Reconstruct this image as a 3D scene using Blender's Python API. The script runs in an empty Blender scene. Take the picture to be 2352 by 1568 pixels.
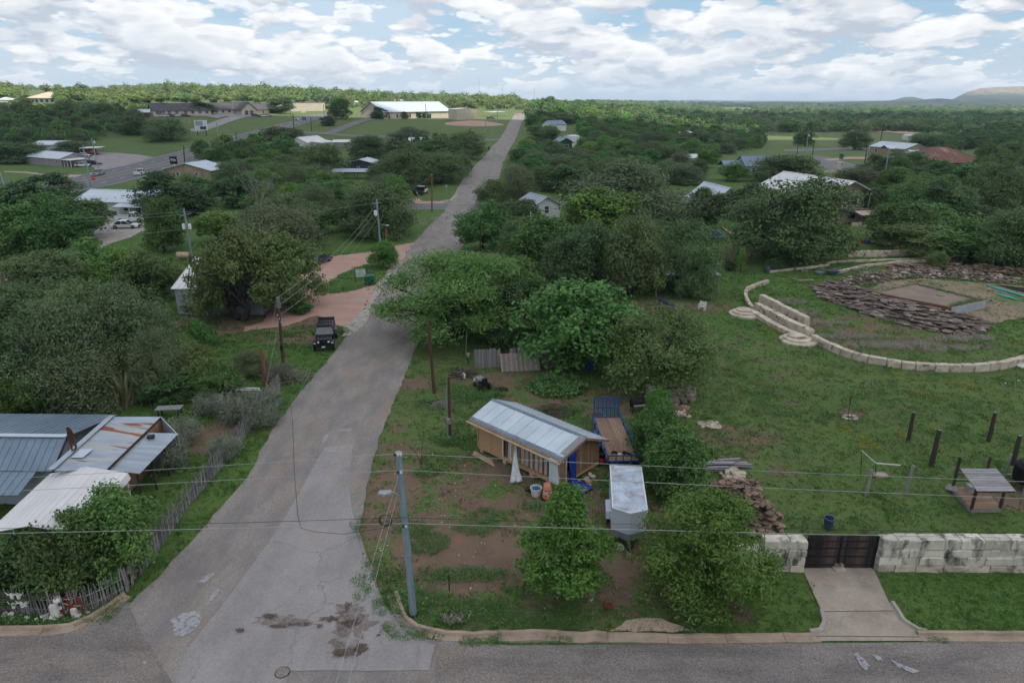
import bpy, bmesh, math, random
import numpy as np
from mathutils import Vector, Matrix
from mathutils.geometry import tessellate_polygon
random.seed(7); np.random.seed(7)
rad = math.radians
scene = bpy.context.scene
COL = scene.collection
# ------------------------------------------------------------------ camera
PITCH = rad(19.5); FOC = 1568.0; CAMH = 22.0
cam = bpy.data.cameras.new('camera'); co = bpy.data.objects.new('camera', cam); COL.objects.link(co)
co.location = (0, 0, CAMH); co.rotation_euler = (math.pi/2 - PITCH, 0, 0)
cam.lens = 24; cam.sensor_width = 36; cam.clip_start = .2; cam.clip_end = 60000
scene.camera = co
# ------------------------------------------------------------------ light
SUN_EL, SUN_AZ = rad(58), rad(150)      # azimuth clockwise from +Y: sun behind the camera, to the right
sd = Vector((math.sin(SUN_AZ)*math.cos(SUN_EL), math.cos(SUN_AZ)*math.cos(SUN_EL), math.sin(SUN_EL)))
sl = bpy.data.lights.new('sun', 'SUN'); sl.energy = 4.4; sl.angle = rad(.6); sl.color = (1, .95, .87)
so = bpy.data.objects.new('sun', sl); COL.objects.link(so); so.rotation_euler = sd.to_track_quat('Z', 'Y').to_euler()
world = bpy.data.worlds.new('World'); scene.world = world; world.use_nodes = True
def build_world():
 nt = world.node_tree; N = nt.nodes; L = nt.links; N.clear()
 def nd(t, **k):
  n = N.new(t)
  for a, b in k.items(): setattr(n, a, b)
  return n
 def mth(op, a, b=None, c=None, clamp=False):
  n = nd('ShaderNodeMath', operation=op, use_clamp=clamp)
  for i, v in enumerate((a, b, c)):
   if v is None: continue
   if isinstance(v, (int, float)): n.inputs[i].default_value = v
   else: L.new(v, n.inputs[i])
  return n.outputs[0]
 def ramp(v, lo, hi, smooth=True):
  n = nd('ShaderNodeMapRange', interpolation_type='SMOOTHSTEP' if smooth else 'LINEAR')
  L.new(v, n.inputs[0]); n.inputs[1].default_value = lo; n.inputs[2].default_value = hi
  return n.outputs[0]
 def mix(f, a, b):
  n = nd('ShaderNodeMix', data_type='RGBA')
  for s, v in ((n.inputs[0], f), (n.inputs[6], a), (n.inputs[7], b)):
   if isinstance(v, (int, float, tuple)): s.default_value = v if not isinstance(v, tuple) else v + (1,)
   else: L.new(v, s)
  return n.outputs[2]
 tc = nd('ShaderNodeTexCoord'); sep = nd('ShaderNodeSeparateXYZ'); L.new(tc.outputs['Generated'], sep.inputs[0])
 X, Y, Z = sep.outputs; Zc = mth('MAXIMUM', Z, 0.0)
 def dens(dz, scale, c, w, puff=.0):
  z = mth('ADD', Zc, dz); q = mth('DIVIDE', 1.0, mth('ADD', z, c))
  cb = nd('ShaderNodeCombineXYZ'); L.new(mth('MULTIPLY', X, q), cb.inputs[0]); L.new(mth('MULTIPLY', Y, q), cb.inputs[1]); L.new(mth('MULTIPLY', z, 3.5), cb.inputs[2])
  n = nd('ShaderNodeTexNoise', noise_dimensions='4D'); L.new(cb.outputs[0], n.inputs['Vector'])
  n.inputs['Scale'].default_value = scale; n.inputs['Detail'].default_value = 6; n.inputs['Roughness'].default_value = .52; n.inputs['W'].default_value = w; n.inputs['Distortion'].default_value = .1
  if not puff: return n.outputs[0]
  mx = nd('ShaderNodeVectorMath', operation='MULTIPLY_ADD'); L.new(n.outputs[1], mx.inputs[0]); mx.inputs[1].default_value = (.16, .16, .16); L.new(cb.outputs[0], mx.inputs[2])
  out = n.outputs[0]
  for k, am in ((3.0, 1.0),):
   vo = nd('ShaderNodeTexVoronoi', feature='F1'); L.new(mx.outputs[0], vo.inputs['Vector']); vo.inputs['Scale'].default_value = scale*k
   out = mth('ADD', out, mth('MULTIPLY', mth('SUBTRACT', .42, vo.outputs['Distance']), puff*am))
  return out
 sky = nd('ShaderNodeTexSky', sky_type='NISHITA', sun_disc=False, sun_elevation=SUN_EL, sun_rotation=SUN_AZ)
 sky.air_density = 1.0; sky.dust_density = .6; sky.ozone_density = 1.0
 v = dens(0, 1.3, .22, 3.1)
 col = mix(.65, sky.outputs[0], (3.5, 5.5, 7.6))
 col = mix(mth('MULTIPLY', ramp(v, .40, .62), .55), col, (6.6, 7.5, 8.4))
 hz = mth('POWER', mth('SUBTRACT', 1.0, ramp(Zc, 0, .10, False)), 1.4)
 col = mix(mth('MULTIPLY', hz, .9), col, (5.6, 6.5, 7.5))
 for (sc_, c, w, lo, hi, amt) in ((5.6, .30, 7.7, .48, .54, .8), (3.9, .40, 4.6, .43, .48, .97)):
  d0 = dens(0, sc_, c, w, .16); d1 = dens(.009, sc_, c, w, .16); d2 = dens(.028, sc_, c, w)
  m = mth('MULTIPLY', ramp(d0, lo, hi), amt)
  m = mth('MULTIPLY', m, mth('ADD', mth('MULTIPLY', ramp(Zc, 0.0, .045), .65), .35))
  lit = mth('ADD', mth('MULTIPLY', ramp(mth('SUBTRACT', d0, d1), -.05, .05), .45), mth('MULTIPLY', ramp(mth('SUBTRACT', dens(0, sc_, c, w), d2), -.05, .07), .55))
  thick = ramp(d0, lo + .04, lo + .26)
  shade = mth('MULTIPLY', lit, mth('SUBTRACT', 1.0, mth('MULTIPLY', thick, .45)))
  col = mix(m, col, mix(shade, (5.0, 5.6, 6.5), (9.6, 9.65, 9.7)))
 bg = nd('ShaderNodeBackground'); L.new(col, bg.inputs[0]); bg.inputs[1].default_value = .093
 out = nd('ShaderNodeOutputWorld'); L.new(bg.outputs[0], out.inputs[0])
build_world()
try: world.cycles.sampling_method = 'NONE'
except Exception: pass
scene.view_settings.view_transform = 'Standard'; scene.view_settings.look = 'None'
scene.view_settings.exposure = .27; scene.view_settings.gamma = 1
scene.render.engine = 'CYCLES'
scene.cycles.max_bounces = 8; scene.cycles.diffuse_bounces = 4; scene.cycles.transmission_bounces = 4
scene.cycles.transparent_max_bounces = 6; scene.cycles.volume_bounces = 1; scene.cycles.caustics_reflective = False; scene.cycles.caustics_refractive = False
# ------------------------------------------------------------------ terrain and surveying
def sstep(x, a, b):
 t = np.clip((np.asarray(x, float) - a)/(b - a), 0, 1); return t*t*(3 - 2*t)
def T(x, y):
 x = np.asarray(x, float); y = np.asarray(y, float)
 a = x/np.maximum(y, 1)
 g1 = np.interp(a, [-.62, -.45, -.3, -.15, 0, .08, .2, .35], [20, 16, 12.5, 11, 10, 8, 2, -4])
 g2 = np.interp(a, [-.3, -.1, .05, .2, .3], [13, 6, 4, 0, -4])
 z = g1*sstep(y, 250, 455) + g2*sstep(y, 455, 950)
 return z
def Tz(x, y): return float(T(x, y))
def ray(px, py):
 dx = (px - 1176)/FOC; dy = -(py - 784)/FOC
 return (dx, math.cos(PITCH) + dy*math.sin(PITCH), -math.sin(PITCH) + dy*math.cos(PITCH))
def G(px, py, z=None):
 """point of the ground (or of the level z) seen at a spot of the survey picture"""
 d = ray(px, py)
 if z is not None:
  t = (z - CAMH)/d[2]; return Vector((d[0]*t, d[1]*t, z))
 t0 = 5.0; t = t0
 while t < 30000:
  if CAMH + d[2]*t < Tz(d[0]*t, d[1]*t): break
  t0 = t; t *= 1.03
 lo, hi = t0, t
 for _ in range(30):
  m = (lo + hi)/2
  if CAMH + d[2]*m < Tz(d[0]*m, d[1]*m): hi = m
  else: lo = m
 t = (lo + hi)/2; return Vector((d[0]*t, d[1]*t, CAMH + d[2]*t))
def P(px, py, Y):
 d = ray(px, py); t = Y/d[1]; return Vector((d[0]*t, Y, CAMH + d[2]*t))
def proj(x, y, z):
 c, s = math.cos(PITCH), math.sin(PITCH); zz = z - CAMH
 dep = y*c - zz*s; up = y*s + zz*c
 return (1176 + FOC*x/dep, 784 - FOC*up/dep, dep)
# ------------------------------------------------------------------ materials
MATS = {}
def mat(name, col, rough=.8, col2=None, scale=3.0, detail=4, bump=0, bscale=20, metal=0, spec=.3, stretch=(1, 1, 1), streak=None, lo=.35, hi=.65, rnd=0, col3=None, scale3=.5, lo3=.55, hi3=.7, grain=(), crack=0):
 if name in MATS: return MATS[name]
 m = bpy.data.materials.new(name); m.use_nodes = True; nt = m.node_tree; N = nt.nodes; L = nt.links
 b = N['Principled BSDF']; b.inputs['Roughness'].default_value = rough; b.inputs['Metallic'].default_value = metal
 b.inputs['Specular IOR Level'].default_value = spec
 tc = N.new('ShaderNodeNewGeometry'); mp = N.new('ShaderNodeMapping'); mp.inputs['Scale'].default_value = stretch
 L.new(tc.outputs['Position'], mp.inputs[0])
 def noise(s, d=detail):
  n = N.new('ShaderNodeTexNoise'); n.inputs['Scale'].default_value = s; n.inputs['Detail'].default_value = d; n.inputs['Roughness'].default_value = .6
  L.new(mp.outputs[0], n.inputs['Vector']); return n.outputs[0]
 def rng(v, a, c):
  r = N.new('ShaderNodeMapRange'); L.new(v, r.inputs[0]); r.inputs[1].default_value = a; r.inputs[2].default_value = c; return r.outputs[0]
 def mix(f, a, c):
  x = N.new('ShaderNodeMix'); x.data_type = 'RGBA'
  for s, v in ((x.inputs[0], f), (x.inputs[6], a), (x.inputs[7], c)):
   if isinstance(v, tuple): s.default_value = v + (1,)
   elif isinstance(v, (int, float)): s.default_value = v
   else: L.new(v, s)
  return x.outputs[2]
 c = tuple(col)
 if col2 is None: col2 = tuple(v*.8 for v in col)
 out = mix(rng(noise(scale), lo, hi), c, tuple(col2))
 if col3: out = mix(rng(noise(scale3, 5), lo3, hi3), out, tuple(col3))
 for gs, ga in grain:
  n = N.new('ShaderNodeTexNoise'); n.inputs['Scale'].default_value = gs; n.inputs['Detail'].default_value = 3; n.inputs['Roughness'].default_value = .75; L.new(tc.outputs['Position'], n.inputs['Vector'])
  r = N.new('ShaderNodeMapRange'); L.new(n.outputs[0], r.inputs[0]); r.inputs[1].default_value = .33; r.inputs[2].default_value = .67; r.inputs[3].default_value = 1 - ga; r.inputs[4].default_value = 1 + ga
  h = N.new('ShaderNodeHueSaturation'); L.new(out, h.inputs['Color']); L.new(r.outputs[0], h.inputs['Value']); out = h.outputs[0]
 if crack:
  n = N.new('ShaderNodeTexNoise'); n.inputs['Scale'].default_value = 1.5; n.inputs['Detail'].default_value = 4; L.new(tc.outputs['Position'], n.inputs['Vector'])
  a = N.new('ShaderNodeVectorMath'); a.operation = 'MULTIPLY_ADD'; L.new(n.outputs[1], a.inputs[0]); a.inputs[1].default_value = (.9, .9, .9); L.new(tc.outputs['Position'], a.inputs[2])
  vo = N.new('ShaderNodeTexVoronoi'); vo.feature = 'DISTANCE_TO_EDGE'; vo.inputs['Scale'].default_value = crack; L.new(a.outputs[0], vo.inputs['Vector'])
  out = mix(rng(vo.outputs['Distance'], .011, .0), out, tuple(v*.72 for v in c))
 if rnd:
  oi = N.new('ShaderNodeObjectInfo'); h = N.new('ShaderNodeHueSaturation'); L.new(out, h.inputs['Color'])
  r = N.new('ShaderNodeMapRange'); L.new(oi.outputs['Random'], r.inputs[0]); r.inputs[3].default_value = 1 - rnd; r.inputs[4].default_value = 1 + rnd
  L.new(r.outputs[0], h.inputs['Value']); out = h.outputs[0]
 L.new(out, b.inputs['Base Color'])
 if bump:
  bp = N.new('ShaderNodeBump'); bp.inputs['Distance'].default_value = bump; bp.inputs['Strength'].default_value = 1
  L.new(noise(bscale, 3), bp.inputs['Height']); L.new(bp.outputs[0], b.inputs['Normal'])
 MATS[name] = m; return m
def leafmat(name, ca, cb, hue=.02, val=.22, trans=.3):
 m = bpy.data.materials.new(name); m.use_nodes = True; nt = m.node_tree; N = nt.nodes; L = nt.links; N.clear()
 at = N.new('ShaderNodeAttribute'); at.attribute_name = 'tone'
 x = N.new('ShaderNodeMix'); x.data_type = 'RGBA'; L.new(at.outputs['Fac'], x.inputs[0]); x.inputs[6].default_value = ca + (1,); x.inputs[7].default_value = cb + (1,)
 oi = N.new('ShaderNodeObjectInfo'); h = N.new('ShaderNodeHueSaturation'); L.new(x.outputs[2], h.inputs['Color'])
 r = N.new('ShaderNodeMapRange'); L.new(oi.outputs['Random'], r.inputs[0]); r.inputs[3].default_value = 1 - val; r.inputs[4].default_value = 1 + val; L.new(r.outputs[0], h.inputs['Value'])
 mu = N.new('ShaderNodeMath'); mu.operation = 'MULTIPLY'; L.new(oi.outputs['Random'], mu.inputs[0]); mu.inputs[1].default_value = 7.31
 fr = N.new('ShaderNodeMath'); fr.operation = 'FRACT'; L.new(mu.outputs[0], fr.inputs[0])
 r2 = N.new('ShaderNodeMapRange'); L.new(fr.outputs[0], r2.inputs[0]); r2.inputs[3].default_value = .5 - hue; r2.inputs[4].default_value = .5 + hue; L.new(r2.outputs[0], h.inputs['Hue'])
 d = N.new('ShaderNodeBsdfPrincipled'); L.new(h.outputs[0], d.inputs['Base Color']); d.inputs['Roughness'].default_value = .55; d.inputs['Specular IOR Level'].default_value = .25
 t = N.new('ShaderNodeBsdfTranslucent'); L.new(h.outputs[0], t.inputs[0])
 ms = N.new('ShaderNodeMixShader'); ms.inputs[0].default_value = trans; L.new(d.outputs[0], ms.inputs[1]); L.new(t.outputs[0], ms.inputs[2])
 o = N.new('ShaderNodeOutputMaterial'); L.new(ms.outputs[0], o.inputs[0]); MATS[name] = m; return m
# ------------------------------------------------------------------ mesh helpers
class MB:
 def __init__(s): s.v = []; s.f = []
 def add(s, vs, fs):
  o = len(s.v); s.v += [tuple(v) for v in vs]; s.f += [tuple(i + o for i in f) for f in fs]; return s
 def hexa(s, b, t): return s.add(list(b) + list(t), [(3, 2, 1, 0), (4, 5, 6, 7), (0, 1, 5, 4), (1, 2, 6, 5), (2, 3, 7, 6), (3, 0, 4, 7)])
 def box(s, x0, y0, z0, x1, y1, z1): return s.hexa([(x0, y0, z0), (x1, y0, z0), (x1, y1, z0), (x0, y1, z0)], [(x0, y0, z1), (x1, y0, z1), (x1, y1, z1), (x0, y1, z1)])
 def cbox(s, c, sx, sy, sz, rz=0):
  ca, sa = math.cos(rz), math.sin(rz); q = [(-sx/2, -sy/2), (sx/2, -sy/2), (sx/2, sy/2), (-sx/2, sy/2)]
  q = [(c[0] + a*ca - b*sa, c[1] + a*sa + b*ca) for a, b in q]
  return s.hexa([(a, b, c[2]) for a, b in q], [(a, b, c[2] + sz) for a, b in q])
 def slab(s, q, t, down=True):
  q = [Vector(p) for p in q]; n = len(q)
  low = [p - Vector((0, 0, t)) for p in q]
  return s.add(q + low, [tuple(range(n)), tuple(range(2*n - 1, n - 1, -1))] + [(i, i + n, (i + 1) % n + n, (i + 1) % n) for i in range(n)])
 def plate(s, q, t):          # thickness along its normal
  q = [Vector(p) for p in q]; n = len(q); nn = Vector((0, 0, 0))
  for i in range(n): nn += (q[i] - q[0]).cross(q[(i + 1) % n] - q[0])
  nn = nn.normalized()*t; low = [p - nn for p in q]
  return s.add(q + low, [tuple(range(n)), tuple(range(2*n - 1, n - 1, -1))] + [(i, i + n, (i + 1) % n + n, (i + 1) % n) for i in range(n)])
 def bar(s, a, b, w, h=None):
  a, b = Vector(a), Vector(b); h = h or w; d = (b - a).normalized()
  u = d.cross(Vector((0, 0, 1)));
  if u.length < .05: u = Vector((1, 0, 0))
  u = u.normalized(); v = u.cross(d).normalized(); u = u*w/2; v = v*h/2
  return s.hexa([a - u - v, a + u - v, a + u + v, a - u + v], [b - u - v, b + u - v, b + u + v, b - u + v])
 def tube(s, pts, r, n=6):
  pts = [Vector(p) for p in pts]; k = len(pts); r = r if isinstance(r, (list, tuple)) else [r]*k; o = len(s.v)
  for i, p in enumerate(pts):
   d = (pts[min(i + 1, k - 1)] - pts[max(i - 1, 0)]).normalized()
   u = d.cross(Vector((0, 0, 1)));
   if u.length < .05: u = d.cross(Vector((0, 1, 0)))
   u.normalize(); v = d.cross(u).normalized()
   for j in range(n):
    a = 2*math.pi*j/n; s.v.append(tuple(p + (u*math.cos(a) + v*math.sin(a))*r[i]))
  for i in range(k - 1):
   for j in range(n):
    a = o + i*n + j; b = o + i*n + (j + 1) % n; s.f.append((a, b, b + n, a + n))
  s.f.append(tuple(o + j for j in range(n))[::-1]); s.f.append(tuple(o + (k - 1)*n + j for j in range(n))); return s
 def lathe(s, c, prof, n=12):
  o = len(s.v)
  for r, z in prof:
   for j in range(n): a = 2*math.pi*j/n; s.v.append((c[0] + r*math.cos(a), c[1] + r*math.sin(a), c[2] + z))
  for i in range(len(prof) - 1):
   for j in range(n):
    a = o + i*n + j; b = o + i*n + (j + 1) % n; s.f.append((a, b, b + n, a + n))
  s.f.append(tuple(o + j for j in range(n))[::-1]); s.f.append(tuple(o + (len(prof) - 1)*n + j for j in range(n))); return s
 def rock(s, c, sx, sy, sz, rz=0, tilt=0, rng=random):
  q = [(-1, -1, -1), (1, -1, -1), (1, 1, -1), (-1, 1, -1), (-1, -1, 1), (1, -1, 1), (1, 1, 1), (-1, 1, 1), (0, -1.2, -.2), (1.2, 0, 0), (0, 1.2, .1), (-1.2, 0, 0)]
  q = [Vector((a*sx/2*rng.uniform(.7, 1), b*sy/2*rng.uniform(.7, 1), d*sz/2*rng.uniform(.75, 1))) for a, b, d in q]
  M = Matrix.Rotation(rz, 3, 'Z') @ Matrix.Rotation(tilt, 3, 'X'); q = [M @ p + Vector(c) for p in q]
  return s.add(q, [(3, 2, 1, 0), (4, 5, 6, 7), (0, 1, 8), (1, 5, 8), (5, 4, 8), (4, 0, 8), (1, 2, 9), (2, 6, 9), (6, 5, 9), (5, 1, 9), (2, 3, 10), (3, 7, 10), (7, 6, 10), (6, 2, 10), (3, 0, 11), (0, 4, 11), (4, 7, 11), (7, 3, 11)])
 def build(s, name, m, parent=None, w=False, smooth=False, **kw):
  vs = s.v
  if w and parent is not None:
   (lx, ly, lz), rz = LOC[parent.name]; ca, sa = math.cos(-rz), math.sin(-rz)
   vs = [((x - lx)*ca - (y - ly)*sa, (x - lx)*sa + (y - ly)*ca, z - lz) for x, y, z in vs]
  me = bpy.data.meshes.new(name); me.from_pydata(vs, [], s.f); me.update()
  if smooth: me.polygons.foreach_set('use_smooth', [True]*len(me.polygons))
  if m is not None: me.materials.append(m if not isinstance(m, str) else MATS[m])
  o = bpy.data.objects.new(name, me); COL.objects.link(o)
  if parent is not None: o.parent = parent
  for k, v in kw.items(): o[k] = v
  return o
LOC = {}
def tag(o, label, cat, group=None):
 o['label'] = label; o['category'] = cat
 if group: o['group'] = group
 return o
def thing(name, label, cat, loc=(0, 0, 0), rz=0, group=None):
 o = bpy.data.objects.new(name, None); COL.objects.link(o); o.location = loc; o.rotation_euler = (0, 0, rz); o.empty_display_size = .2
 LOC[o.name] = (tuple(loc), rz); return tag(o, label, cat, group)
def dup(root, loc, rz=0, label=None, scale=None, group=None):
 def rec(o, par):
  c = o.copy(); COL.objects.link(c); c.parent = par
  for k in o.children: rec(k, c)
  return c
 r = rec(root, None); r.location = loc; r.rotation_euler = (0, 0, rz)
 if scale is not None: r.scale = scale
 if label: r['label'] = label
 if group: r['group'] = group
 LOC[r.name] = (tuple(loc), rz); return r
def struct(o): o['kind'] = 'structure'; return o
def lerp(a, b, t): return a + (b - a)*t
def resample(pts, step):
 out = [pts[0]]
 for a, b in zip(pts, pts[1:]):
  n = max(1, int((b - a).length/step))
  out += [a.lerp(b, (i + 1)/n) for i in range(n)]
 return out
def jit(x, y, f=1.0, k=0):
 from mathutils import noise
 return noise.noise((x*f, y*f, k*7.3)) + .5*noise.noise((x*f*2.7, y*f*2.7, k*3.1 + 5))
def sheet(name, m, px=None, pts=None, dz=.02, jitter=0, step=.6, sub=12, jf=1.2, skirt=True):
 """ground sheet from an outline, edge roughened, draped over the terrain"""
 w = [G(*p) for p in px] if px else [Vector(p) for p in pts]
 w = [Vector((p.x, p.y, 0)) for p in w]
 if jitter:
  w = resample(w + [w[0]], step)[:-1]
  w = [Vector((p.x + jitter*jit(p.x, p.y, jf, 1), p.y + jitter*jit(p.x, p.y, jf, 2), 0)) for p in w]
 tri = tessellate_polygon([w]); bm = bmesh.new(); vs = [bm.verts.new(p) for p in w]
 for t in tri:
  try: bm.faces.new([vs[i] for i in t])
  except ValueError: pass
 for _ in range(6):
  e = [e for e in bm.edges if e.calc_length() > sub]
  if not e: break
  bmesh.ops.subdivide_edges(bm, edges=e, cuts=1); bmesh.ops.triangulate(bm, faces=bm.faces[:])
 bm.normal_update()
 for f in bm.faces:
  if f.normal.z < 0: f.normal_flip()
 for v in bm.verts: v.co.z = Tz(v.co.x, v.co.y) + dz + max(0, (v.co.y - 150))*.0006
 me = bpy.data.meshes.new(name); bm.to_mesh(me); bm.free(); me.materials.append(MATS[m] if isinstance(m, str) else m)
 o = bpy.data.objects.new(name, me); COL.objects.link(o); return struct(o)
def strip(name, m, left, right, dz=.02, step=2.0, nx=8, jitter=0, jf=.8):
 """road between two surveyed edge lines, far part draped on the hill"""
 L_ = [G(*p) for p in left]; R_ = [G(*p) for p in right]
 def rs(pl, n):
  d = [0]
  for a, b in zip(pl, pl[1:]): d.append(d[-1] + (b - a).length)
  out = []
  for i in range(n + 1):
   t = d[-1]*i/n; k = max(j for j in range(len(d)) if d[j] <= t + 1e-9); k = min(k, len(pl) - 2)
   out.append(pl[k].lerp(pl[k + 1], (t - d[k])/max(1e-6, d[k + 1] - d[k])))
  return out
 # pair by control points
 A, B = [], []
 for i in range(len(L_) - 1):
  n = max(1, int(max((L_[i + 1] - L_[i]).length, (R_[i + 1] - R_[i]).length)/step))
  for j in range(n): A.append(L_[i].lerp(L_[i + 1], j/n)); B.append(R_[i].lerp(R_[i + 1], j/n))
 A.append(L_[-1]); B.append(R_[-1]); vs = []; fs = []
 for i, (a, b) in enumerate(zip(A, B)):
  for j in range(nx + 1):
   p = a.lerp(b, j/nx); s = (jitter if j in (0, nx) else 0)
   x = p.x + s*jit(p.x, p.y, jf, 3 + j); y = p.y
   vs.append((x, y, Tz(x, y) + dz + max(0, (y - 150))*.0006))
 for i in range(len(A) - 1):
  for j in range(nx):
   q = i*(nx + 1) + j; fs.append((q, q + 1, q + nx + 2, q + nx + 1))
 mb = MB(); mb.v = vs; mb.f = fs; return struct(mb.build(name, m))
# ------------------------------------------------------------------ materials used
mat('asphalt_road', (.245, .218, .20), .95, (.175, .160, .155), .5, 9, .006, 55, lo=.4, hi=.62, stretch=(1.5, .6, 1), col3=(.24, .195, .16), scale3=.3, lo3=.52, hi3=.72, grain=((11, .22), (38, .3)), crack=.45)
mat('asphalt_street', (.205, .18, .168), .95, (.135, .12, .115), .7, 9, .006, 50, lo=.4, hi=.62, stretch=(.5, 1.2, 1), col3=(.2, .165, .14), scale3=.25, lo3=.54, hi3=.7, grain=((10, .3), (34, .42)), crack=.35)
mat('asphalt_patch', (.285, .262, .258), .9, (.23, .212, .212), .4, 9, .004, 60, lo=.38, hi=.64, stretch=(1.3, .7, 1), col3=(.29, .24, .21), scale3=.3, lo3=.56, hi3=.74, grain=((8, .1), (34, .18)), crack=.28)
mat('asphalt_far', (.155, .15, .158), .9, (.125, .122, .13), .5, 6, stretch=(.6, .3, 1))
mat('asphalt_highway', (.125, .125, .14), .9, (.105, .105, .12), .4, 6)
mat('gravel_pink', (.44, .27, .22), .95, (.34, .215, .175), .7, 9, .01, 40, grain=((9, .12),), stretch=(.5, 1, 1), col3=(.34, .27, .24), scale3=.3)
mat('gravel_white', (.4, .365, .34), .95, (.25, .23, .2), 1.6, 9, .01, 40)
mat('concrete_tan', (.37, .315, .265), .9, (.27, .225, .19), .55, 9, .003, 30, col3=(.2, .175, .155), scale3=.9, lo3=.56, hi3=.75, grain=((9, .1),), crack=.3)
mat('kerb_tan', (.37, .29, .22), .9, (.24, .18, .14), 1.2, 8, .004, 25)
mat('kerb_grey', (.36, .33, .29), .9, (.27, .25, .22), .8, 6)
mat('lot_grey', (.27, .255, .25), .9, (.22, .2, .2), .25, 6)
mat('sand', (.44, .33, .25), .95, (.34, .26, .2), .5, 6, .02, 6)
mat('dirt_brown', (.16, .105, .08), .95, (.09, .06, .045), 2.0, 8, .02, 12)
mat('paint_white', (.6, .6, .58), .8, (.4, .4, .4), 1.5)
mat('paint_yellow', (.5, .36, .12), .8, (.34, .26, .13), 1.5)
mat('galv_roof', (.50, .565, .62), .42, (.42, .48, .54), .7, 5, spec=.5, metal=.25, stretch=(1, 1, 1), rnd=.05)
mat('galv_old', (.36, .41, .47), .45, (.27, .31, .37), .8, 6, spec=.5, metal=.3, stretch=(.4, 2, 1), rnd=.1)
mat('rusty_roof', (.33, .37, .41), .55, (.40, .39, .38), 1.2, 8, metal=.2, stretch=(.18, 2.6, 1), lo=.4, hi=.6, col3=(.25, .085, .04), scale3=.75, lo3=.53, hi3=.57, rnd=.06)
mat('rust_red', (.17, .08, .06), .8, (.12, .06, .05), .6, 7, stretch=(1, .3, 1), col3=(.33, .24, .2), scale3=.4)
mat('roof_bluegrey', (.17, .225, .29), .45, (.135, .18, .235), .5, 5, metal=.2, rnd=.05)
mat('roof_white', (.62, .60, .61), .45, (.56, .55, .56), .5, 4, rnd=.03)
mat('roof_pale', (.5, .56, .62), .4, (.43, .49, .56), .4, 5, metal=.15, rnd=.03)
mat('roof_brown', (.085, .08, .085), .9, (.065, .06, .065), .4)
mat('roof_tan', (.5, .40, .32), .7, (.43, .34, .27), .3)
mat('wall_white', (.6, .62, .63), .8, (.52, .54, .55), .5)
mat('wall_cream', (.50, .44, .35), .8, (.44, .38, .3), .4)
mat('wall_grey', (.27, .25, .25), .8, (.23, .21, .21), .5)
mat('wall_blue', (.05, .065, .085), .7, (.04, .052, .07), .4)
mat('wall_bluegreen', (.28, .36, .36), .8)
mat('wall_stone', (.33, .26, .19), .9, (.22, .165, .115), .9, 6, .03, 3)
mat('wall_sheetmetal', (.42, .47, .53), .4, (.33, .38, .44), .4, metal=.3, rnd=.06)
mat('red_paint', (.3, .03, .025), .5, (.22, .02, .02), 2)
mat('red_shed', (.17, .05, .04), .8)
mat('window_glass', (.03, .04, .05), .12, (.05, .06, .07), .5, spec=.6)
mat('trim_white', (.66, .66, .65), .6, (.6, .6, .6), 1)
mat('timber_dark', (.06, .045, .038), .9, (.035, .028, .025), 4, 5, stretch=(3, 3, .4))
mat('timber_grey', (.25, .235, .235), .9, (.15, .14, .14), 5, 6, stretch=(4, 4, .5), rnd=.25)
mat('stake_grey', (.27, .25, .25), .95, (.14, .13, .135), 7, 6, stretch=(3, 3, .5), rnd=.35)
mat('timber_new', (.44, .27, .155), .85, (.31, .18, .10), 4, 6, stretch=(1, 1, .3), rnd=.15)
mat('timber_siding', (.26, .155, .09), .85, (.165, .095, .058), 2, 7, stretch=(2, 2, .3), rnd=.22)
mat('timber_pale', (.40, .30, .21), .85, (.28, .2, .14), 3, 6, rnd=.15)
mat('osb', (.45, .295, .165), .85, (.33, .205, .11), 9, 3, stretch=(1, 1, 1.3))
mat('insulation', (.46, .43, .41), .85, (.38, .35, .33), 2)
mat('interior_dark', (.02, .02, .02), .95)
mat('pole_brown', (.10, .05, .035), .9, (.06, .033, .026), 5, 5, stretch=(3, 3, .2))
mat('pole_red', (.24, .10, .065), .9, (.15, .06, .04), 5, 5, stretch=(3, 3, .2))
mat('galv_pole', (.26, .34, .40), .45, (.2, .265, .32), 2.5, 5, metal=.4, stretch=(2, 2, .3))
mat('metal_grey', (.33, .36, .38), .4, (.28, .31, .33), 5, metal=.5)
mat('wire', (.34, .36, .36), .6); mat('wire_dark', (.03, .03, .03), .7)
mat('black_paint', (.005, .006, .009), .25, (.008, .009, .012), .5, spec=.35)
mat('black_plastic', (.012, .012, .013), .7, spec=.15); mat('tyre', (.02, .02, .02), .9)
mat('rim', (.25, .25, .26), .35, metal=.7); mat('chrome', (.7, .7, .72), .2, metal=.8)
mat('lamp_glass', (.75, .75, .72), .15, (.65, .65, .65), 1); mat('lamp_red', (.35, .02, .02), .3)
mat('car_white', (.66, .67, .68), .3, spec=.5); mat('car_silver', (.33, .35, .37), .3, metal=.5); mat('car_red', (.22, .02, .02), .3); mat('car_dark', (.03, .035, .045), .3)
mat('blue_frame', (.018, .07, .22), .45, (.014, .05, .16), 3); mat('blue_tarp', (.015, .05, .30), .5, (.01, .03, .19), 2.5, 5)
mat('deck_wood', (.27, .18, .125), .85, (.2, .13, .09), 4, 6, stretch=(3, .5, 1), rnd=.16)
mat('trailer_skin', (.47, .55, .66), .3, (.33, .36, .42), 1.8, 7, metal=.3, col3=(.26, .25, .27), scale3=1.3, lo3=.5, hi3=.64)
mat('flashing_dark', (.19, .22, .27), .5, (.13, .155, .19), 2, metal=.3, rnd=.15)
mat('trailer_front', (.50, .55, .62), .35, (.45, .5, .57), .6); mat('trailer_low', (.2, .21, .23), .5, (.16, .17, .19), 2)
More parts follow.
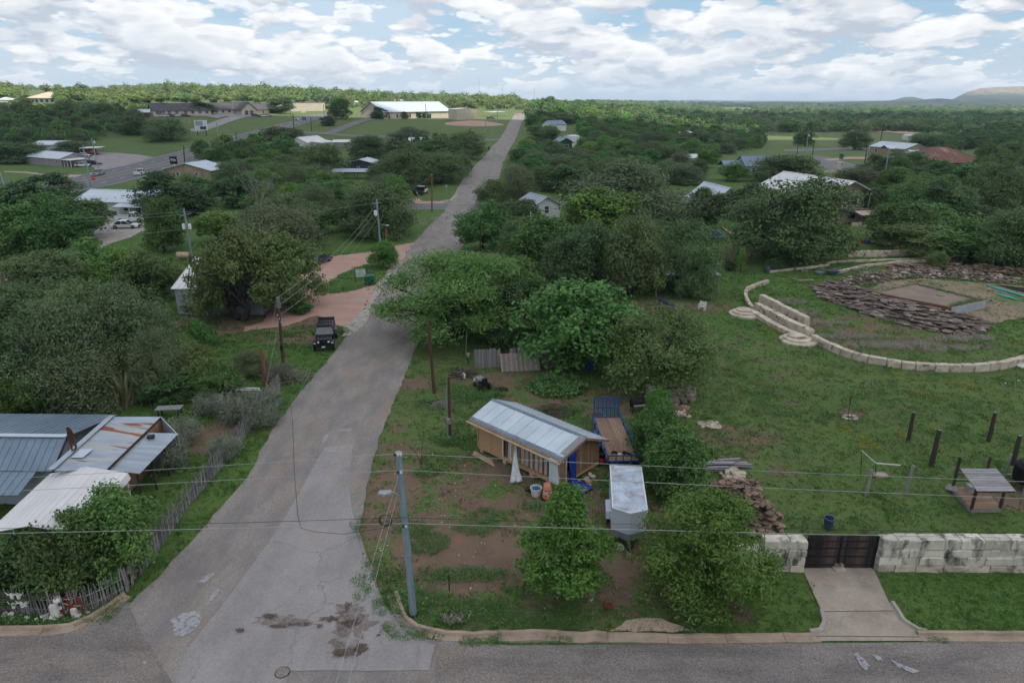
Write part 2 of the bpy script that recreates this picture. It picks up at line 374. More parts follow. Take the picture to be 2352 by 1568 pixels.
mat('orange', (.62, .19, .13), .6, (.52, .16, .11), 3); mat('orange_pale', (.6, .33, .27), .6)
mat('plastic_white', (.6, .6, .57), .5, (.5, .5, .48), 3); mat('sheet_plastic', (.52, .54, .57), .4, (.4, .42, .46), 4)
mat('bin_green', (.015, .11, .06), .5, (.012, .085, .05), 3); mat('bin_blue', (.055, .085, .14), .5)
mat('limestone', (.60, .555, .47), .9, (.42, .39, .34), 1.4, 8, .03, 5, lo=.35, hi=.65, col3=(.085, .085, .08), scale3=1.9, lo3=.51, hi3=.66, rnd=.2, stretch=(1, 1, .45), grain=((12, .14),))
mat('limestone_clean', (.58, .50, .40), .9, (.38, .32, .26), 1.6, 8, .02, 7, col3=(.16, .145, .13), scale3=1.1, lo3=.56, hi3=.65, rnd=.14)
mat('flagstone', (.22, .145, .105), .9, (.11, .075, .06), 1.1, 7, .02, 8, rnd=.42, col3=(.3, .24, .19), scale3=1.3, lo3=.56, hi3=.7)
mat('ledge_stone', (.19, .145, .12), .92, (.085, .068, .062), .8, 8, .03, 6, rnd=.4, col3=(.36, .32, .28), scale3=1.1, lo3=.56, hi3=.68)
mat('cut_stone', (.42, .36, .29), .9, (.3, .25, .2), 2, 6, rnd=.3)
mat('field_stone', (.27, .22, .18), .9, (.17, .14, .12), 2, 6, .02, 8, rnd=.3)
mat('white_rock', (.6, .58, .54), .9, (.45, .43, .4), 3)
mat('pad_dirt', (.27, .195, .145), .95, (.19, .15, .10), .35, 8, grain=((5, .15),), col3=(.13, .16, .06), scale3=.25, lo3=.52, hi3=.6); mat('slab_concrete', (.24, .18, .145), .9, (.18, .14, .115), .5, 7); mat('slab_wall', (.36, .38, .42), .9, (.27, .29, .32), 1, 6); mat('slab_brown', (.17, .09, .055), .9)
mat('gate_wood', (.045, .036, .036), .85, (.025, .02, .02), 3, 6, stretch=(4, 1, .3), rnd=.5); mat('gate_wood_brown', (.10, .06, .05), .85, (.07, .04, .035), 3)
mat('iron', (.012, .012, .013), .6); mat('wheel_red', (.17, .028, .018), .7, (.12, .02, .015), 6)
mat('bone', (.62, .62, .58), .7); mat('figure_rust', (.085, .032, .024), .8, (.06, .024, .02), 4)
mat('teal', (.05, .36, .33), .45); mat('blue_pool', (.02, .14, .38), .45); mat('sign_white', (.62, .66, .68), .6); mat('sign_ink', (.04, .06, .12), .7); mat('stop_red', (.45, .03, .04), .5)
mat('weathered_board', (.30, .29, .30), .85, (.2, .19, .2), 3, 6, stretch=(.4, 4, 1), rnd=.2)
mat('bark', (.055, .045, .04), .95, (.03, .026, .024), 4, 5, stretch=(2, 2, .5)); mat('dead_wood', (.26, .235, .21), .95, (.17, .15, .14), 4); mat('brush_dead', (.11, .085, .075), .95, (.065, .05, .045), 6)
mat('cloud_mist', (.8, .8, .8), 1)
# leaves
leafmat('leaf_oak', (0.07, 0.118, 0.042), (0.155, 0.228, 0.088)); leafmat('leaf_oak_grey', (0.088, 0.126, 0.056), (0.182, 0.232, 0.116), val=.12)
leafmat('leaf_mid', (0.052, 0.128, 0.03), (0.132, 0.25, 0.066)); leafmat('leaf_bright', (0.066, 0.16, 0.026), (0.155, 0.285, 0.06))
leafmat('leaf_mesq', (0.08, 0.18, 0.04), (0.175, 0.305, 0.085)); leafmat('leaf_dark', (0.04, 0.088, 0.029), (0.104, 0.174, 0.058))
leafmat('leaf_lime', (0.106, 0.205, 0.034), (0.205, 0.316, 0.068)); leafmat('leaf_sage', (0.145, 0.179, 0.128), (0.256, 0.282, 0.213))
leafmat('leaf_pear', (0.06, 0.15, 0.024), (0.15, 0.27, 0.06), val=.05); leafmat('leaf_hedge', (0.044, 0.085, 0.024), (0.120, 0.167, 0.051), val=.05)
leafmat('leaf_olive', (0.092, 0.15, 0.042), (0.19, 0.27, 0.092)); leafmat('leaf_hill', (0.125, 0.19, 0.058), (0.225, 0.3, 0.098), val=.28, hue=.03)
leafmat('grass_blade', (0.062, 0.142, 0.03), (0.13, 0.225, 0.056), trans=.2); leafmat('weed_blade', (0.055, 0.146, 0.043), (0.110, 0.220, 0.073), trans=.2)
leafmat('dry_blade', (.30, .28, .23), (.46, .43, .37), trans=.2); leafmat('yellow_blade', (0.146, 0.195, 0.024), (0.439, 0.342, 0.037), trans=.2); leafmat('reed_blade', (0.195, 0.207, 0.110), (0.329, 0.329, 0.183), trans=.2)
# ------------------------------------------------------------------ ground
def ground_material():
 m = bpy.data.materials.new('ground_grass'); m.use_nodes = True; nt = m.node_tree; N = nt.nodes; L = nt.links
 b = N['Principled BSDF']; b.inputs['Roughness'].default_value = .95; b.inputs['Specular IOR Level'].default_value = .15
 geo = N.new('ShaderNodeNewGeometry'); at = N.new('ShaderNodeAttribute'); at.attribute_name = 'cov'
 sep = N.new('ShaderNodeSeparateColor'); L.new(at.outputs['Color'], sep.inputs[0])
 def noise(s, d=5, r=.6):
  n = N.new('ShaderNodeTexNoise'); n.inputs['Scale'].default_value = s; n.inputs['Detail'].default_value = d; n.inputs['Roughness'].default_value = r
  L.new(geo.outputs['Position'], n.inputs['Vector']); return n.outputs[0]
 def mth(op, a, c):
  n = N.new('ShaderNodeMath'); n.operation = op
  for i, v in enumerate((a, c)):
   if isinstance(v, (int, float)): n.inputs[i].default_value = v
   else: L.new(v, n.inputs[i])
  return n.outputs[0]
 def rng(v, a, c):
  r = N.new('ShaderNodeMapRange'); r.interpolation_type = 'SMOOTHSTEP'; L.new(v, r.inputs[0]); r.inputs[1].default_value = a; r.inputs[2].default_value = c; return r.outputs[0]
 def mix(f, a, c):
  x = N.new('ShaderNodeMix'); x.data_type = 'RGBA'
  for s, v in ((x.inputs[0], f), (x.inputs[6], a), (x.inputs[7], c)):
   if isinstance(v, tuple): s.default_value = v + (1,)
   elif isinstance(v, (int, float)): s.default_value = v
   else: L.new(v, s)
  return x.outputs[2]
 big = noise(.09, 4); med = noise(.55, 6, .65); fine = noise(4.5, 6, .7); vf = noise(16, 4, .7)
 g = mix(rng(big, .38, .62), (.048, .108, .022), (.085, .135, .034))
 g = mix(rng(med, .42, .66), g, (.036, .082, .018))
 g = mix(rng(fine, .42, .62), g, (.098, .165, .044))
 g = mix(mth('MULTIPLY', rng(vf, .5, .72), .35), g, (.035, .075, .018))
 dry = mix(rng(fine, .35, .65), (.17, .15, .08), (.11, .125, .055))
 g = mix(mth('MULTIPLY', sep.outputs[1], rng(mth('ADD', med, mth('MULTIPLY', fine, .4)), .5, .8)), g, dry)
 d = mix(rng(med, .35, .7), (.175, .122, .086), (.12, .084, .06)); d = mix(rng(vf, .4, .7), d, (.19, .135, .10))
 d = mix(rng(noise(.8, 3), .56, .7), d, (.21, .12, .085))
 f = mth('ADD', sep.outputs[0], mth('ADD', mth('MULTIPLY', mth('SUBTRACT', med, .5), 1.7), mth('MULTIPLY', mth('SUBTRACT', fine, .5), 1.3)))
 out = mix(rng(f, .42, .62), g, d)
 L.new(out, b.inputs['Base Color'])
 bp = N.new('ShaderNodeBump'); bp.inputs['Distance'].default_value = .07; bp.inputs['Strength'].default_value = 1
 L.new(mth('ADD', fine, mth('MULTIPLY', vf, .5)), bp.inputs['Height']); L.new(bp.outputs[0], b.inputs['Normal'])
 MATS['ground_grass'] = m; return m
ground_material()
def axis(lo, hi, step, out_lo, out_hi, gr):
 a = list(np.arange(lo, hi + 1e-6, step)); s = step; x = a[-1]
 while x < out_hi: s *= gr; x += s; a.append(x)
 s = step; x = lo; pre = []
 while x > out_lo: s *= gr; x -= s; pre.append(x)
 return np.array(pre[::-1] + a)
DIRT = [  # px, py, rx, ry, strength   (bare earth)
 (1080, 1275, 3.6, 2.6, .85), (1000, 1200, 4.0, 4.5, .48), (1180, 1150, 3.5, 2.0, .55), (1100, 1100, 3.0, 2.5, .5), (1420, 1290, 3.0, 3.5, .62), (1240, 930, 3.2, 4.5, .42), (1170, 870, 4.5, 2.5, .42),
 (1400, 920, 4.5, 4.0, .38), (1330, 1150, 3.0, 2.0, .5), (905, 1120, 1.8, 5, .55), (850, 1250, 1.4, 3, .5), (1480, 1200, 1.5, 4, .6), (1500, 1330, 3, 2, .6), (1100, 1330, 6, 1.5, .35), (1400, 1380, 4, 1, .4), (1640, 1400, 2, 1, .4),
 (590, 735, 9, 5, .55), (640, 725, 6, 3.5, .7), (700, 780, 4, 1.5, .5), (480, 1000, 2.2, 2.6, .6), (955, 880, 1.6, 1.2, .7), (890, 1060, 1.2, 7, .3),
 (1560, 700, 6, 3.5, .45), (1450, 760, 5, 4, .4), (1700, 1000, 3, 2, .45), (1740, 1060, 3, 2, .3), (1640, 1010, 2.5, 1.2, .5), (2330, 1140, 2, 1.5, .6), (1680, 780, 4, 4, .22), (1780, 860, 7, 5, .18), (1900, 900, 9, 6, .17), (2020, 760, 10, 6, .4), (1960, 950, 1.2, .7, .6),
 (2100, 780, 8, 4, .3), (1600, 560, 10, 5, .2), (2010, 760, 6, 3, .45), (40, 640, 9, 9, .45), (60, 600, 14, 5, .5), (1500, 585, 30, 8, .35), (660, 560, 8, 5, .3), (960, 450, 7, 4, .3)]
def build_ground():
 xs = axis(-45, 60, .6, -16000, 16000, 1.05); ys = axis(17, 126, .6, -90, 24000, 1.035)
 X, Y = np.meshgrid(xs, ys); Z = T(X, Y)
 nx, ny = len(xs), len(ys)
 bumps = .035*np.sin(X*1.7 + 1.3*np.sin(Y*.9))*np.sin(Y*1.3 + X*.4); near = (Y < 130) & (abs(X) < 62) & (Y > 17)
 Z = Z + np.where(near, bumps*.6 - .03, 0)
 v = np.stack([X.ravel(), Y.ravel(), Z.ravel()], 1)
 i = np.arange(ny - 1)[:, None]*nx + np.arange(nx - 1)[None, :]; i = i.ravel()
 f = np.stack([i, i + 1, i + nx + 1, i + nx], 1)
 me = bpy.data.meshes.new('ground'); me.vertices.add(len(v)); me.vertices.foreach_set('co', v.ravel())
 me.loops.add(f.size); me.loops.foreach_set('vertex_index', f.ravel().astype(np.int32)); me.polygons.add(len(f))
 me.polygons.foreach_set('loop_start', np.arange(0, f.size, 4, dtype=np.int32)); me.polygons.foreach_set('loop_total', np.full(len(f), 4, np.int32)); me.update(); me.validate()
 cov = np.zeros((len(v), 4)); cov[:, 3] = 1
 x, y = v[:, 0], v[:, 1]
 r = np.full(len(v), .12)
 for px, py, rx, ry, s in DIRT:
  p = G(px, py); d = ((x - p.x)/(rx*1.35))**2 + ((y - p.y)/(ry*1.35))**2; r = np.maximum(r, .12 + (s - .0)*np.clip(1.25 - d, 0, 1))
 # the lot round the shed is worn throughout
 lot = (x > -9.5) & (x < 9.3) & (y > 24) & (y < 62); r = np.where(lot, np.maximum(r, .27), r)
 cov[:, 0] = r
 cov[:, 1] = np.clip((y - 150)/500, 0, .65) + np.where((x > 9) & (y < 62) & (y > 28.5), .35, 0) + np.where(lot, .5, 0)
 a = me.attributes.new('cov', 'FLOAT_COLOR', 'POINT'); a.data.foreach_set('color', cov.ravel())
 me.materials.append(MATS['ground_grass']); o = bpy.data.objects.new('ground', me); COL.objects.link(o); struct(o)
build_ground()
# ------------------------------------------------------------------ roads
strip('road', 'asphalt_road',
      [(405, 1585), (292, 1392), (388, 1300), (478, 1200), (565, 1100), (618, 1000), (690, 900), (752, 830), (805, 760), (848, 700), (890, 640), (922, 598), (950, 558), (985, 520), (1019, 488), (1035, 462), (1052, 432), (1066, 410), (1097, 375), (1130, 340), (1143, 326), (1160, 300), (1174, 276), (1182, 262)],
      [(1000, 1585), (1000, 1480), (880, 1385), (828, 1220), (846, 1100), (872, 1005), (912, 905), (945, 825), (970, 762), (995, 700), (1022, 640), (1046, 598), (1066, 558), (1078, 520), (1085, 488), (1092, 462), (1128, 432), (1146, 410), (1155, 375), (1172, 340), (1182, 326), (1192, 300), (1203, 276), (1206, 262)], dz=.024, step=.8, nx=10, jitter=.17, jf=1.9)
sheet('cross_street', 'asphalt_street', pts=[(-70, 14), (70, 14), (70, 23.5), (30, 23.5), (0, 23.2), (-4, 23.6), (-8, 25.2), (-10, 26), (-19, 25.8), (-20.5, 24.6), (-24, 23.9), (-70, 23.6)], dz=.012, sub=20)
sheet('road_patch', 'asphalt_patch', px=[(745, 1028), (812, 1020), (806, 1060), (800, 1110), (808, 1170), (820, 1230), (832, 1290), (866, 1350), (885, 1390), (925, 1448), (975, 1474), (1000, 1482), (985, 1540), (665, 1541), (650, 1600), (395, 1600), (428, 1495), (464, 1450), (536, 1357), (628, 1231), (690, 1130), (715, 1080)], dz=.042, jitter=.05)
sheet('road_patch', 'asphalt_patch', px=[(780, 986), (808, 984), (806, 992), (782, 992)], dz=.046, jitter=.05, step=.3)
mat('patch_pale', (.34, .335, .355), .85, (.27, .265, .28), 3, 6)
for q in ([(400, 1445), (392, 1425), (420, 1408), (450, 1405), (464, 1417), (458, 1435), (430, 1462), (404, 1464)], [(474, 1390), (490, 1360), (508, 1350), (500, 1366), (482, 1388)], [(327, 1524), (333, 1516), (341, 1518), (334, 1526)], [(1960, 1505), (1968, 1500), (1985, 1514), (2000, 1530), (1990, 1540), (1975, 1530)], [(2000, 1503), (2022, 1506), (2028, 1518), (2014, 1520)], [(2046, 1516), (2060, 1522), (2110, 1540), (2096, 1545), (2060, 1532)], [(455, 1338), (480, 1318), (496, 1318), (470, 1340)], [(742, 1004), (756, 996), (750, 1012), (738, 1020)]):
 sheet('road_patch', 'patch_pale', px=q, dz=.052, jitter=.09, step=.25, jf=3)
def blotch(name, m, cx, cy, rx, ry, dz, n=1, ang=0):
 c = G(cx, cy); pts = []
 for i in range(40):
  a = i*math.pi/20; r = .75 + .45*jit(math.cos(a)*1.7 + cx, math.sin(a)*1.7 + cy, 1.3) + .14*random.uniform(-1, 1)
  r = max(.3, r); x, y = rx*r*math.cos(a), ry*r*math.sin(a)
  pts.append((c.x + x*math.cos(ang) - y*math.sin(ang), c.y + x*math.sin(ang) + y*math.cos(ang), 0))
 return sheet(name, m, pts=pts, dz=dz)
mat('dirt_dust', (.23, .185, .155), .95, (.17, .135, .11), 2, 7); mat('dirt_damp', (.115, .082, .062), .95, (.07, .052, .042), 3, 7, .02, 15)
def ragged(name, s=3.2, lo=.44, hi=.56):
 m = MATS[name]; nt = m.node_tree; N = nt.nodes; L = nt.links; g = N.new('ShaderNodeNewGeometry'); n = N.new('ShaderNodeTexNoise'); n.inputs['Scale'].default_value = s; n.inputs['Detail'].default_value = 8; n.inputs['Roughness'].default_value = .75; L.new(g.outputs['Position'], n.inputs['Vector'])
 r = N.new('ShaderNodeMapRange'); L.new(n.outputs[0], r.inputs[0]); r.inputs[1].default_value = lo; r.inputs[2].default_value = hi; L.new(r.outputs[0], N['Principled BSDF'].inputs['Alpha'])
ragged('dirt_dust', 2.2, .40, .66); ragged('dirt_damp', 4.5, .40, .56); ragged('patch_pale', 5, .34, .50)
dz = .060
for (cx, cy, rx, ry, m) in ((805, 1410, .9, 1.0, 'dirt_dust'), (815, 1440, 1.1, .8, 'dirt_dust'), (790, 1425, .5, .9, 'dirt_dust'), (800, 1490, .9, .8, 'dirt_dust'), (640, 1425, 1.6, .45, 'dirt_dust'), (780, 1465, .4, .9, 'dirt_dust')):
 blotch('dirt', m, cx, cy, rx, ry, dz); dz += .004
for (cx, cy, rx, ry) in ((806, 1432, .55, .3), (758, 1423, .6, .2), (690, 1436, .9, .16), (640, 1440, .6, .13), (800, 1500, .85, .33), (830, 1490, .4, .3), (620, 1418, .5, .2), (552, 1450, .22, .18), (800, 1395, .25, .35), (735, 1440, .2, .15), (870, 1462, .12, .08)):
 blotch('dirt', 'dirt_damp', cx, cy, rx, ry, dz); dz += .003
# manhole cover
t = thing('manhole_cover', 'round dark iron manhole cover sunk in the asphalt of the crossing', 'manhole cover', G(649, 1545))
MB().lathe((0, 0, .03), [(.31, 0), (.31, .022), (.29, .022)], 20).build('frame', 'iron', t)
MB().lathe((0, 0, .03), [(.28, 0), (.28, .03), (.1, .032)], 20).build('lid', 'asphalt_street', t)
# side streets at the second crossing
strip('side_street', 'asphalt_far', [(800, 481), (958, 481), (1040, 481)], [(800, 466), (958, 466), (1040, 465)], dz=.018, jitter=.1)
strip('side_street', 'asphalt_far', [(1070, 484), (1145, 476), (1300, 473)], [(1070, 462), (1145, 466), (1300, 462)], dz=.018, jitter=.1)
# highway with lane markings
HU = [(-160, 462), (0, 443), (130, 417), (250, 388), (355, 362), (440, 340), (482, 328), (588, 300), (670, 280), (748, 261)]
HL = [(-160, 498), (0, 471), (165, 443), (262, 425), (375, 396), (457, 366), (500, 352), (588, 326), (678, 293), (754, 270)]
strip('highway', 'asphalt_highway', HU, HL, dz=.03, step=5, nx=12)
def edge_line(t0, t1):
 A = [G(*p) for p in HU]; B = [G(*p) for p in HL]; return [a.lerp(b, t0) for a, b in zip(A, B)], [a.lerp(b, t1) for a, b in zip(A, B)]
def marking(name, m, t, w, dash=None):
 A, _ = edge_line(t, t); pl = resample(A, 1.5); d = 0; vs = []; fs = []
 for a, b in zip(pl, pl[1:]):
  L_ = (b - a).length; d += L_
  if dash and (d % (dash*3.6)) > dash: continue
  n = (b - a).cross(Vector((0, 0, 1))).normalized()*w/2; o = len(vs)
  for p, s in ((a, -1), (b, -1), (b, 1), (a, 1)):
   q = p + n*s; vs.append((q.x, q.y, Tz(q.x, q.y) + .05 + max(0, q.y - 150)*.0007))
  fs.append((o, o + 1, o + 2, o + 3))
 mb = MB(); mb.v = vs; mb.f = fs; struct(mb.build(name, m))
for t_, w_, m_, d_ in ((.21, .28, 'paint_white', 3), (.405, .35, 'paint_yellow', None), (.57, .35, 'paint_yellow', None), (.78, .28, 'paint_white', 3), (.03, .2, 'paint_white', None), (.97, .2, 'paint_white', None)): marking('lane_marking', m_, t_, w_, d_)
strip('frontage_road', 'asphalt_far', [(690, 308), (735, 309), (810, 315), (900, 317), (1000, 321), (1160, 325)], [(690, 302), (735, 304), (810, 311), (900, 312), (1000, 316), (1160, 320)], dz=.02, step=6)
strip('side_road', 'asphalt_far', [(735, 310), (790, 288), (830, 275), (872, 269)], [(765, 310), (810, 291), (845, 279), (872, 274)], dz=.05, step=4)
strip('side_road', 'lot_grey', [(428, 300), (470, 289), (505, 275), (530, 268)], [(455, 305), (500, 292), (535, 279), (570, 269)], dz=.03, step=5)
sheet('parking_lot', 'lot_grey', px=[(225, 350), (262, 351), (322, 356), (352, 362), (300, 377), (250, 390), (222, 390), (205, 380), (208, 362)], dz=.03, jitter=.5, step=2)
sheet('parking_lot', 'lot_grey', px=[(352, 270), (352, 265), (590, 263), (590, 270), (520, 268), (500, 273), (470, 268)], dz=.1, sub=8)
sheet('parking_lot', 'gravel_white', px=[(200, 498), (310, 500), (330, 512), (330, 530), (300, 545), (250, 560), (215, 580), (235, 555), (200, 540), (190, 520)], dz=.03, jitter=.5, step=1)
sheet('dirt_drive', 'sand', px=[(-20, 610), (-20, 602), (115, 590), (122, 598), (60, 609), (0, 616)], dz=.03, jitter=.3)
sheet('dirt_drive', 'sand', px=[(118, 402), (190, 402), (180, 408), (130, 408), (60, 398), (10, 396), (10, 394), (60, 395)], dz=.03, jitter=.3)
# pink gravel drives by the sign
sheet('gravel_drive', 'gravel_pink', px=[(952, 557), (905, 565), (838, 580), (748, 591), (722, 610), (655, 655), (640, 690), (600, 740), (560, 752), (560, 762), (660, 748), (728, 724), (772, 748), (800, 752), (838, 722), (856, 680), (890, 640), (922, 600), (938, 575)], dz=.03, jitter=.45, step=.7)
sheet('grass_island', 'ground_grass', px=[(896, 608), (888, 630), (862, 652), (848, 658), (796, 672), (738, 675), (728, 668), (778, 632), (838, 608), (870, 602)], dz=.05, jitter=.4, step=.7)
sheet('gravel_verge', 'gravel_white', px=[(918, 604), (925, 600), (905, 632), (880, 660), (862, 690), (848, 722), (838, 742), (808, 768), (790, 772), (788, 750), (806, 742), (830, 715), (850, 690), (868, 655), (885, 630), (900, 610)], dz=.044, jitter=.35, step=.5)
sheet('gravel_verge', 'gravel_white', px=[(975, 790), (985, 765), (1010, 758), (1010, 770), (990, 782), (960, 800)], dz=.04, jitter=.3, step=.4)
sheet('gravel_drive', 'gravel_pink', px=[(1046, 598), (1058, 583), (1165, 581), (1170, 592), (1090, 598), (1050, 606)], dz=.03, jitter=.3, step=.7)
sheet('concrete_apron', 'gravel_pink', px=[(940, 458), (962, 455), (968, 462), (1000, 464), (1035, 464), (1020, 467), (958, 468)], dz=.03, jitter=.3)
# right-hand streets
strip('cul_de_sac_road', 'asphalt_far', [(1866, 358), (1899, 361), (1971, 381), (2016, 393), (2042, 397), (2060, 400)], [(1874, 376), (1900, 390), (1935, 403), (1975, 415), (2015, 428), (2045, 436)], dz=.04, step=3)
strip('side_street', 'asphalt_far', [(1800, 344.5), (1900, 341.5), (2000, 339), (2120, 335)], [(1800, 349), (1900, 347), (2000, 345), (2120, 341)], dz=.03, step=8)
strip('dirt_lane', 'sand', [(1740, 297), (1900, 297.5), (2040, 300), (2110, 306)], [(1740, 300), (1900, 300.5), (2040, 305), (2110, 311)], dz=.03, step=8)
sheet('field_path', 'gravel_pink', px=[(1890, 367), (1950, 361), (2030, 362), (2030, 366), (1950, 366), (1905, 370)], dz=.05)
sheet('concrete_drive', 'concrete_tan', px=[(1842, 1305), (2006, 1305), (2040, 1380), (2066, 1425), (2105, 1447), (2125, 1463), (2125, 1472), (1868, 1472), (1868, 1463), (1890, 1448), (1897, 1432), (1890, 1410)], dz=.03)
sheet('concrete_apron', 'sand', px=[(1395, 1450), (1412, 1446), (1440, 1425), (1475, 1416), (1520, 1420), (1560, 1436), (1590, 1450)], dz=.02, jitter=.15, step=.4)
for a_, b_ in (((1888, 1405), (2050, 1403)), ((1874, 1461), (2120, 1463))): struct(MB().bar(G(*a_) + Vector((0, 0, .022)), G(*b_) + Vector((0, 0, .022)), .03, .03).build('expansion_joint', 'timber_dark'))
# kerbs, cast in lengths
KN = bpy.data.objects
def kerb(label, px, m='kerb_tan', seg=2.8, h=.15, gut=.34, flip=1, rough=.02):
 t = bpy.data.objects.new('kerb', None); COL.objects.link(t); w = [G(*p) for p in px]; w = [Vector((p.x, p.y, 0)) for p in w]
 t['kind'] = 'structure'; LOC[t.name] = ((0, 0, 0), 0)
 pl = resample(w, .5); k = 0; n = max(2, int(seg/.5))
 prof = [(-gut, -.1), (-gut, .03), (-.02, .035), (0.02, h), (.17, h), (.2, -.1)]
 while k < len(pl) - 1:
  sub = pl[k:k + n + 1]; k += n; mb = MB(); r1 = random.uniform(-rough, rough)
  for i, p in enumerate(sub):
   d = (sub[min(i + 1, len(sub) - 1)] - sub[max(i - 1, 0)]).normalized(); nn = Vector((d.y, -d.x, 0))*flip
   q = p + d*(.012 if i == 0 else -.012 if i == len(sub) - 1 else 0); wob = rough*jit(p.x, p.y, 2.3)
   for a, b in prof: mb.v.append((q.x - nn.x*(-a) + nn.x*wob, q.y + nn.y*a + nn.y*wob, Tz(q.x, q.y) + max(-.1, b + (r1 + wob if b > .02 else 0))))
  for i in range(len(sub) - 1):
   for j in range(len(prof) - 1):
    a = i*6 + j; mb.f.append((a, a + 1, a + 7, a + 6))
  mb.f.append(tuple(range(6))); mb.f.append(tuple(range((len(sub) - 1)*6, len(sub)*6))[::-1])
  mb.build('kerb_stone', m, t)
kerb('', [(905, 1362), (912, 1385), (928, 1420), (955, 1442), (1000, 1456), (1060, 1461), (1200, 1460), (1395, 1461)], flip=-1, rough=.05)
kerb('', [(1395, 1461), (1560, 1464), (1880, 1461)], flip=-1, h=.08, rough=.02)
kerb('', [(2108, 1459), (2200, 1460), (2420, 1461)], flip=-1)
kerb('', [(1892, 1404), (1898, 1430), (1888, 1450), (1862, 1455)], 'kerb_grey', gut=.05, flip=1)
kerb('', [(2044, 1384), (2072, 1428), (2108, 1450), (2130, 1455)], 'kerb_grey', gut=.05, flip=-1)
kerb('', [(-60, 1450), (0, 1449), (100, 1447), (160, 1441), (210, 1420), (255, 1393), (290, 1366)], flip=-1, rough=.02)
kerb('', [(958, 464), (1010, 463.5), (1034, 460), (1045, 449), (1052, 436), (1066, 412), (1097, 377), (1128, 342), (1141, 328)], 'kerb_grey', seg=6, flip=-1, gut=.6)
kerb('', [(1205, 500), (1172, 470), (1168, 460)], 'kerb_grey', seg=6, flip=-1)
# mound of bare earth by the church
def mound(name, m, px, py, rx, ry, h, n=30):
 c = G(px, py); mb = MB(); rings = 8
 mb.v.append((c.x, c.y, c.z + h))
 for r in range(1, rings + 1):
  for i in range(n):
   a = 2*math.pi*i/n; f = r/rings; k = 1 + .12*jit(math.cos(a)*2 + px, math.sin(a)*2, 1)
   x, y = c.x + rx*f*k*math.cos(a), c.y + ry*f*k*math.sin(a)
   mb.v.append((x, y, Tz(x, y) + h*(1 - f*f)**1.5*(1 + .25*jit(x, y, .5)) + (.12 if r < rings else -.3)))
 for i in range(n): mb.f.append((0, 1 + i, 1 + (i + 1) % n))
 for r in range(rings - 1):
  for i in range(n):
   a = 1 + r*n + i; b = 1 + r*n + (i + 1) % n; mb.f.append((a, a + n, b + n, b))
 return mb.build(name, m, smooth=True)
struct(mound('dirt_mound', 'gravel_pink', 1088, 285, 18, 14, 1.6))
# far hills
def hills(name, m, prof, Y0, Y1, zfoot, rowsn=26, rough=8, plateau=900):
 xs_px = np.linspace(prof[0][0], prof[-1][0], 220); sil = np.interp(xs_px, [p[0] for p in prof], [p[1] for p in prof]); mb = MB()
 for r in range(rowsn + 1):
  f = r/rowsn
  for i, (px, sy) in enumerate(zip(xs_px, sil)):
   if f <= .85: Y = lerp(Y0, Y1, f/.85)
   else: Y = Y1 + plateau*(f - .85)/.15
   x = (px - 1176)/FOC*Y; top = CAMH + (228.8 - sy)/FOC*Y1*1.12; g = min(1, f/.85)
   k = g**1.9*.75 + .25*float(sstep(g, .78, .95))
   z = lerp(zfoot, top, k) + rough*g*(1 - .6*g)*jit(x*.003, Y*.003, 1.0, 2) + (0 if f > .8 else rough*.5*g*jit(x*.012, Y*.012, 1, 4))
   if f > .85: z = top - 12*(f - .85)
   mb.v.append((x, Y, z))
 n = len(xs_px)
 for r in range(rowsn):
  for i in range(n - 1): a = r*n + i; mb.f.append((a, a + 1, a + n + 1, a + n))
 return struct(mb.build(name, m, smooth=True))
def hillmat(name, zl, zh):
 m = bpy.data.materials.new(name); m.use_nodes = True; nt = m.node_tree; N = nt.nodes; L = nt.links; b = N['Principled BSDF']; b.inputs['Roughness'].default_value = 1
 g = N.new('ShaderNodeNewGeometry'); s = N.new('ShaderNodeSeparateXYZ'); L.new(g.outputs['Position'], s.inputs[0])
 n = N.new('ShaderNodeTexNoise'); n.inputs['Scale'].default_value = .012; n.inputs['Detail'].default_value = 9; n.inputs['Roughness'].default_value = .7; L.new(g.outputs['Position'], n.inputs['Vector'])
 a = N.new('ShaderNodeMath'); a.operation = 'MULTIPLY_ADD'; L.new(n.outputs[0], a.inputs[0]); a.inputs[1].default_value = 50; L.new(s.outputs[2], a.inputs[2])
 r = N.new('ShaderNodeMapRange'); L.new(a.outputs[0], r.inputs[0]); r.inputs[1].default_value = zl; r.inputs[2].default_value = zh
 n2 = N.new('ShaderNodeTexNoise'); n2.inputs['Scale'].default_value = .05; n2.inputs['Detail'].default_value = 4; L.new(g.outputs['Position'], n2.inputs['Vector'])
 r2 = N.new('ShaderNodeMapRange'); L.new(n2.outputs[0], r2.inputs[0]); r2.inputs[1].default_value = .4; r2.inputs[2].default_value = .6
 x0 = N.new('ShaderNodeMix'); x0.data_type = 'RGBA'; L.new(r2.outputs[0], x0.inputs[0]); x0.inputs[6].default_value = (.025, .042, .022, 1); x0.inputs[7].default_value = (.05, .065, .036, 1)
 x1 = N.new('ShaderNodeMix'); x1.data_type = 'RGBA'; L.new(r2.outputs[0], x1.inputs[0]); x1.inputs[6].default_value = (.12, .11, .07, 1); x1.inputs[7].default_value = (.30, .225, .18, 1)
 x = N.new('ShaderNodeMix'); x.data_type = 'RGBA'; L.new(r.outputs[0], x.inputs[0]); L.new(x0.outputs[2], x.inputs[6]); L.new(x1.outputs[2], x.inputs[7]); L.new(x.outputs[2], b.inputs['Base Color'])
 MATS[name] = m
hillmat('mesa_slope', 68, 92); hillmat('hill_slope', 900, 1000)  # mesa: tan cliffs over dark scrub, lit top and shaded foot painted in
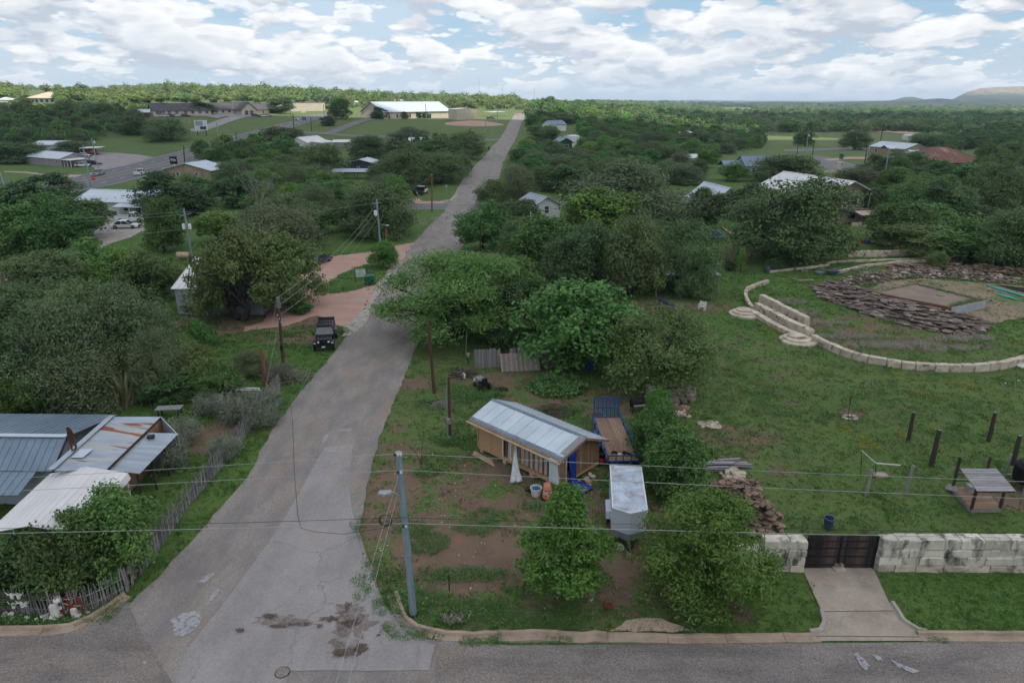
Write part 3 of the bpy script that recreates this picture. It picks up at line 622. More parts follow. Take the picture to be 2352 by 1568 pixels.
hills('hills', 'mesa_slope', [(2050, 240), (2100, 233), (2130, 229), (2145, 222), (2160, 215), (2185, 209), (2225, 206.5), (2290, 205), (2352, 206), (2600, 204), (2900, 210), (3200, 225)], 3200, 4600, -10, rough=14)
hills('hills', 'hill_slope', [(1860, 236), (1960, 233), (2000, 230), (2025, 224.5), (2045, 224), (2065, 228), (2090, 231), (2200, 234)], 4300, 5200, -10, rough=6)
hills('hills', 'hill_slope', [(1560, 238), (1700, 234), (1764, 233), (1850, 234), (1950, 232), (2000, 231), (2050, 231), (2075, 228), (2100, 226.5), (2125, 228), (2150, 233), (2300, 238), (2700, 236), (3200, 236)], 2600, 3400, -10, rough=5)
hills('hills', 'hill_slope', [(1100, 236), (1400, 232), (1500, 230.6), (1570, 229.6), (1640, 231), (1900, 234)], 7000, 9000, -10, rough=5)
# the heavy cloud above that keeps the town in shade
def cloud(sx, sy, rx, ry):
 mb = MB(); n, k = 40, 18; base = 750.0
 off = sd*(base/sd.z)
 cx, cy, h = sx + off.x, sy + off.y, 150
 for j in range(k + 1):
  th_ = math.pi*j/k
  for i in range(n):
   a = 2*math.pi*i/n; q = 1 + .13*jit(math.cos(a)*1.5, math.sin(a)*1.5, 1, 9)
   s_ = math.sin(th_); x = cx + rx*s_**.6*math.cos(a)*q; y = cy + ry*s_**.6*math.sin(a)*q
   z = base + math.cos(th_)*(h if th_ < math.pi/2 else 25) + (1 if th_ < math.pi/2 else .2)*50*jit(x*.004, y*.004, 1, 3)
   mb.v.append((x, y, z))
 for j in range(k):
  for i in range(n): a = j*n + i; b = j*n + (i + 1) % n; mb.f.append((a, a + n, b + n, b))
 m = MATS['cloud_mist']; nt = m.node_tree; nt.nodes.clear(); t_ = nt.nodes.new('ShaderNodeBsdfTranslucent'); t_.inputs[0].default_value = (.9, .9, .92, 1)
 o_ = nt.nodes.new('ShaderNodeOutputMaterial'); nt.links.new(t_.outputs[0], o_.inputs[0])
 o = mb.build('cloud', m, smooth=True); struct(o); return o
for q in ((60, 10, 660, 470), (640, 760, 520, 430), (1500, 3500, 1900, 900)): cloud(*q)
# ------------------------------------------------------------------ vegetation
def quads_mesh(name, C_, N_, S_, tone, aspect=.55, droop=None):
 n = len(C_); rnd = np.random.normal(size=(n, 3)); t = np.cross(N_, rnd); t /= np.linalg.norm(t, axis=1)[:, None] + 1e-9
 b = np.cross(N_, t); S = S_[:, None]
 v = np.stack([C_ - t*S, C_ + b*S*aspect + N_*S*.12, C_ + t*S, C_ - b*S*aspect + N_*S*.12], 1).reshape(-1, 3)
 f = np.arange(4*n)
 me = bpy.data.meshes.new(name); me.vertices.add(4*n); me.vertices.foreach_set('co', v.ravel()); me.loops.add(4*n); me.loops.foreach_set('vertex_index', f.astype(np.int32))
 me.polygons.add(n); me.polygons.foreach_set('loop_start', np.arange(0, 4*n, 4, dtype=np.int32)); me.polygons.foreach_set('loop_total', np.full(n, 4, np.int32)); me.update()
 a = me.attributes.new('tone', 'FLOAT', 'FACE'); a.data.foreach_set('value', tone.astype(np.float32)); return me
def sph(n):
 v = np.random.normal(size=(n, 3)); return v/np.linalg.norm(v, axis=1)[:, None]
def crown_points(R, H, z0, nl, nt, nlf, lr=(.22, .36), shape='dome', spread=.3, size=.2, flat=1.0, sparse=0):
 """lobes > twigs > leaves; returns centres, normals, sizes, tones, lobe centres"""
 Cs, Ns, Ss, Ts, lobes = [], [], [], [], []
 hc = (H - z0)
 k = 0
 while k < nl:
  d = sph(1)[0]; u = random.random()**(1/2.2)
  x, y, z = d[0]*u, d[1]*u, d[2]*u
  if shape == 'dome':
   z = random.uniform(-.95, .92)**1; w = math.sqrt(max(.05, 1 - max(0, z + .25)**2/1.5)); w *= 1 if z > -.5 else .93; a = random.uniform(0, 6.28); r_ = random.random()**.38*w; x, y = r_*math.cos(a), r_*math.sin(a)
  if shape == 'oval':
   z = random.uniform(-.95, .95); w = math.sqrt(1 - (z*.8 + .12)**2)*(1 if z < -.25 else 1 - .72*(z + .25)); a = random.uniform(0, 6.28); r_ = random.random()**.5*w; x, y = r_*math.cos(a), r_*math.sin(a)
  if shape == 'mound': z = abs(z)
  rl = random.uniform(*lr)*R; m = 1 - rl/R*.8
  c = np.array([x*R*m, y*R*m, z0 + hc*(.5 if shape != 'mound' else .1) + z*hc*(.5 if shape != 'mound' else .8)*(1 - rl/hc*.5)])
  c[2] = max(c[2], z0 + rl*.45*flat); lobes.append((c, rl)); k += 1
  lt = random.uniform(0, 1)
  d = sph(nt*2); d = d[d[:, 2] > -.45][:nt]; n_ = len(d)
  tw = c + d*rl*np.random.uniform(.7, 1.05, (n_, 1))*np.array([1, 1, flat])
  tt = np.clip(lt*.45 + np.random.uniform(0, .55, n_), 0, 1)
  q = np.repeat(np.arange(n_), nlf); m_ = len(q)
  off = np.random.normal(size=(m_, 3))*rl*spread*np.array([1, 1, .6])
  Cs.append(tw[q] + off); nn = d[q]*.8 + np.random.normal(size=(m_, 3))*.55 + np.array([0, 0, .45]); nn /= np.linalg.norm(nn, axis=1)[:, None]
  Ns.append(nn); Ss.append(np.random.uniform(.6, 1.25, m_)*size); Ts.append(np.clip(tt[q] + np.random.normal(size=m_)*.16, 0, 1))
 return np.concatenate(Cs), np.concatenate(Ns), np.concatenate(Ss), np.concatenate(Ts), lobes
def trunk_mb(H, z0, R, lobes, r0, nl=9, multi=1, bend=.25):
 mb = MB(); top = z0 + .12*(H - z0)
 for s in range(multi):
  a = 6.28*s/multi + .5; ox, oy = (0, 0) if multi == 1 else (math.cos(a)*r0, math.sin(a)*r0)
  k = Vector((ox*3 + random.uniform(-.3, .3)*bend*R*.4, oy*3 + random.uniform(-.3, .3)*bend*R*.4, top))
  mb.tube([(ox, oy, -.3), (ox, oy, .15), tuple(Vector((ox, oy, 0)).lerp(k, .5) + Vector((.1*R*bend*random.uniform(-1, 1), .1*R*bend*random.uniform(-1, 1), 0))), k], [r0*1.5, r0*1.15, r0*.9, r0*.75], 8)
  ls = sorted(lobes, key=lambda l: random.random())[:nl]
  for c, rl in ls:
   c = Vector(c); m = k.lerp(c, .5) + Vector((0, 0, .12*(H - z0)*random.uniform(-.2, 1))); e = c + Vector((0, 0, rl*.5))
   mb.tube([k - Vector((0, 0, .15)), k.lerp(m, .5), m, c, e], [r0*.5, r0*.4, r0*.28, r0*.16, r0*.05], 5)
   for _ in range(2):
    d = Vector(sph(1)[0])*rl*.9; mb.tube([m.lerp(c, .5), c + d*.5, c + d], [r0*.14, r0*.09, r0*.03], 4)
 return mb
PROTO = {}; PARK = []
def proto(kind, leaf, R, H, z0, r0, shape='dome', nl=26, nt=22, nlf=18, size=.2, aspect=.55, lr=(.22, .36), spread=.3, flat=1.0, multi=1, limbs=9, name=None, barkm='bark'):
 Cc, Nn, Ss, Tt, lobes = crown_points(R, H, z0, nl, nt, nlf, lr, shape, spread, size, flat)
 me = quads_mesh('crown', Cc, Nn, Ss, Tt, aspect); me.materials.append(MATS[leaf])
 lo = Cc.min(0); hi = Cc.max(0)
 tm = trunk_mb(H, z0, R, lobes, r0, limbs, multi); tme = bpy.data.meshes.new('trunk'); tme.from_pydata(tm.v, [], tm.f); tme.update(); tme.materials.append(MATS[barkm])
 PROTO.setdefault(kind, []).append(dict(crown=me, trunk=tme, w=float(np.percentile(abs(Cc[:, 0]), 98.5)*2), h=float(np.percentile(Cc[:, 2], 99.5)), name=name or 'tree'))
for i in range(2):
 proto('oak', 'leaf_oak', 5, 6.2, .45, .3, nl=44, nt=26, nlf=22, size=.135, multi=2, limbs=10, spread=.24, name='live_oak_tree')
 proto('grey', 'leaf_oak_grey', 5, 6, .25, .3, nl=48, nt=26, nlf=24, size=.115, multi=2, limbs=10, spread=.26, name='grey_oak_tree')
 proto('mid', 'leaf_mid', 4, 6.5, .4, .22, nl=34, nt=24, nlf=16, size=.17, spread=.25, name='elm_tree')
 proto('dark', 'leaf_dark', 3.6, 6.5, .3, .25, nl=34, nt=24, nlf=16, size=.16, spread=.25, name='cedar_tree')
 proto('bright', 'leaf_bright', 3.6, 6, .5, .18, nl=30, nt=22, nlf=18, size=.17, lr=(.24, .4), spread=.28, name='hackberry_tree')
proto('olive', 'leaf_olive', 5, 6, .3, .3, nl=46, nt=26, nlf=17, size=.15, spread=.26, lr=(.15, .25), multi=2, name='live_oak_tree')
proto('lime', 'leaf_lime', 3.6, 5.5, .3, .18, nl=22, nt=22, nlf=18, size=.16, spread=.27, name='hackberry_tree')
proto('mesq', 'leaf_mesq', 5.5, 7, 1.1, .28, nl=72, nt=26, nlf=18, size=.13, aspect=.34, lr=(.13, .24), spread=.34, flat=.8, multi=2, limbs=16, name='mesquite_tree')
proto('wisp', 'leaf_olive', 4, 6.3, .5, .12, nl=44, nt=22, nlf=15, size=.12, aspect=.5, lr=(.16, .3), spread=.42, multi=3, limbs=12, name='elm_tree')
proto('pear', 'leaf_pear', 2.3, 5.5, .4, .11, shape='oval', nl=95, nt=18, nlf=14, size=.085, lr=(.13, .24), spread=.32, limbs=14, name='pear_tree')
proto('pecan', 'leaf_pear', 3.0, 4.8, .4, .12, nl=85, nt=22, nlf=17, size=.10, aspect=.34, lr=(.13, .26), spread=.36, flat=.9, limbs=16, name='pecan_tree')
proto('hedge', 'leaf_hedge', 3, 3.6, .3, .12, shape='mound', nl=40, nt=26, nlf=18, size=.11, lr=(.2, .32), spread=.25, multi=3, name='shrub')
proto('sage', 'leaf_sage', 1.6, 1.8, .1, .05, shape='mound', nl=16, nt=22, nlf=14, size=.075, aspect=.35, lr=(.28, .42), spread=.33, multi=3, limbs=6, name='sage_bush')
proto('bush', 'leaf_mid', 1.6, 1.9, .1, .05, shape='mound', nl=14, nt=20, nlf=14, size=.1, lr=(.28, .42), spread=.3, multi=3, limbs=5, name='bush')
proto('hill', 'leaf_hill', 3.4, 4.2, .5, .15, nl=16, nt=18, nlf=9, size=.32, lr=(.26, .42), name='hill_oak_tree')
proto('sapl', 'leaf_lime', 1.2, 3.2, .9, .04, shape='oval', nl=10, nt=14, nlf=9, size=.1, lr=(.22, .4), spread=.4, limbs=8, name='sapling')
proto('thin', 'leaf_olive', 1.0, 3.0, 1.2, .03, shape='oval', nl=7, nt=10, nlf=5, size=.07, lr=(.2, .35), spread=.5, limbs=7, name='sapling')
# dead tree: limbs only
def bare(R, H, r0, n=12, seed=1):
 rg = random.Random(seed); mb = MB(); mb.tube([(0, 0, -.2), (0, 0, H*.25)], [r0*1.2, r0*.8], 7)
 for i in range(n):
  a = rg.uniform(0, 6.28); e = Vector((math.cos(a)*R*rg.uniform(.4, 1), math.sin(a)*R*rg.uniform(.4, 1), H*rg.uniform(.5, 1))); k = Vector((0, 0, H*rg.uniform(.1, .3)))
  m = k.lerp(e, .5) + Vector((0, 0, H*.1)); mb.tube([k, m, e], [r0*.5, r0*.3, r0*.08], 5)
  for j in range(4):
   s = m.lerp(e, rg.random()); d = e - k; d = Vector((d.x*rg.uniform(.1, .5) + rg.uniform(-.3, .3)*R, d.y*.3 + rg.uniform(-.3, .3)*R, rg.uniform(0, .3)*H)); mb.tube([s, s + d*.5 + Vector((0, 0, .1)), s + d], [r0*.18, r0*.1, r0*.03], 4)
 return mb
OCC = []      # occupied ground: x, y, r
CNT = {}
def put_tree(kind, x, y, w, h, label, cat=None, group=None, rz=None, trunk=True, z=None, name=None, var=None):
 ps = PROTO[kind]; p = ps[(var if var is not None else CNT.get(kind, 0)) % len(ps)]; CNT[kind] = CNT.get(kind, 0) + 1
 nm = name or p['name']; t = bpy.data.objects.new(nm, None); COL.objects.link(t); t.empty_display_size = .3
 t.location = (x, y, Tz(x, y) if z is None else z); t.rotation_euler = (0, 0, random.uniform(0, 6.28) if rz is None else rz); t.scale = (w/p['w'], w/p['w'], h/p['h'])
 tag(t, label, cat or ('bush' if 'bush' in nm else 'shrub' if nm == 'shrub' else 'tree'), group); LOC[t.name] = (tuple(t.location), 0)
 c = bpy.data.objects.new('crown', p['crown']); COL.objects.link(c); c.parent = t
 if trunk: k = bpy.data.objects.new('trunk', p['trunk']); COL.objects.link(k); k.parent = t
 OCC.append((x, y, w*.42)); return t
def tree(kind, x0, y0, x1, y1, label, group=None, dy=0, **kw):
 """tree from the box its crown fills in the survey picture"""
 cx = (x0 + x1)/2; g = G(cx, y1); r = 2.0
 for _ in range(5):
  Y = g.y + .62*r; z = Tz(g.x, Y); dep = proj(g.x, Y, z + 2)[2]; r = (x1 - x0)/FOC*dep/2
 Y += dy; p = P(cx, y0 + 2, Y - r*.12); h = max(.8, p.z - Tz(p.x, Y)); xx = G(cx, 800, 5).x
 x = (cx - 1176)/FOC*proj(0, Y, z + h*.5)[2]
 return put_tree(kind, x, Y, 2*r, h, label, group=group, **kw)
# nearest
tree('pear', 1197, 1130, 1402, 1412, 'dense bright green oval tree on the worn lot, left of the enclosed trailer tongue', trunk=True)
tree('pecan', 1478, 1158, 1765, 1425, 'wide feathery green tree in front of the pale stone wall, left of the gate')
tree('mid', 1480, 1000, 1640, 1175, 'green tree overhanging the right side of the white enclosed trailer', dy=.3)
tree('mid', 1446, 925, 1568, 1075, 'green tree beside the right rail of the blue flatbed trailer', name='boundary_tree')
tree('bright', 1476, 895, 1545, 990, 'small light green tree at the boundary between the smoker and the rubble pile')
tree('wisp', 1388, 718, 1632, 925, 'thin leaved olive green tree with bare twigs, right of the grey board fence')
tree('mid', 1190, 650, 1440, 872, 'broad dense green tree leaning over the grey board fence')
tree('mesq', 880, 585, 1212, 805, 'large feathery yellow green mesquite overhanging the right side of the road', var=0)
tree('dark', 1090, 655, 1215, 800, 'dark green tree tucked behind the mesquite at the left end of the board fence')
tree('mid', 1168, 628, 1300, 775, 'green tree covering the left end of the hidden white roof behind the fence')
tree('bright', 1120, 590, 1240, 700, 'leafy green tree rising behind the mesquite on the drive side')
tree('hedge', -40, 1232, 205, 1366, 'dark green rounded shrub mass behind the picket fence at the bottom left corner', dy=-.5)
tree('hedge', 60, 1196, 235, 1340, 'dark reddish green shrub in front of the white carport roof', dy=-1.0)
tree('mid', 165, 1140, 350, 1325, 'bright green tree with yellow leaves at the corner of the white carport', dy=-.7)
tree('bright', 245, 1150, 330, 1250, 'small green tree between the white carport and the picket fence')
tree('bush', 225, 1290, 310, 1350, 'light green bush just inside the bend of the picket fence', cat='bush')
# the big grey-brown thicket on the left
tree('grey', 40, 690, 235, 930, 'big grey brown oak filling the left thicket, farther from the road')
tree('grey', 175, 660, 400, 905, 'largest grey brown oak of the left thicket with a rounded top')
tree('grey', 90, 790, 300, 952, 'grey brown oak at the foot of the thicket behind the blue grey roof')
tree('grey', 290, 760, 420, 925, 'grey oak on the road side of the left thicket')
tree('lime', 268, 800, 345, 915, 'small vivid green tree in front of the grey brown thicket')
tree('olive', 395, 786, 500, 900, 'yellow green tree with a soft drooping top beside the grey thicket')
tree('mid', 440, 832, 556, 920, 'round green tree above the silvery sage bushes')
tree('mid', -40, 765, 72, 930, 'mid green tree at the left edge beside the grey thicket')
tree('bright', -20, 870, 68, 962, 'bright green shrubby tree at the left edge behind the blue grey roof')
tree('bright', 40, 862, 120, 960, 'small fresh green tree behind the ridge of the blue grey roof')
tree('dark', 330, 860, 440, 935, 'dark low tree in the shade behind the rusty roof')
tree('bush', 430, 735, 490, 800, 'green bush on the lawn edge left of the parked black off-roader', cat='bush')
tree('lime', 200, 572, 330, 690, 'bright lime green tree left of the white metal shed')
tree('olive', 260, 580, 402, 700, 'yellow green tree leaning toward the white metal shed')
tree('mid', 115, 552, 255, 655, 'mid green tree beside the tan dirt track on the left')
tree('mid', 88, 600, 180, 662, 'low green tree below the tan dirt track')
tree('olive', 436, 535, 645, 734, 'wide olive green oak spreading in front of the white metal shed', dy=-3.2)
tree('olive', 560, 540, 745, 705, 'spreading olive green oak between the white metal shed and the pink drive', dy=-2)
tree('grey', 540, 472, 742, 592, 'grey green oak behind the spreading oaks')
tree('mid', 665, 690, 716, 724, 'small shadowy tree under the oaks by the pink drive')
tree('bright', 846, 553, 912, 620, 'small bright tree on the grass island beside the road')
tree('grey', 530, 805, 620, 870, 'grey twiggy brush at the foot of the two brown poles', name='brush', cat='brush')
tree('sage', 615, 830, 672, 885, 'grey twiggy bush just right of the tall brown pole', cat='bush')
# left middle
L = [('dark', 315, 395, 475, 500, 'dark green tree overhanging the right end of the white house roof'), ('mid', 322, 455, 415, 585, 'green tree beside the white cars in the gravel yard'),
 ('mid', 395, 400, 505, 470, 'dark green tree in front of the stone building'), ('bright', 450, 485, 548, 562, 'bright green round tree right of the transformer pole'),
 ('dark', 500, 400, 600, 480, 'dark tree right of the stone building'), ('grey', 560, 415, 640, 470, 'bare grey tree with pale branches among green crowns'),
 ('dark', 10, 400, 178, 480, 'dark green tree above the bend of the highway'), ('mid', -30, 470, 105, 600, 'dark green tree at the left edge by the tan dirt track'), ('mid', 60, 458, 206, 598, 'big dark green tree left of the white house'),
 ('mid', 612, 318, 690, 378, 'light green tree with an open crown on the grass beside the white roofed house'), ('oak', 668, 330, 792, 408, 'dark round tree below the white roofed house'),
 ('bright', 640, 420, 705, 478, 'bright green tree on the left of the dark blue house garden'), ('oak', 600, 290, 690, 325, 'grey green tree between the highway and the white roofed house'),
 ('oak', 795, 310, 885, 370, 'dark tree behind the small white cottage'), ('grey', 893, 290, 985, 325, 'grey twiggy oak on the church lawn'), ('oak', 872, 340, 985, 438, 'large dark oak right of the dark blue house'),
 ('oak', 950, 350, 1066, 425, 'large dark oak at the roadside before the parked truck'), ('oak', 1020, 302, 1112, 368, 'dark oak group on the verge below the church'), ('mid', 970, 312, 1050, 360, 'mid green trees behind the dark oaks'),
 ('oak', 790, 424, 960, 552, 'broad olive dark oak beside the galvanized transformer pole'), ('mid', 700, 416, 800, 490, 'green tree in front of the grey metal roof'), ('mid', 640, 465, 760, 545, 'green tree in the gap left of the broad oak'),
 ('bright', 770, 414, 845, 462, 'leafy bright tree under the grey metal roof'), ('oak', 560, 470, 660, 520, 'dull green oak in the left thicket'),
 ('oak', 335, 270, 425, 328, 'spreading dark oak on the lawn with a thick bare trunk'), ('oak', 270, 265, 345, 312, 'dark oak at the edge of the lawn, left of the spreading oak'), ('oak', 190, 235, 262, 275, 'dark oak on the slope left of the red shed'),
 ('oak', -30, 325, 98, 378, 'dark oak left of the metal roofed house'), ('oak', 130, 322, 215, 352, 'grey oak behind the metal roofed house'), ('mid', 442, 320, 485, 365, 'slender tree beside the highway'), ('mid', 465, 333, 535, 385, 'bright tree left of the small grey roof'), ('oak', 530, 320, 578, 368, 'round topped tree with a dark trunk beside the highway'),
 ('dark', 612, 226, 672, 262, 'dark round tree beside the brick building entrance'), ('dark', 435, 231, 490, 264, 'dark round tree in front of the long brick building'), ('mid', 755, 225, 808, 275, 'green tree beside the highway bend near the church'), ('dark', 735, 265, 770, 290, 'dark bush below the highway bend'),
 ('dark', 851, 244, 890, 274, 'dark tree at the left corner of the white church'), ('dark', 897, 256, 913, 272, 'first small dark tree against the church wall'), ('dark', 911, 255, 940, 273, 'dark tree pair against the middle of the church wall'), ('dark', 951, 254, 969, 272, 'small dark tree right of the church doors'), ('dark', 970, 255, 987, 272, 'small dark tree nearest the church pole')]
for a in L: tree(*a)
# right of the road
L = [('mid', 1050, 462, 1170, 582, 'green tree at the roadside behind the brown pole'), ('wisp', 1088, 410, 1170, 478, 'willowy green tree beside the far crossing'), ('grey', 1148, 375, 1225, 470, 'grey green tree on the lawn left of the white cottage'),
 ('oak', 1215, 380, 1290, 440, 'dark oak behind the white cottage'), ('grey', 1292, 372, 1590, 545, 'enormous grey brown oak in the middle of the wood'), ('bright', 1290, 435, 1480, 560, 'bright green tree right of the white cottage'), ('mid', 1165, 500, 1330, 640, 'green tree behind the tall white mast'),
 ('oak', 1255, 518, 1420, 680, 'big olive oak behind the board fence garden'), ('oak', 1380, 500, 1530, 690, 'big dull green oak left of the blue white roof'), ('oak', 1510, 510, 1645, 672, 'dark oak growing in front of the blue white roof'), ('oak', 1550, 560, 1650, 690, 'low oak branches at the edge of the lawn beside the white bench'),
 ('dark', 1578, 432, 1668, 525, 'dark rounded magnolia beside the trampoline'), ('dark', 1660, 420, 1765, 505, 'dark glossy tree right of the pale roof'), ('oak', 1695, 412, 1962, 612, 'very large dark oak in front of the two storey white house'),
 ('dark', 1975, 420, 2032, 512, 'dark magnolia with white flowers right of the two storey house'), ('grey', 1925, 383, 2022, 435, 'grey green oak between the two storey house and the cul-de-sac'), ('mid', 1655, 370, 1722, 418, 'round mid green tree in front of the blue grey roof'), ('oak', 1725, 355, 1880, 420, 'wide dark oak right of the blue grey roof'),
 ('oak', 1935, 296, 1995, 345, 'round oak alone on the mown field'), ('mid', 1828, 300, 1873, 336, 'bushy tree on the field left of the lone oak'), ('oak', 2085, 305, 2195, 350, 'dark oak behind the stone house'), ('mid', 2030, 345, 2090, 395, 'tree with a bare dark trunk beside the galvanized street lamp'),
 ('mid', 2128, 368, 2196, 425, 'green tree before the left half of the rusty hipped roof'), ('oak', 2185, 375, 2250, 430, 'dull oak before the right half of the rusty hipped roof'), ('mid', 2005, 445, 2110, 520, 'green tree right of the magnolia'), ('dark', 2110, 415, 2240, 520, 'dark tree in front of the rusty hipped roof'), ('mid', 2010, 470, 2150, 570, 'light green shrubby tree above the garden terrace'), ('dark', 2200, 470, 2290, 530, 'dark rounded tree at the end of the garden path'),
 ('mid', 2140, 500, 2330, 610, 'low green thicket behind the rubble wall'), ('oak', 2250, 480, 2400, 625, 'dull green tree mass at the right edge above the rubble wall'), ('wisp', 2020, 520, 2240, 600, 'feathery low trees left of the rubble wall'), ('sapl', 1692, 570, 1716, 626, 'bright yellow green sapling beside the black fence'),
 ('dark', 1660, 595, 1690, 622, 'small dark shrub by the black fence'), ('oak', 2230, 375, 2352, 500, 'dark tree behind the right end of the rusty roof'), ('mid', 2140, 400, 2200, 450, 'green tree in front of the rusty roof hip')]
for a in L: tree(*a)
tree('thin', 1933, 878, 1975, 962, 'thin young tree staked in a stone ring on the lawn', dy=-.4)
tree('wisp', 2130, 575, 2180, 620, 'small bush growing at the end of the terrace wall', cat='bush')
tree('bush', 1760, 590, 1800, 620, 'dark clipped bush inside the black fence', cat='bush')
# sage bushes along the picket fence
for i, (x0, y0, x1, y1, l) in enumerate([(345, 1010, 432, 1090, 'silver green sage bush beside the lowest metal roof'), (375, 960, 460, 1030, 'silver green sage bush behind the right end of the rusty roof'), (440, 905, 520, 960, 'silver sage bush by the weathered picnic table'),
      (495, 900, 600, 980, 'largest silver sage bush, where the picket fence begins'), (560, 895, 650, 955, 'silver sage bush under the two white pipes'), (480, 1000, 560, 1060, 'sage bush growing through the picket fence'), (560, 930, 640, 990, 'grey sage bush on the road side of the picket fence')]):
 tree('sage', x0, y0, x1, y1, l, group='sage bushes', cat='bush')
# dead wood
t = thing('dead_tree', 'bare grey dead tree beside the pink rubble at the left edge', 'tree', G(60, 700)); bare(5, 4.5, .12, 16, 3).build('trunk', 'dead_wood', t)
t = thing('dead_tree', 'bare dead tree with pale branches in the crowns above the broad oak', 'tree', G(600, 500)); bare(4, 9.5, .2, 14, 5).build('trunk', 'dead_wood', t)
t = thing('dead_sapling', 'thin bare reddish sapling left of the wooden shed', 'tree', G(968, 1078)); bare(1.0, 2.3, .035, 9, 8).build('trunk', 'brush_dead', t)
# ---- fill the woods: counted trees in front, one mass behind
def inpoly(p, poly):
 x, y = p; c = False; n = len(poly)
 for i in range(n):
  (x1, y1), (x2, y2) = poly[i], poly[i - 1]
  if (y1 > y) != (y2 > y) and x < (x2 - x1)*(y - y1)/(y2 - y1) + x1: c = not c
 return c
STUFF = {}
def tree_label(k, x, y, w, place):
 col = {'oak': 'olive dark', 'grey': 'grey green', 'mid': 'mid green', 'dark': 'dark green', 'bright': 'bright green', 'olive': 'olive green', 'hill': 'sunlit light green', 'lime': 'yellow green'}[k]
 best = min(MARKS, key=lambda m: (m[1] - x)**2 + (m[2] - y)**2); dx, dy = x - best[1], y - best[2]
 side = ('right of' if dx > 0 else 'left of') if abs(dx) > abs(dy) else ('behind' if dy > 0 else 'in front of')
 s_ = '%s %s tree %s the %s in the %s' % ('small' if w < 7 else 'broad' if w > 8.7 else 'medium', col, side, best[0], place)
 return s_ if len(s_.split()) < 17 else s_.rsplit(' in the ', 1)[0] + ', ' + place.split()[0]
MARKS = [(n_,) + tuple(G(a, b))[:2] for n_, a, b in (('white cottage', 1240, 490), ('green fronted house', 1300, 335), ('tiny blue roof', 1244, 263), ('small white roof', 1583, 320), ('sheet metal shed', 1588, 382), ('pale blue roof by the far road', 1283, 300), ('long white roof', 1324, 277), ('enormous grey oak', 1440, 470), ('first far pole', 1565, 272), ('pale garage roof', 1668, 470), ('blue grey seamed roof', 1750, 390), ('two storey house', 1900, 480), ('cul-de-sac street lamp', 2030, 425), ('rusty hipped roof', 2180, 390), ('garden path wall', 2200, 515), ('kitchen garden wall', 2060, 585), ('rubble wall', 2250, 615), ('tan stone house', 2040, 350), ('dark roofed shed', 2210, 302), ('mowed field', 1950, 330), ('red brown house', 1800, 288), ('far white carport', 1900, 295), ('pale blue gable', 2340, 295),
 ('white church', 950, 265), ('flat tan building', 705, 252), ('long brick building', 430, 258), ('red shed', 328, 270), ('tan roofed hilltop house', 100, 236), ('leftmost white building', 15, 238), ('grey walled house', 100, 375), ('ridge houses', 516, 226), ('skyline blocks', 1000, 232), ('dark blue house', 828, 398), ('galvanized transformer pole', 874, 566), ('flatbed truck', 967, 446), ('open sided shed', 1566, 668), ('board fence garden', 1240, 760), ('tan dirt track', 60, 600), ('blue grey roofed house', 60, 1000), ('lone oak on the field', 1965, 345), ('metal roofed stone building', 430, 408), ('trampoline', 1640, 540), ('small pavilion', 1550, 510), ('white metal shed', 500, 722), ('road end', 1185, 280), ('two gabled white house', 690, 340), ('long white mobile home', 2120, 366), ('second far pole', 1592, 268))]
KEEP = []      # free px boxes where nothing may be planted
def fill(poly, sp, kinds, label, group, nmax, wr=(6, 10), hr=(4.5, 7), stuff='woodland', seedn=1, keep=(), ymaxs=2500):
 rg = random.Random(seedn); W = [G(*p) for p in poly]; x0 = min(p.x for p in W); x1 = max(p.x for p in W); y0 = min(p.y for p in W); y1 = min(ymaxs, max(p.y for p in W))
 cell = {}; pts = []; area = (x1 - x0)*(y1 - y0); tries = int(min(60000, area/(sp*sp)*2.6))
 for _ in range(tries):
  x, y = rg.uniform(x0, x1), rg.uniform(y0, y1)
  s = sp*(1 + max(0, y - 400)/900)
  px, py, dep = proj(x, y, Tz(x, y))
  if not inpoly((px, py), poly): continue
  if any(a <= px <= c and b <= py <= d for a, b, c, d in keep): continue
  p2 = proj(x, y, Tz(x, y) + 4.5)
  if any(a <= p2[0] <= c and b <= p2[1] <= d for a, b, c, d in keep): continue
  k = (int(x//s), int(y//s)); bad = False
  for i in (-1, 0, 1):
   for j in (-1, 0, 1):
    for q in cell.get((k[0] + i, k[1] + j), ()):
     if (q[0] - x)**2 + (q[1] - y)**2 < s*s: bad = True
  if bad: continue
  if y < 420 and any((a - x)**2 + (b - y)**2 < (r + sp*.32)**2 for a, b, r in OCC): continue
  cell.setdefault(k, []).append((x, y)); pts.append((x, y, s/sp))
 pts.sort(key=lambda p: p[1])
 for i, (x, y, f) in enumerate(pts):
  k = rg.choice(kinds); w = rg.uniform(*wr)*f; h = rg.uniform(*hr)*(1 + (f - 1)*.3)
  if i < nmax: put_tree(k, x, y, w, h, tree_label(k, x, y, w, label), group=group)
  else: STUFF.setdefault((stuff, k), []).append((x, y, Tz(x, y), w))
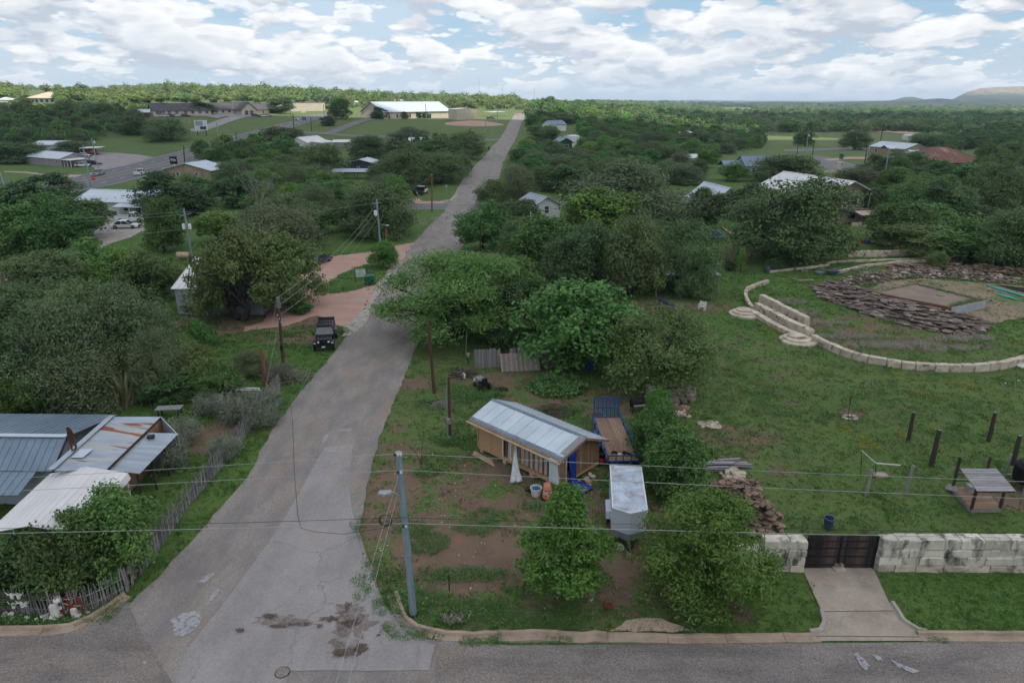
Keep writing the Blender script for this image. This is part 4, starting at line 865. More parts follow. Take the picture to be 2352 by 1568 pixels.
# ------------------------------------------------------------------ buildings
def slope(parent, p0, p1, p2, p3, n, m, name='roof_panel', th=.05, rib=.035, w=True, join=False):
 """sheet-metal slope: p0-p1 along the eave, p3-p2 along the ridge, cut in n sheets with a standing rib"""
 p0, p1, p2, p3 = map(Vector, (p0, p1, p2, p3)); nn = (p1 - p0).cross(p3 - p0).normalized()
 if nn.z < 0: nn = -nn
 J = MB()
 for i in range(n):
  a, b = i/n, (i + 1)/n; g = .004; mb = J if join else MB()
  q = [p0.lerp(p1, a + g/n), p0.lerp(p1, b - g/n), p3.lerp(p2, b - g/n), p3.lerp(p2, a + g/n)]; lift = nn*random.uniform(0, .006)
  q = [v + lift for v in q]; mb.hexa([v - nn*th for v in q], q)
  e = q[0].lerp(q[1], .10), q[3].lerp(q[2], .10); mb.hexa([q[0], e[0], e[1], q[3]], [q[0] + nn*rib, e[0] + nn*rib, e[1] + nn*rib, q[3] + nn*rib])
  if not join: mb.build(name, m, parent, w=w)
 if join: J.build('roof', m, parent, w=w)
def window(parent, x, y, z, ww, wh, ax='x', sgn=-1, frame='trim_white', glass='window_glass', w=False):
 """window in a wall parallel to local x (ax='x') looking toward sgn*y, or parallel to y looking toward sgn*x"""
 def bx(mb, u0, u1, z0, z1, d0, d1):
  a, b = sorted((sgn*d0, sgn*d1))
  if ax == 'x': mb.box(x + u0, y + a, z0, x + u1, y + b, z1)
  else: mb.box(x + a, y + u0, z0, x + b, y + u1, z1)
 f = MB(); t = .09
 bx(f, -ww/2 - t, -ww/2, z - t, z + wh + t, -.02, .05); bx(f, ww/2, ww/2 + t, z - t, z + wh + t, -.02, .05)
 bx(f, -ww/2, ww/2, z - t, z, -.02, .06); bx(f, -ww/2, ww/2, z + wh, z + wh + t, -.02, .05); bx(f, -ww/2, ww/2, z + wh/2 - .025, z + wh/2 + .025, .012, .04)
 fo = f.build('window', frame, parent, w=w); g = MB(); bx(g, -ww/2, ww/2, z, z + wh, -.02, .01); g.build('pane', glass, fo)
def door(parent, x, y, z, ww, wh, ax='x', sgn=-1, m='wall_bluegreen'):
 def bx(mb, u0, u1, z0, z1, d0, d1):
  a, b = sorted((sgn*d0, sgn*d1))
  if ax == 'x': mb.box(x + u0, y + a, z0, x + u1, y + b, z1)
  else: mb.box(x + a, y + u0, z0, x + b, y + u1, z1)
 mb = MB(); bx(mb, -ww/2, ww/2, z, z + wh, -.02, .05); d = mb.build('door', m, parent); mb = MB(); bx(mb, ww/2 - .16, ww/2 - .08, z + 1, z + 1.08, .05, .1); mb.build('handle', 'iron', d)
def occ_house(x, y, w, d, rz):
 n = max(1, int(w/4)); ca, sa = math.cos(rz), math.sin(rz)
 for i in range(n + 1):
  u = -w/2 + w*i/n; OCC.append((x + u*ca - 0*sa, y + u*sa, d*.55 + 1))
def house(name, label, cat, pl, pr, d, hw, hr, wallm, roofm, ridge='x', over=.4, panels=8, wins=(), doors=(), join=True, group=None, hip=False, zb=None, th=.08):
 """pl, pr: surveyed feet of the front wall's two corners; d: depth behind it"""
 a, b = G(*pl), G(*pr); v = Vector((b.x - a.x, b.y - a.y, 0)); w = v.length; rz = math.atan2(v.y, v.x); n = Vector((-v.y, v.x, 0)).normalized()
 c = (Vector((a.x + b.x, a.y + b.y, 0))/2 + n*d/2); z = min(a.z, b.z, Tz(c.x, c.y)) - .05 if zb is None else zb
 t = thing(name, label, cat, (c.x, c.y, z), rz, group); occ_house(c.x, c.y, w, d, rz)
 X, Y = w/2, d/2; mb = MB(); hh = hw + .3
 if hip: mb.box(-X, -Y, -.5, X, Y, hw)
 elif ridge == 'x': mb.v += [(-X, -Y, -.5), (X, -Y, -.5), (X, Y, -.5), (-X, Y, -.5), (-X, -Y, hw), (X, -Y, hw), (X, Y, hw), (-X, Y, hw), (-X, 0, hw + hr - .06), (X, 0, hw + hr - .06)]; mb.f += [(0, 1, 5, 4), (2, 3, 7, 6), (1, 2, 6, 9, 5), (3, 0, 4, 8, 7), (4, 5, 9, 8), (6, 7, 8, 9)]
 else: mb.v += [(-X, -Y, -.5), (X, -Y, -.5), (X, Y, -.5), (-X, Y, -.5), (-X, -Y, hw), (X, -Y, hw), (X, Y, hw), (-X, Y, hw), (0, -Y, hw + hr - .06), (0, Y, hw + hr - .06)]; mb.f += [(0, 1, 5, 8, 4), (1, 2, 6, 5), (2, 3, 7, 9, 6), (3, 0, 4, 7), (4, 8, 9, 7), (5, 6, 9, 8)]
 mb.build('wall', wallm, t)
 o = over; k = hr/(Y if ridge == 'x' else X); zd = hw + .06 - k*o; zr = hw + hr + .06
 if hip:
  rl = max(.3, X - Y); E_ = [(-X - o, -Y - o, hw), (X + o, -Y - o, hw), (X + o, Y + o, hw), (-X - o, Y + o, hw)]; R1, R2 = (-rl, 0, hw + hr), (rl, 0, hw + hr)
  m2 = MB()
  for q in ([E_[0], E_[1], R2, R1], [E_[1], E_[2], R2], [E_[2], E_[3], R1, R2], [E_[3], E_[0], R1]): m2.slab(q, .1)
  m2.build('roof', roofm, t)
  m3 = MB(); [m3.bar(p, q, .16, .08) for p, q in ((E_[0], R1), (E_[1], R2), (E_[2], R2), (E_[3], R1), (R1, R2))]; m3.build('ridge_cap', roofm, t)
 elif ridge == 'x':
  slope(t, (-X - o, -Y - o, zd), (X + o, -Y - o, zd), (X + o, 0, zr), (-X - o, 0, zr), panels, roofm, w=False, join=join, th=th)
  slope(t, (X + o, Y + o, zd), (-X - o, Y + o, zd), (-X - o, 0, zr), (X + o, 0, zr), panels, roofm, w=False, join=join, th=th)
  MB().slab([(-X - o, -.22, zr + .0), (X + o, -.22, zr), (X + o, 0, zr + .07), (-X - o, 0, zr + .07)], .05).slab([(-X - o, 0, zr + .07), (X + o, 0, zr + .07), (X + o, .22, zr), (-X - o, .22, zr)], .05).build('ridge_cap', roofm, t)
 else:
  slope(t, (-X - o, Y + o, zd), (-X - o, -Y - o, zd), (0, -Y - o, zr), (0, Y + o, zr), panels, roofm, w=False, join=join, th=th)
  slope(t, (X + o, -Y - o, zd), (X + o, Y + o, zd), (0, Y + o, zr), (0, -Y - o, zr), panels, roofm, w=False, join=join, th=th)
  MB().slab([(-.22, Y + o, zr), (-.22, -Y - o, zr), (0, -Y - o, zr + .07), (0, Y + o, zr + .07)], .05).slab([(0, Y + o, zr + .07), (0, -Y - o, zr + .07), (.22, -Y - o, zr), (.22, Y + o, zr)], .05).build('ridge_cap', roofm, t)
 for sd_, u, z_, ww, wh in wins:
  if sd_ == 'f': window(t, u*X, -Y, z_, ww, wh)
  elif sd_ == 'b': window(t, u*X, Y, z_, ww, wh, 'x', 1)
  elif sd_ == 'r': window(t, X, u*Y, z_, ww, wh, 'y', 1)
  else: window(t, -X, u*Y, z_, ww, wh, 'y', -1)
 for dd in doors:
  sd_, u, ww, wh, m_ = dd
  if sd_ == 'f': door(t, u*X, -Y, 0, ww, wh, 'x', -1, m_)
  elif sd_ == 'r': door(t, X, u*Y, 0, ww, wh, 'y', 1, m_)
  else: door(t, -X, u*Y, 0, ww, wh, 'y', -1, m_)
 return t, X, Y, z
def porch(t, x0, x1, y0, y1, hw, drop, roofm, n=4, postm='trim_white', front=True):
 """lean-to porch from wall line y1 (height hw) out to y0"""
 MB().slab([(x0, y0, hw - drop), (x1, y0, hw - drop), (x1, y1, hw), (x0, y1, hw)], .08).build('porch_roof', roofm, t)
 for i in range(n):
  x = lerp(x0 + .15, x1 - .15, i/(n - 1)); MB().box(x - .07, y0 + .1, -.1, x + .07, y0 + .24, hw - drop - .03).build('post', postm, t)
W2 = lambda s, us, z=1.0, a=.9, b=1.2: tuple((s, u, z, a, b) for u in us)
# white house with stone drive, mid left
t, X, Y, z = house('house', 'low white house with a pale metal roof beside the gravel yard with white cars', 'house', (176, 490), (400, 497), 11, 2.6, 1.6, 'wall_white', 'roof_pale', panels=22, wins=W2('f', (-.72, .05), .9, 1.0, 1.0), doors=(('f', .3, .95, 2.0, 'wall_blue'),))
porch(t, X*.0 - .5, X*.9, -Y - 2.4, -Y, 2.5, .5, 'roof_pale', 4)
window(t, -X*.4, -Y, .6, 1.2, 1.6, frame='wall_blue')
t = thing('wheelie_bin', 'first dark wheelie bin against the white house wall', 'bin', G(258, 497));
def bin_parts(t, m, lidm=None, s=1.0):
 MB().hexa([(-.24*s, -.27*s, .06), (.24*s, -.27*s, .06), (.24*s, .27*s, .06), (-.24*s, .27*s, .06)], [(-.3*s, -.34*s, 1.0*s), (.3*s, -.34*s, 1.0*s), (.3*s, .34*s, 1.0*s), (-.3*s, .34*s, 1.0*s)]).build('tub', m, t)
 l = MB(); l.hexa([(-.32*s, -.37*s, 1.01*s), (.32*s, -.37*s, 1.01*s), (.32*s, .38*s, 1.01*s), (-.32*s, .38*s, 1.01*s)], [(-.28*s, -.3*s, 1.09*s), (.28*s, -.3*s, 1.09*s), (.28*s, .34*s, 1.12*s), (-.28*s, .34*s, 1.12*s)]); l.build('lid', lidm or m, t)
 MB().bar((-.25*s, .43*s, .96*s), (.25*s, .43*s, .96*s), .04).build('handle', m, t)
 for sx in (-1, 1): MB().tube([(sx*.24*s, .3*s, .12*s), (sx*.31*s, .3*s, .12*s)], .12*s, 10).build('wheel', 'tyre', t)
bin_parts(t, 'black_plastic')
b2 = dup(t, G(265, 499), .4, 'second dark wheelie bin, right of the first, by the white house porch')
# far-left homestead
t, X, Y, z = house('house', 'grey walled house with pale metal roof and white porch by the highway lot', 'house', (62, 376), (140, 383), 10, 2.7, 1.7, 'wall_grey', 'roof_pale', panels=14, wins=W2('f', (-.4, .25, .82), 1, .8, 1.2))
porch(t, X, X + 6.5, -Y, Y*.3, 2.7, .25, 'roof_white', 4)
t2, X2, Y2, _ = house('metal_barn', 'pale metal barn behind the grey walled house', 'barn', (75, 350), (146, 350), 12, 3.0, 1.2, 'wall_sheetmetal', 'roof_pale', panels=12)
def carport(label, p0, p1, dep_, h, roofm, name='carport'):
 a, b = G(*p0), G(*p1); w = (b - a).length; t = thing(name, label, 'carport', ((a.x + b.x)/2, (a.y + b.y)/2 + dep_/2, min(a.z, b.z)), math.atan2(b.y - a.y, b.x - a.x)); X, Y = w/2, dep_/2; OCC.append((a.x/2 + b.x/2, a.y/2 + b.y/2 + dep_/2, w*.6))
 MB().slab([(-X, -Y, h), (X, -Y, h + .1), (X, Y, h + .3), (-X, Y, h + .2)], .12).build('roof', roofm, t)
 for sx in (-1, 1):
  for sy in (-1, 1): MB().box(sx*(X - .2) - .06, sy*(Y - .2) - .06, -.2, sx*(X - .2) + .06, sy*(Y - .2) + .06, h).build('post', 'metal_grey', t)
 return t
carport('white flat carport over a red truck by the highway lot', (183, 356), (226, 356), 6, 2.6, 'roof_white')
# stone building with the dark sign
t, X, Y, z = house('stone_building', 'rubble stone building with pale metal roof and a dark sign on a post', 'building', (378, 410), (486, 412), 10, 2.6, 1.9, 'wall_stone', 'roof_pale', ridge='y', panels=8, over=.6, wins=(('f', -.4, .9, 1, 1), ('f', .4, .9, 1, 1)))
p = G(403, 398); t = thing('sign', 'dark square sign with white letters above the stone building', 'sign', (p.x, p.y, 0), 0); MB().box(-.12, -.1, 0, .12, .1, 2.8).build('post', 'trim_white', t); sb = MB().box(-1.1, -.12, 2.8, 1.1, .12, 5.1).build('board', 'black_plastic', t)
def text(s, size, parent, loc, rot, m, ext=.004, name='lettering'):
 cu = bpy.data.curves.new(name, 'FONT'); cu.body = s; cu.size = size; cu.align_x = 'CENTER'; cu.align_y = 'CENTER'; cu.extrude = ext; tmp = bpy.data.objects.new(name, cu); COL.objects.link(tmp)
 dg = bpy.context.evaluated_depsgraph_get(); me = bpy.data.meshes.new_from_object(tmp.evaluated_get(dg)); bpy.data.objects.remove(tmp); me.materials.clear(); me.materials.append(MATS[m])
 o = bpy.data.objects.new(name, me); COL.objects.link(o); o.parent = parent; o.location = loc; o.rotation_euler = rot; return o
lt = MB()
for a_, b_ in (((-.8, 4.5), (-.62, 3.75)), ((-.62, 3.75), (-.42, 4.5)), ((-.25, 4.5), (-.08, 4.1)), ((.12, 4.5), (-.12, 3.6)), ((.2, 4.1), (.28, 3.6)), ((.4, 4.4), (.62, 3.8)), ((.62, 4.3), (.8, 3.8))): lt.bar((a_[0], -.14, a_[1]), (b_[0], -.14, b_[1]), .03, .12)
lt.build('lettering', 'sign_white', t)
house('outbuilding', 'small grey outbuilding with a low metal roof right of the stone building', 'outbuilding', (492, 398), (546, 396), 5, 2.1, .9, 'wall_grey', 'roof_pale', panels=8)
# white-roofed house and cottage below the highway
t, X, Y, z = house('house', 'white house with two pale gables just below the highway', 'house', (664, 341), (706, 343), 17, 2.8, 2.0, 'wall_white', 'roof_white', ridge='y', panels=9, wins=(('f', 0, .9, 1.6, 1.2),))
MB().box(X, -Y + 3, -.3, X + 5, Y - 2, 2.5).build('wall', 'wall_white', t); MB().slab([(X, -Y + 2.6, 3.2), (X + 5.4, -Y + 2.6, 2.5), (X + 5.4, Y - 1.6, 2.5), (X, Y - 1.6, 3.2)], .1).build('roof', 'roof_white', t)
house('cottage', 'small grey walled cottage with a white roof right of the two gabled house', 'cottage', (766, 340), (806, 340), 5, 2.5, .8, 'wall_grey', 'roof_white', panels=8, wins=(('f', .3, 1, .9, 1.0),))
house('house', 'small house with a blue white roof hidden among oaks below the church lawn', 'house', (940, 338), (972, 338), 6, 2.8, 1.1, 'wall_white', 'roof_pale', panels=6, wins=(('f', 0, 1.1, 1, 1),))
# church
t, X, Y, z = house('church', 'long white church hall with a steep pale metal roof on the hill', 'church', (882, 274), (1034, 271), 22, 4.6, 5.5, 'wall_cream', 'roof_pale', panels=30, over=.8, wins=(('f', -.62, .8, 1.5, 2.4), ('f', -.25, .8, 1.5, 2.4), ('f', .05, .8, 1.5, 2.4), ('r', -.3, .8, 1, 2), ('r', .3, .8, 1, 2)), doors=(('f', .35, 2.2, 2.8, 'wall_blue'), ('f', -.85, 1.2, 2.4, 'wall_blue')))
t, X, Y, z = house('utility_building', 'tan flat roofed box building beside the bare earth mound', 'building', (1049, 276), (1095, 275), 9, 6.2, .5, 'wall_cream', 'roof_white', panels=8, over=.15, ridge='y')
# stuff by the church: carports and vans
carport('grey open shelter right of the tan box building', (1120, 268), (1152, 267), 8, 3, 'roof_pale')
# nursing home
BR = 'long brick building with a dark shingle roof on the hill'
t, X, Y, z = house('brick_building', 'long low brick building with a dark roof across the drive on the hill', 'building', (352, 266), (486, 265), 14, 3.0, 3.4, 'wall_cream', 'roof_brown', panels=4, over=.8, wins=W2('f', (-.85, -.65, -.45, -.2, .1, .35, .6, .85), .9, 1.6, 1.5), doors=(('f', -.75, 1.2, 2.2, 'wall_blue'),))
t, X, Y, z = house('brick_building', 'right wing of the brick building with a dark roof, behind clipped bushes', 'building', (487, 262), (560, 262), 14, 3.0, 3.4, 'wall_cream', 'roof_brown', panels=4, over=.8, wins=W2('f', (-.7, -.3, .1, .5), .9, 1.6, 1.5))
t, X, Y, z = house('brick_building', 'gabled entrance block of the brick building', 'building', (556, 265), (590, 265), 18, 3.4, 4.0, 'wall_cream', 'roof_brown', ridge='y', panels=4, over=.8, wins=W2('f', (-.35, .35), .4, 2.2, 2.4))
t, X, Y, z = house('brick_building', 'low linking wing with columns between the entrance gable and the dark round tree', 'building', (588, 262), (650, 260), 12, 3.2, 3.0, 'wall_cream', 'roof_brown', panels=4, over=.8, wins=W2('f', (-.5, 0, .5), .4, 2.0, 2.2))
t, X, Y, z = house('tan_building', 'flat tan building with a dark roof edge beside the highway on the hill', 'building', (668, 256), (747, 255), 22, 6.0, .5, 'wall_cream', 'roof_brown', ridge='x', over=.1, panels=4)
t, X, Y, z = house('red_shed', 'small red shed with a pale roof at the left of the brick building', 'shed', (314, 271), (343, 271), 5, 3.2, 1.2, 'red_shed', 'roof_pale', panels=5, over=.9)
t, X, Y, z = house('hilltop_house', 'white hilltop house with a tan hipped roof at the far left', 'house', (70, 237), (130, 237), 15, 3.0, 3.6, 'wall_white', 'roof_tan', hip=True, over=1.6, wins=W2('f', (-.8, -.5, -.1, .3, .7), .6, 1.6, 1.6))
for i, (x0, x1, y, h, l, m) in enumerate(((1, 32, 240, 4, 'white building at the far left edge of the hill', 'wall_white'), (508, 524, 221, 4, 'small white house on the ridge between two trees', 'wall_white'), (958, 990, 229, 5, 'cream block on the skyline behind the church roof', 'wall_cream'), (1052, 1064, 228, 5, 'white block with a red band on the skyline right of the church', 'wall_white'), (810, 838, 236, 3, 'white sheds along the highway behind the church', 'wall_white'), (895, 930, 232, 3, 'long white shed on the crest behind the church', 'wall_white'), (565, 590, 224, 3, 'low white house on the ridge', 'wall_white'))):
 a = G(x0, y + 6);
 t, X, Y, z = house('far_building', l, 'building', (x0, y + 6), (x1, y + 6), 10, h, 1.2, m, 'roof_white', panels=4, wins=(('f', -.4, 1, 1.5, 1.3), ('f', .4, 1, 1.5, 1.3)))
# dark blue house
t, X, Y, z = house('house', 'dark blue house with a white edged low roof among the trees', 'house', (790, 398), (866, 399), 8, 3.0, 1.3, 'wall_blue', 'roof_pale', panels=10, over=.5, ridge='y', wins=(('f', -.1, 1.0, .7, 1.1), ('f', .6, 1.2, 1.1, .9)))
MB().box(-X - .3, -Y - .35, 0, -X - .1, -Y - .15, 3.0).build('downpipe', 'trim_white', t)
p0, p1 = G(758, 413), G(872, 411); t = thing('lean_to_roof', 'long rusty grey metal roof in front of the dark blue house', 'roof', ((p0.x + p1.x)/2, (p0.y + p1.y)/2 + 2, 0), 0); w_ = (p1.x - p0.x)/2
slope(t, (-w_, -2.2, 2.1), (w_, -2.2, 2.1), (w_, 2.2, 2.7), (-w_, 2.2, 2.7), 12, 'galv_old', w=False)
for sx in (-1, 0, 1):
 for sy in (-1, 1): MB().box(sx*(w_ - .3) - .07, sy*2 - .07, -.1, sx*(w_ - .3) + .07, sy*2 + .07, 2.0 if sy < 0 else 2.55).build('post', 'timber_dark', t)
OCC.append(((p0.x + p1.x)/2, p0.y + 2, 6))
# right of the road
t, X, Y, z = house('white_cottage', 'white board cottage with a grey metal gable roof behind bright green trees', 'cottage', (1224, 503), (1286, 498), 7, 2.5, 1.6, 'wall_white', 'galv_old', ridge='y', panels=8, wins=(('f', 0, 1.0, .9, 1.3), ('l', -.3, 1, .9, 1.2)))
MB().slab([(-X - 1.5, -Y - .5, 2.1), (-X, -Y - .5, 2.45), (-X, Y, 2.45), (-X - 1.5, Y, 2.1)], .08).build('porch_roof', 'galv_old', t)
for k in range(3): MB().box(-X - 1.4, lerp(-Y, Y - .3, k/2) - .06, -.1, -X - 1.28, lerp(-Y, Y - .3, k/2) + .08, 2.08).build('post', 'trim_white', t)
t, X, Y, z = house('carport_house', 'green fronted house with a blue grey gabled carport far down the right side', 'house', (1284, 343), (1314, 343), 10, 3.2, 1.6, 'bin_green', 'roof_bluegrey', ridge='y', panels=6, over=1.2, wins=(('f', .1, .8, 1.8, 1.2),))
house('storage_shed', 'white box shed right of the green fronted house', 'shed', (1311, 338), (1330, 337), 5, 4.6, .4, 'wall_white', 'roof_white', panels=4, over=.1)
house('far_house', 'pale blue roof among the trees right of the far road', 'house', (1266, 302), (1300, 301), 8, 3.5, 2, 'wall_white', 'roof_bluegrey', panels=5)
house('far_house', 'long white roof far among the trees right of the road end', 'house', (1300, 278), (1348, 277), 10, 4, 1.5, 'wall_white', 'roof_white', panels=8)
house('far_house', 'tiny blue roofed house at the far end of the wood', 'house', (1238, 264), (1251, 264), 8, 4, 2, 'wall_blue', 'roof_bluegrey', panels=4)
house('far_house', 'small white roof in a gap of the wood', 'house', (1570, 322), (1596, 321), 8, 3.4, 1.4, 'wall_white', 'roof_pale', panels=5)
house('far_shed', 'white sheet metal shed behind the enormous grey oak', 'shed', (1570, 382), (1605, 382), 6, 2.9, 1.0, 'wall_white', 'roof_white', panels=6)
t, X, Y, z = house('house', 'house with a long blue grey standing seam roof beyond the magnolia', 'house', (1712, 402), (1800, 402), 11, 2.8, 2.6, 'wall_bluegreen', 'roof_bluegrey', panels=18, wins=(('f', -.6, .9, 1, 1.3), ('f', -.1, .9, 1, 1.3)))
MB().box(-X - 6, -Y + 1, -.4, -X, Y - 2, 2.4).build('wall', 'wall_bluegreen', t); MB().slab([(-X - 6.4, -Y + .4, 2.3), (-X + .5, -Y + .4, 2.3), (-X + .5, -.5, 4.0), (-X - 6.4, -.5, 4.0)], .1).slab([(-X - 6.4, -.5, 4.0), (-X + .5, -.5, 4.0), (-X + .5, Y - 1.4, 2.3), (-X - 6.4, Y - 1.4, 2.3)], .1).build('roof', 'roof_bluegrey', t)
house('garage', 'pale grey metal roof sloping behind the rounded magnolia', 'garage', (1640, 492), (1700, 490), 11, 3.0, 2.2, 'wall_cream', 'roof_pale', ridge='y', panels=12)
house('pavilion', 'small pavilion with a grey hipped roof in the oak shade', 'pavilion', (1530, 512), (1572, 512), 4, 2.6, .9, 'timber_grey', 'galv_old', hip=True)
house('outbuilding', 'grey roofed outbuilding right of the small pavilion', 'outbuilding', (1560, 498), (1598, 496), 5, 3.0, 1.0, 'wall_grey', 'galv_old', panels=5)
# two storey white house
t, X, Y, z = house('two_storey_house', 'two storey house with a white metal roof and wooden gable behind the large oak', 'house', (1880, 515), (1990, 508), 17, 5.4, 2.4, 'wall_cream', 'roof_white', ridge='y', panels=16, over=1.5, join=False, wins=(('f', -.4, 3.4, 1.2, 1.4), ('f', .25, 3.2, 2.4, 1.9), ('f', .3, .7, 2.0, 1.8), ('r', -.4, 3.3, 1.1, 1.4), ('r', .3, 3.3, 1.1, 1.4), ('l', -.4, 3.3, 1.1, 1.4)))
gb = MB(); n = 6
for i in range(n):
 a, b = i/n, (i + 1)/n; xa, xb = (X - .2)*(1 - a), (X - .2)*(1 - b); q = [(-xa, -Y - .02, 5.45 + 2.2*a), (xa, -Y - .02, 5.45 + 2.2*a), (xb, -Y - .02, 5.45 + 2.2*b - .03), (-xb, -Y - .02, 5.45 + 2.2*b - .03)]
 MB().add(q + [(p[0], p[1] - .06, p[2]) for p in q], [(3, 2, 1, 0), (4, 5, 6, 7), (0, 1, 5, 4), (1, 2, 6, 5), (2, 3, 7, 6), (3, 0, 4, 7)]).build('gable_board', 'timber_pale', t)
MB().box(-X*.2, -Y - 2.2, 2.7, X, -Y, 2.85).build('balcony_floor', 'timber_grey', t)
for k in range(4): MB().box(lerp(-X*.2 + .1, X - .1, k/3) - .07, -Y - 2.15, -.2, lerp(-X*.2 + .1, X - .1, k/3) + .07, -Y - 2.0, 5.3).build('post', 'timber_grey', t)
MB().bar((-X*.2, -Y - 2.1, 3.8), (X, -Y - 2.1, 3.8), .06).bar((-X*.2, -Y - 2.1, 3.3), (X, -Y - 2.1, 3.3), .04).build('railing', 'iron', t)
MB().slab([(X*.0, -Y - 4.2, 2.1), (X*.8, -Y - 4.2, 2.1), (X*.8, -Y - 2.3, 2.6), (X*.0, -Y - 2.3, 2.6)], .1).build('porch_roof', 'roof_tan', t)
# stone house and neighbours
t, X, Y, z = house('stone_house', 'tan stone house with a blue grey metal roof beyond the cul-de-sac', 'house', (1996, 352), (2076, 357), 12, 3.2, 2.0, 'wall_stone', 'roof_pale', panels=16, wins=W2('f', (-.6, -.25, .1, .5), .8, 1.3, 1.5))
MB().box(X*.2, Y*.2, 3, X*.2 + 1.2, Y*.2 + 1.0, 6.4).build('chimney', 'wall_stone', t)
MB().box(-X*.05, -Y - 3, -.4, X*.45, -Y, 3.0).build('wall', 'wall_stone', t); MB().slab([(-X*.1, -Y - 3.6, 3.0), (X*.2, -Y - 3.6, 4.3), (X*.2, -Y + 2, 4.3), (-X*.1, -Y + 2, 3.0)], .1).slab([(X*.2, -Y - 3.6, 4.3), (X*.5, -Y - 3.6, 3.0), (X*.5, -Y + 2, 3.0), (X*.2, -Y + 2, 4.3)], .1).build('roof', 'roof_pale', t)
t, X, Y, z = house('mobile_home', 'long white mobile home left of the rusty hipped roof', 'mobile home', (2092, 366), (2150, 366), 5, 2.8, .5, 'wall_white', 'roof_white', panels=8, wins=W2('f', (-.6, 0, .6), 1, 1, 1))
t, X, Y, z = house('old_house', 'old house with a rusty red hipped roof at the right', 'house', (2118, 396), (2246, 394), 14, 3.0, 4.4, 'wall_blue', 'rust_red', hip=True, over=1.2, wins=W2('f', (-.6, .4, .8), .8, 1.1, 1.4))
house('garden_shed', 'dark roofed shed at the far right behind the trees', 'shed', (2198, 304), (2226, 304), 8, 3.5, 2.0, 'wall_white', 'roof_brown', panels=5)
house('far_house', 'small red brown house at the far side of the fields', 'house', (1786, 288), (1808, 288), 7, 3.2, 1.5, 'red_shed', 'roof_bluegrey', panels=5)
house('far_house', 'red barn like house right of the red brown one, beyond the fields', 'barn', (1816, 289), (1838, 289), 7, 3.0, 2.0, 'red_shed', 'roof_bluegrey', ridge='y', panels=5)
carport('white flat carport beyond the fields by the dark car', (1890, 295), (1908, 295), 6, 3.2, 'roof_white')
house('far_house', 'pale blue gabled roof at the far right edge', 'house', (2324, 296), (2360, 296), 10, 4, 2, 'wall_white', 'roof_pale', ridge='y', panels=5)
house('far_house', 'white striped shed behind the stone house', 'shed', (2078, 322), (2096, 322), 4, 3, .6, 'wall_white', 'roof_white', panels=4)
# ----- white metal shed under the oaks
t, X, Y, z = house('metal_shed', 'white corrugated metal shed half hidden by spreading oaks', 'shed', (410, 722), (606, 722), 13, 3.0, 1.9, 'wall_sheetmetal', 'roof_white', panels=16, over=.25, join=False)
for i in range(22):
 x = lerp(-X + .1, X - .1, i/21); MB().box(x - .05, -Y - .045, 0, x + .05, -Y - .002, 2.95).build('wall_rib', 'wall_sheetmetal', t)
# ----- hidden houses behind the board fence
t, X, Y, z = house('house', 'white roofed house hidden behind the dense tree above the board fence', 'house', (1185, 752), (1290, 748), 7, 2.3, .9, 'wall_cream', 'galv_old', panels=14, wins=(('f', -.6, .9, 1, 1.2), ('f', .3, .9, 1, 1.2)))
t = thing('open_shed', 'open sided shed with a white metal roof behind the dark oak', 'shed', G(1566, 668)); t.rotation_euler = (0, 0, 0)
slope(t, (-3.8, -2.4, 2.6), (3.8, -2.4, 2.6), (3.8, 2.8, 3.3), (-3.8, 2.8, 3.3), 9, 'roof_pale', w=False)
for sx in (-1, 0, 1):
 for sy in (-2.2, 2.6): MB().box(sx*3.6 - .08, sy - .08, -.1, sx*3.6 + .08, sy + .08, 2.5 if sy < 0 else 3.15).build('post', 'timber_grey', t)
for k in range(4): MB().box(-3.5, 2.55, .3 + k*.5, 3.5, 2.65, .45 + k*.5).build('rail', 'timber_grey', t)
# ------------------------------------------------------------------ near objects
NOGRASS = [(-5.6, -3.4, 24.2, 24.9)]
# ----- the wooden shed under repair
A, B, Cc = G(1286, 1126), G(1099, 1035), G(1371, 1072); u = (B - A).normalized(); v = Vector((u.y, -u.x, 0)); LU = (B - A).length; LV = (Cc - A).length
if v.dot(Cc - A) < 0: v = -v
def S(a, b, z): return A + u*a + v*b + Vector((0, 0, z))      # a along the long side, b across, z up
t = shed = thing('wooden_shed', 'raised wooden shed under repair with open stud wall and white metal roof', 'shed', tuple(A + u*LU/2 + v*LV/2), 0)
def wall_board(a0, b0, a1, b1, z0, z1, m, nm, par=None, th=.03, out=(0, 0)):
 o = u*out[0] + v*out[1]; q = [S(a0, b0, z0) + o, S(a1, b1, z0) + o]; n_ = (q[1] - q[0]).cross(Vector((0, 0, 1))).normalized()*th
 zt = z1 if isinstance(z1, tuple) else (z1, z1)
 MB().hexa([q[0], q[1], q[1] + n_, q[0] + n_], [S(a0, b0, zt[0]) + o, S(a1, b1, zt[1]) + o, S(a1, b1, zt[1]) + o + n_, S(a0, b0, zt[0]) + o + n_]).build(nm, m, par or t, w=True)
FZ = .42
# floor frame on blocks
MB().hexa([S(0, 0, .22), S(LU, 0, .22), S(LU, LV, .22), S(0, LV, .22)], [S(0, 0, FZ), S(LU, 0, FZ), S(LU, LV, FZ), S(0, LV, FZ)]).build('floor', 'timber_new', t, w=True)
for a in (.25, LU*.33, LU*.66, LU - .3):
 for b in (.15, LV - .3):
  p = S(a, b, 0); MB().cbox((p.x, p.y, -.1), .3, .3, .33, .7).build('block', 'cut_stone', t, w=True)
TOPL, TOPR = 2.42, 2.12
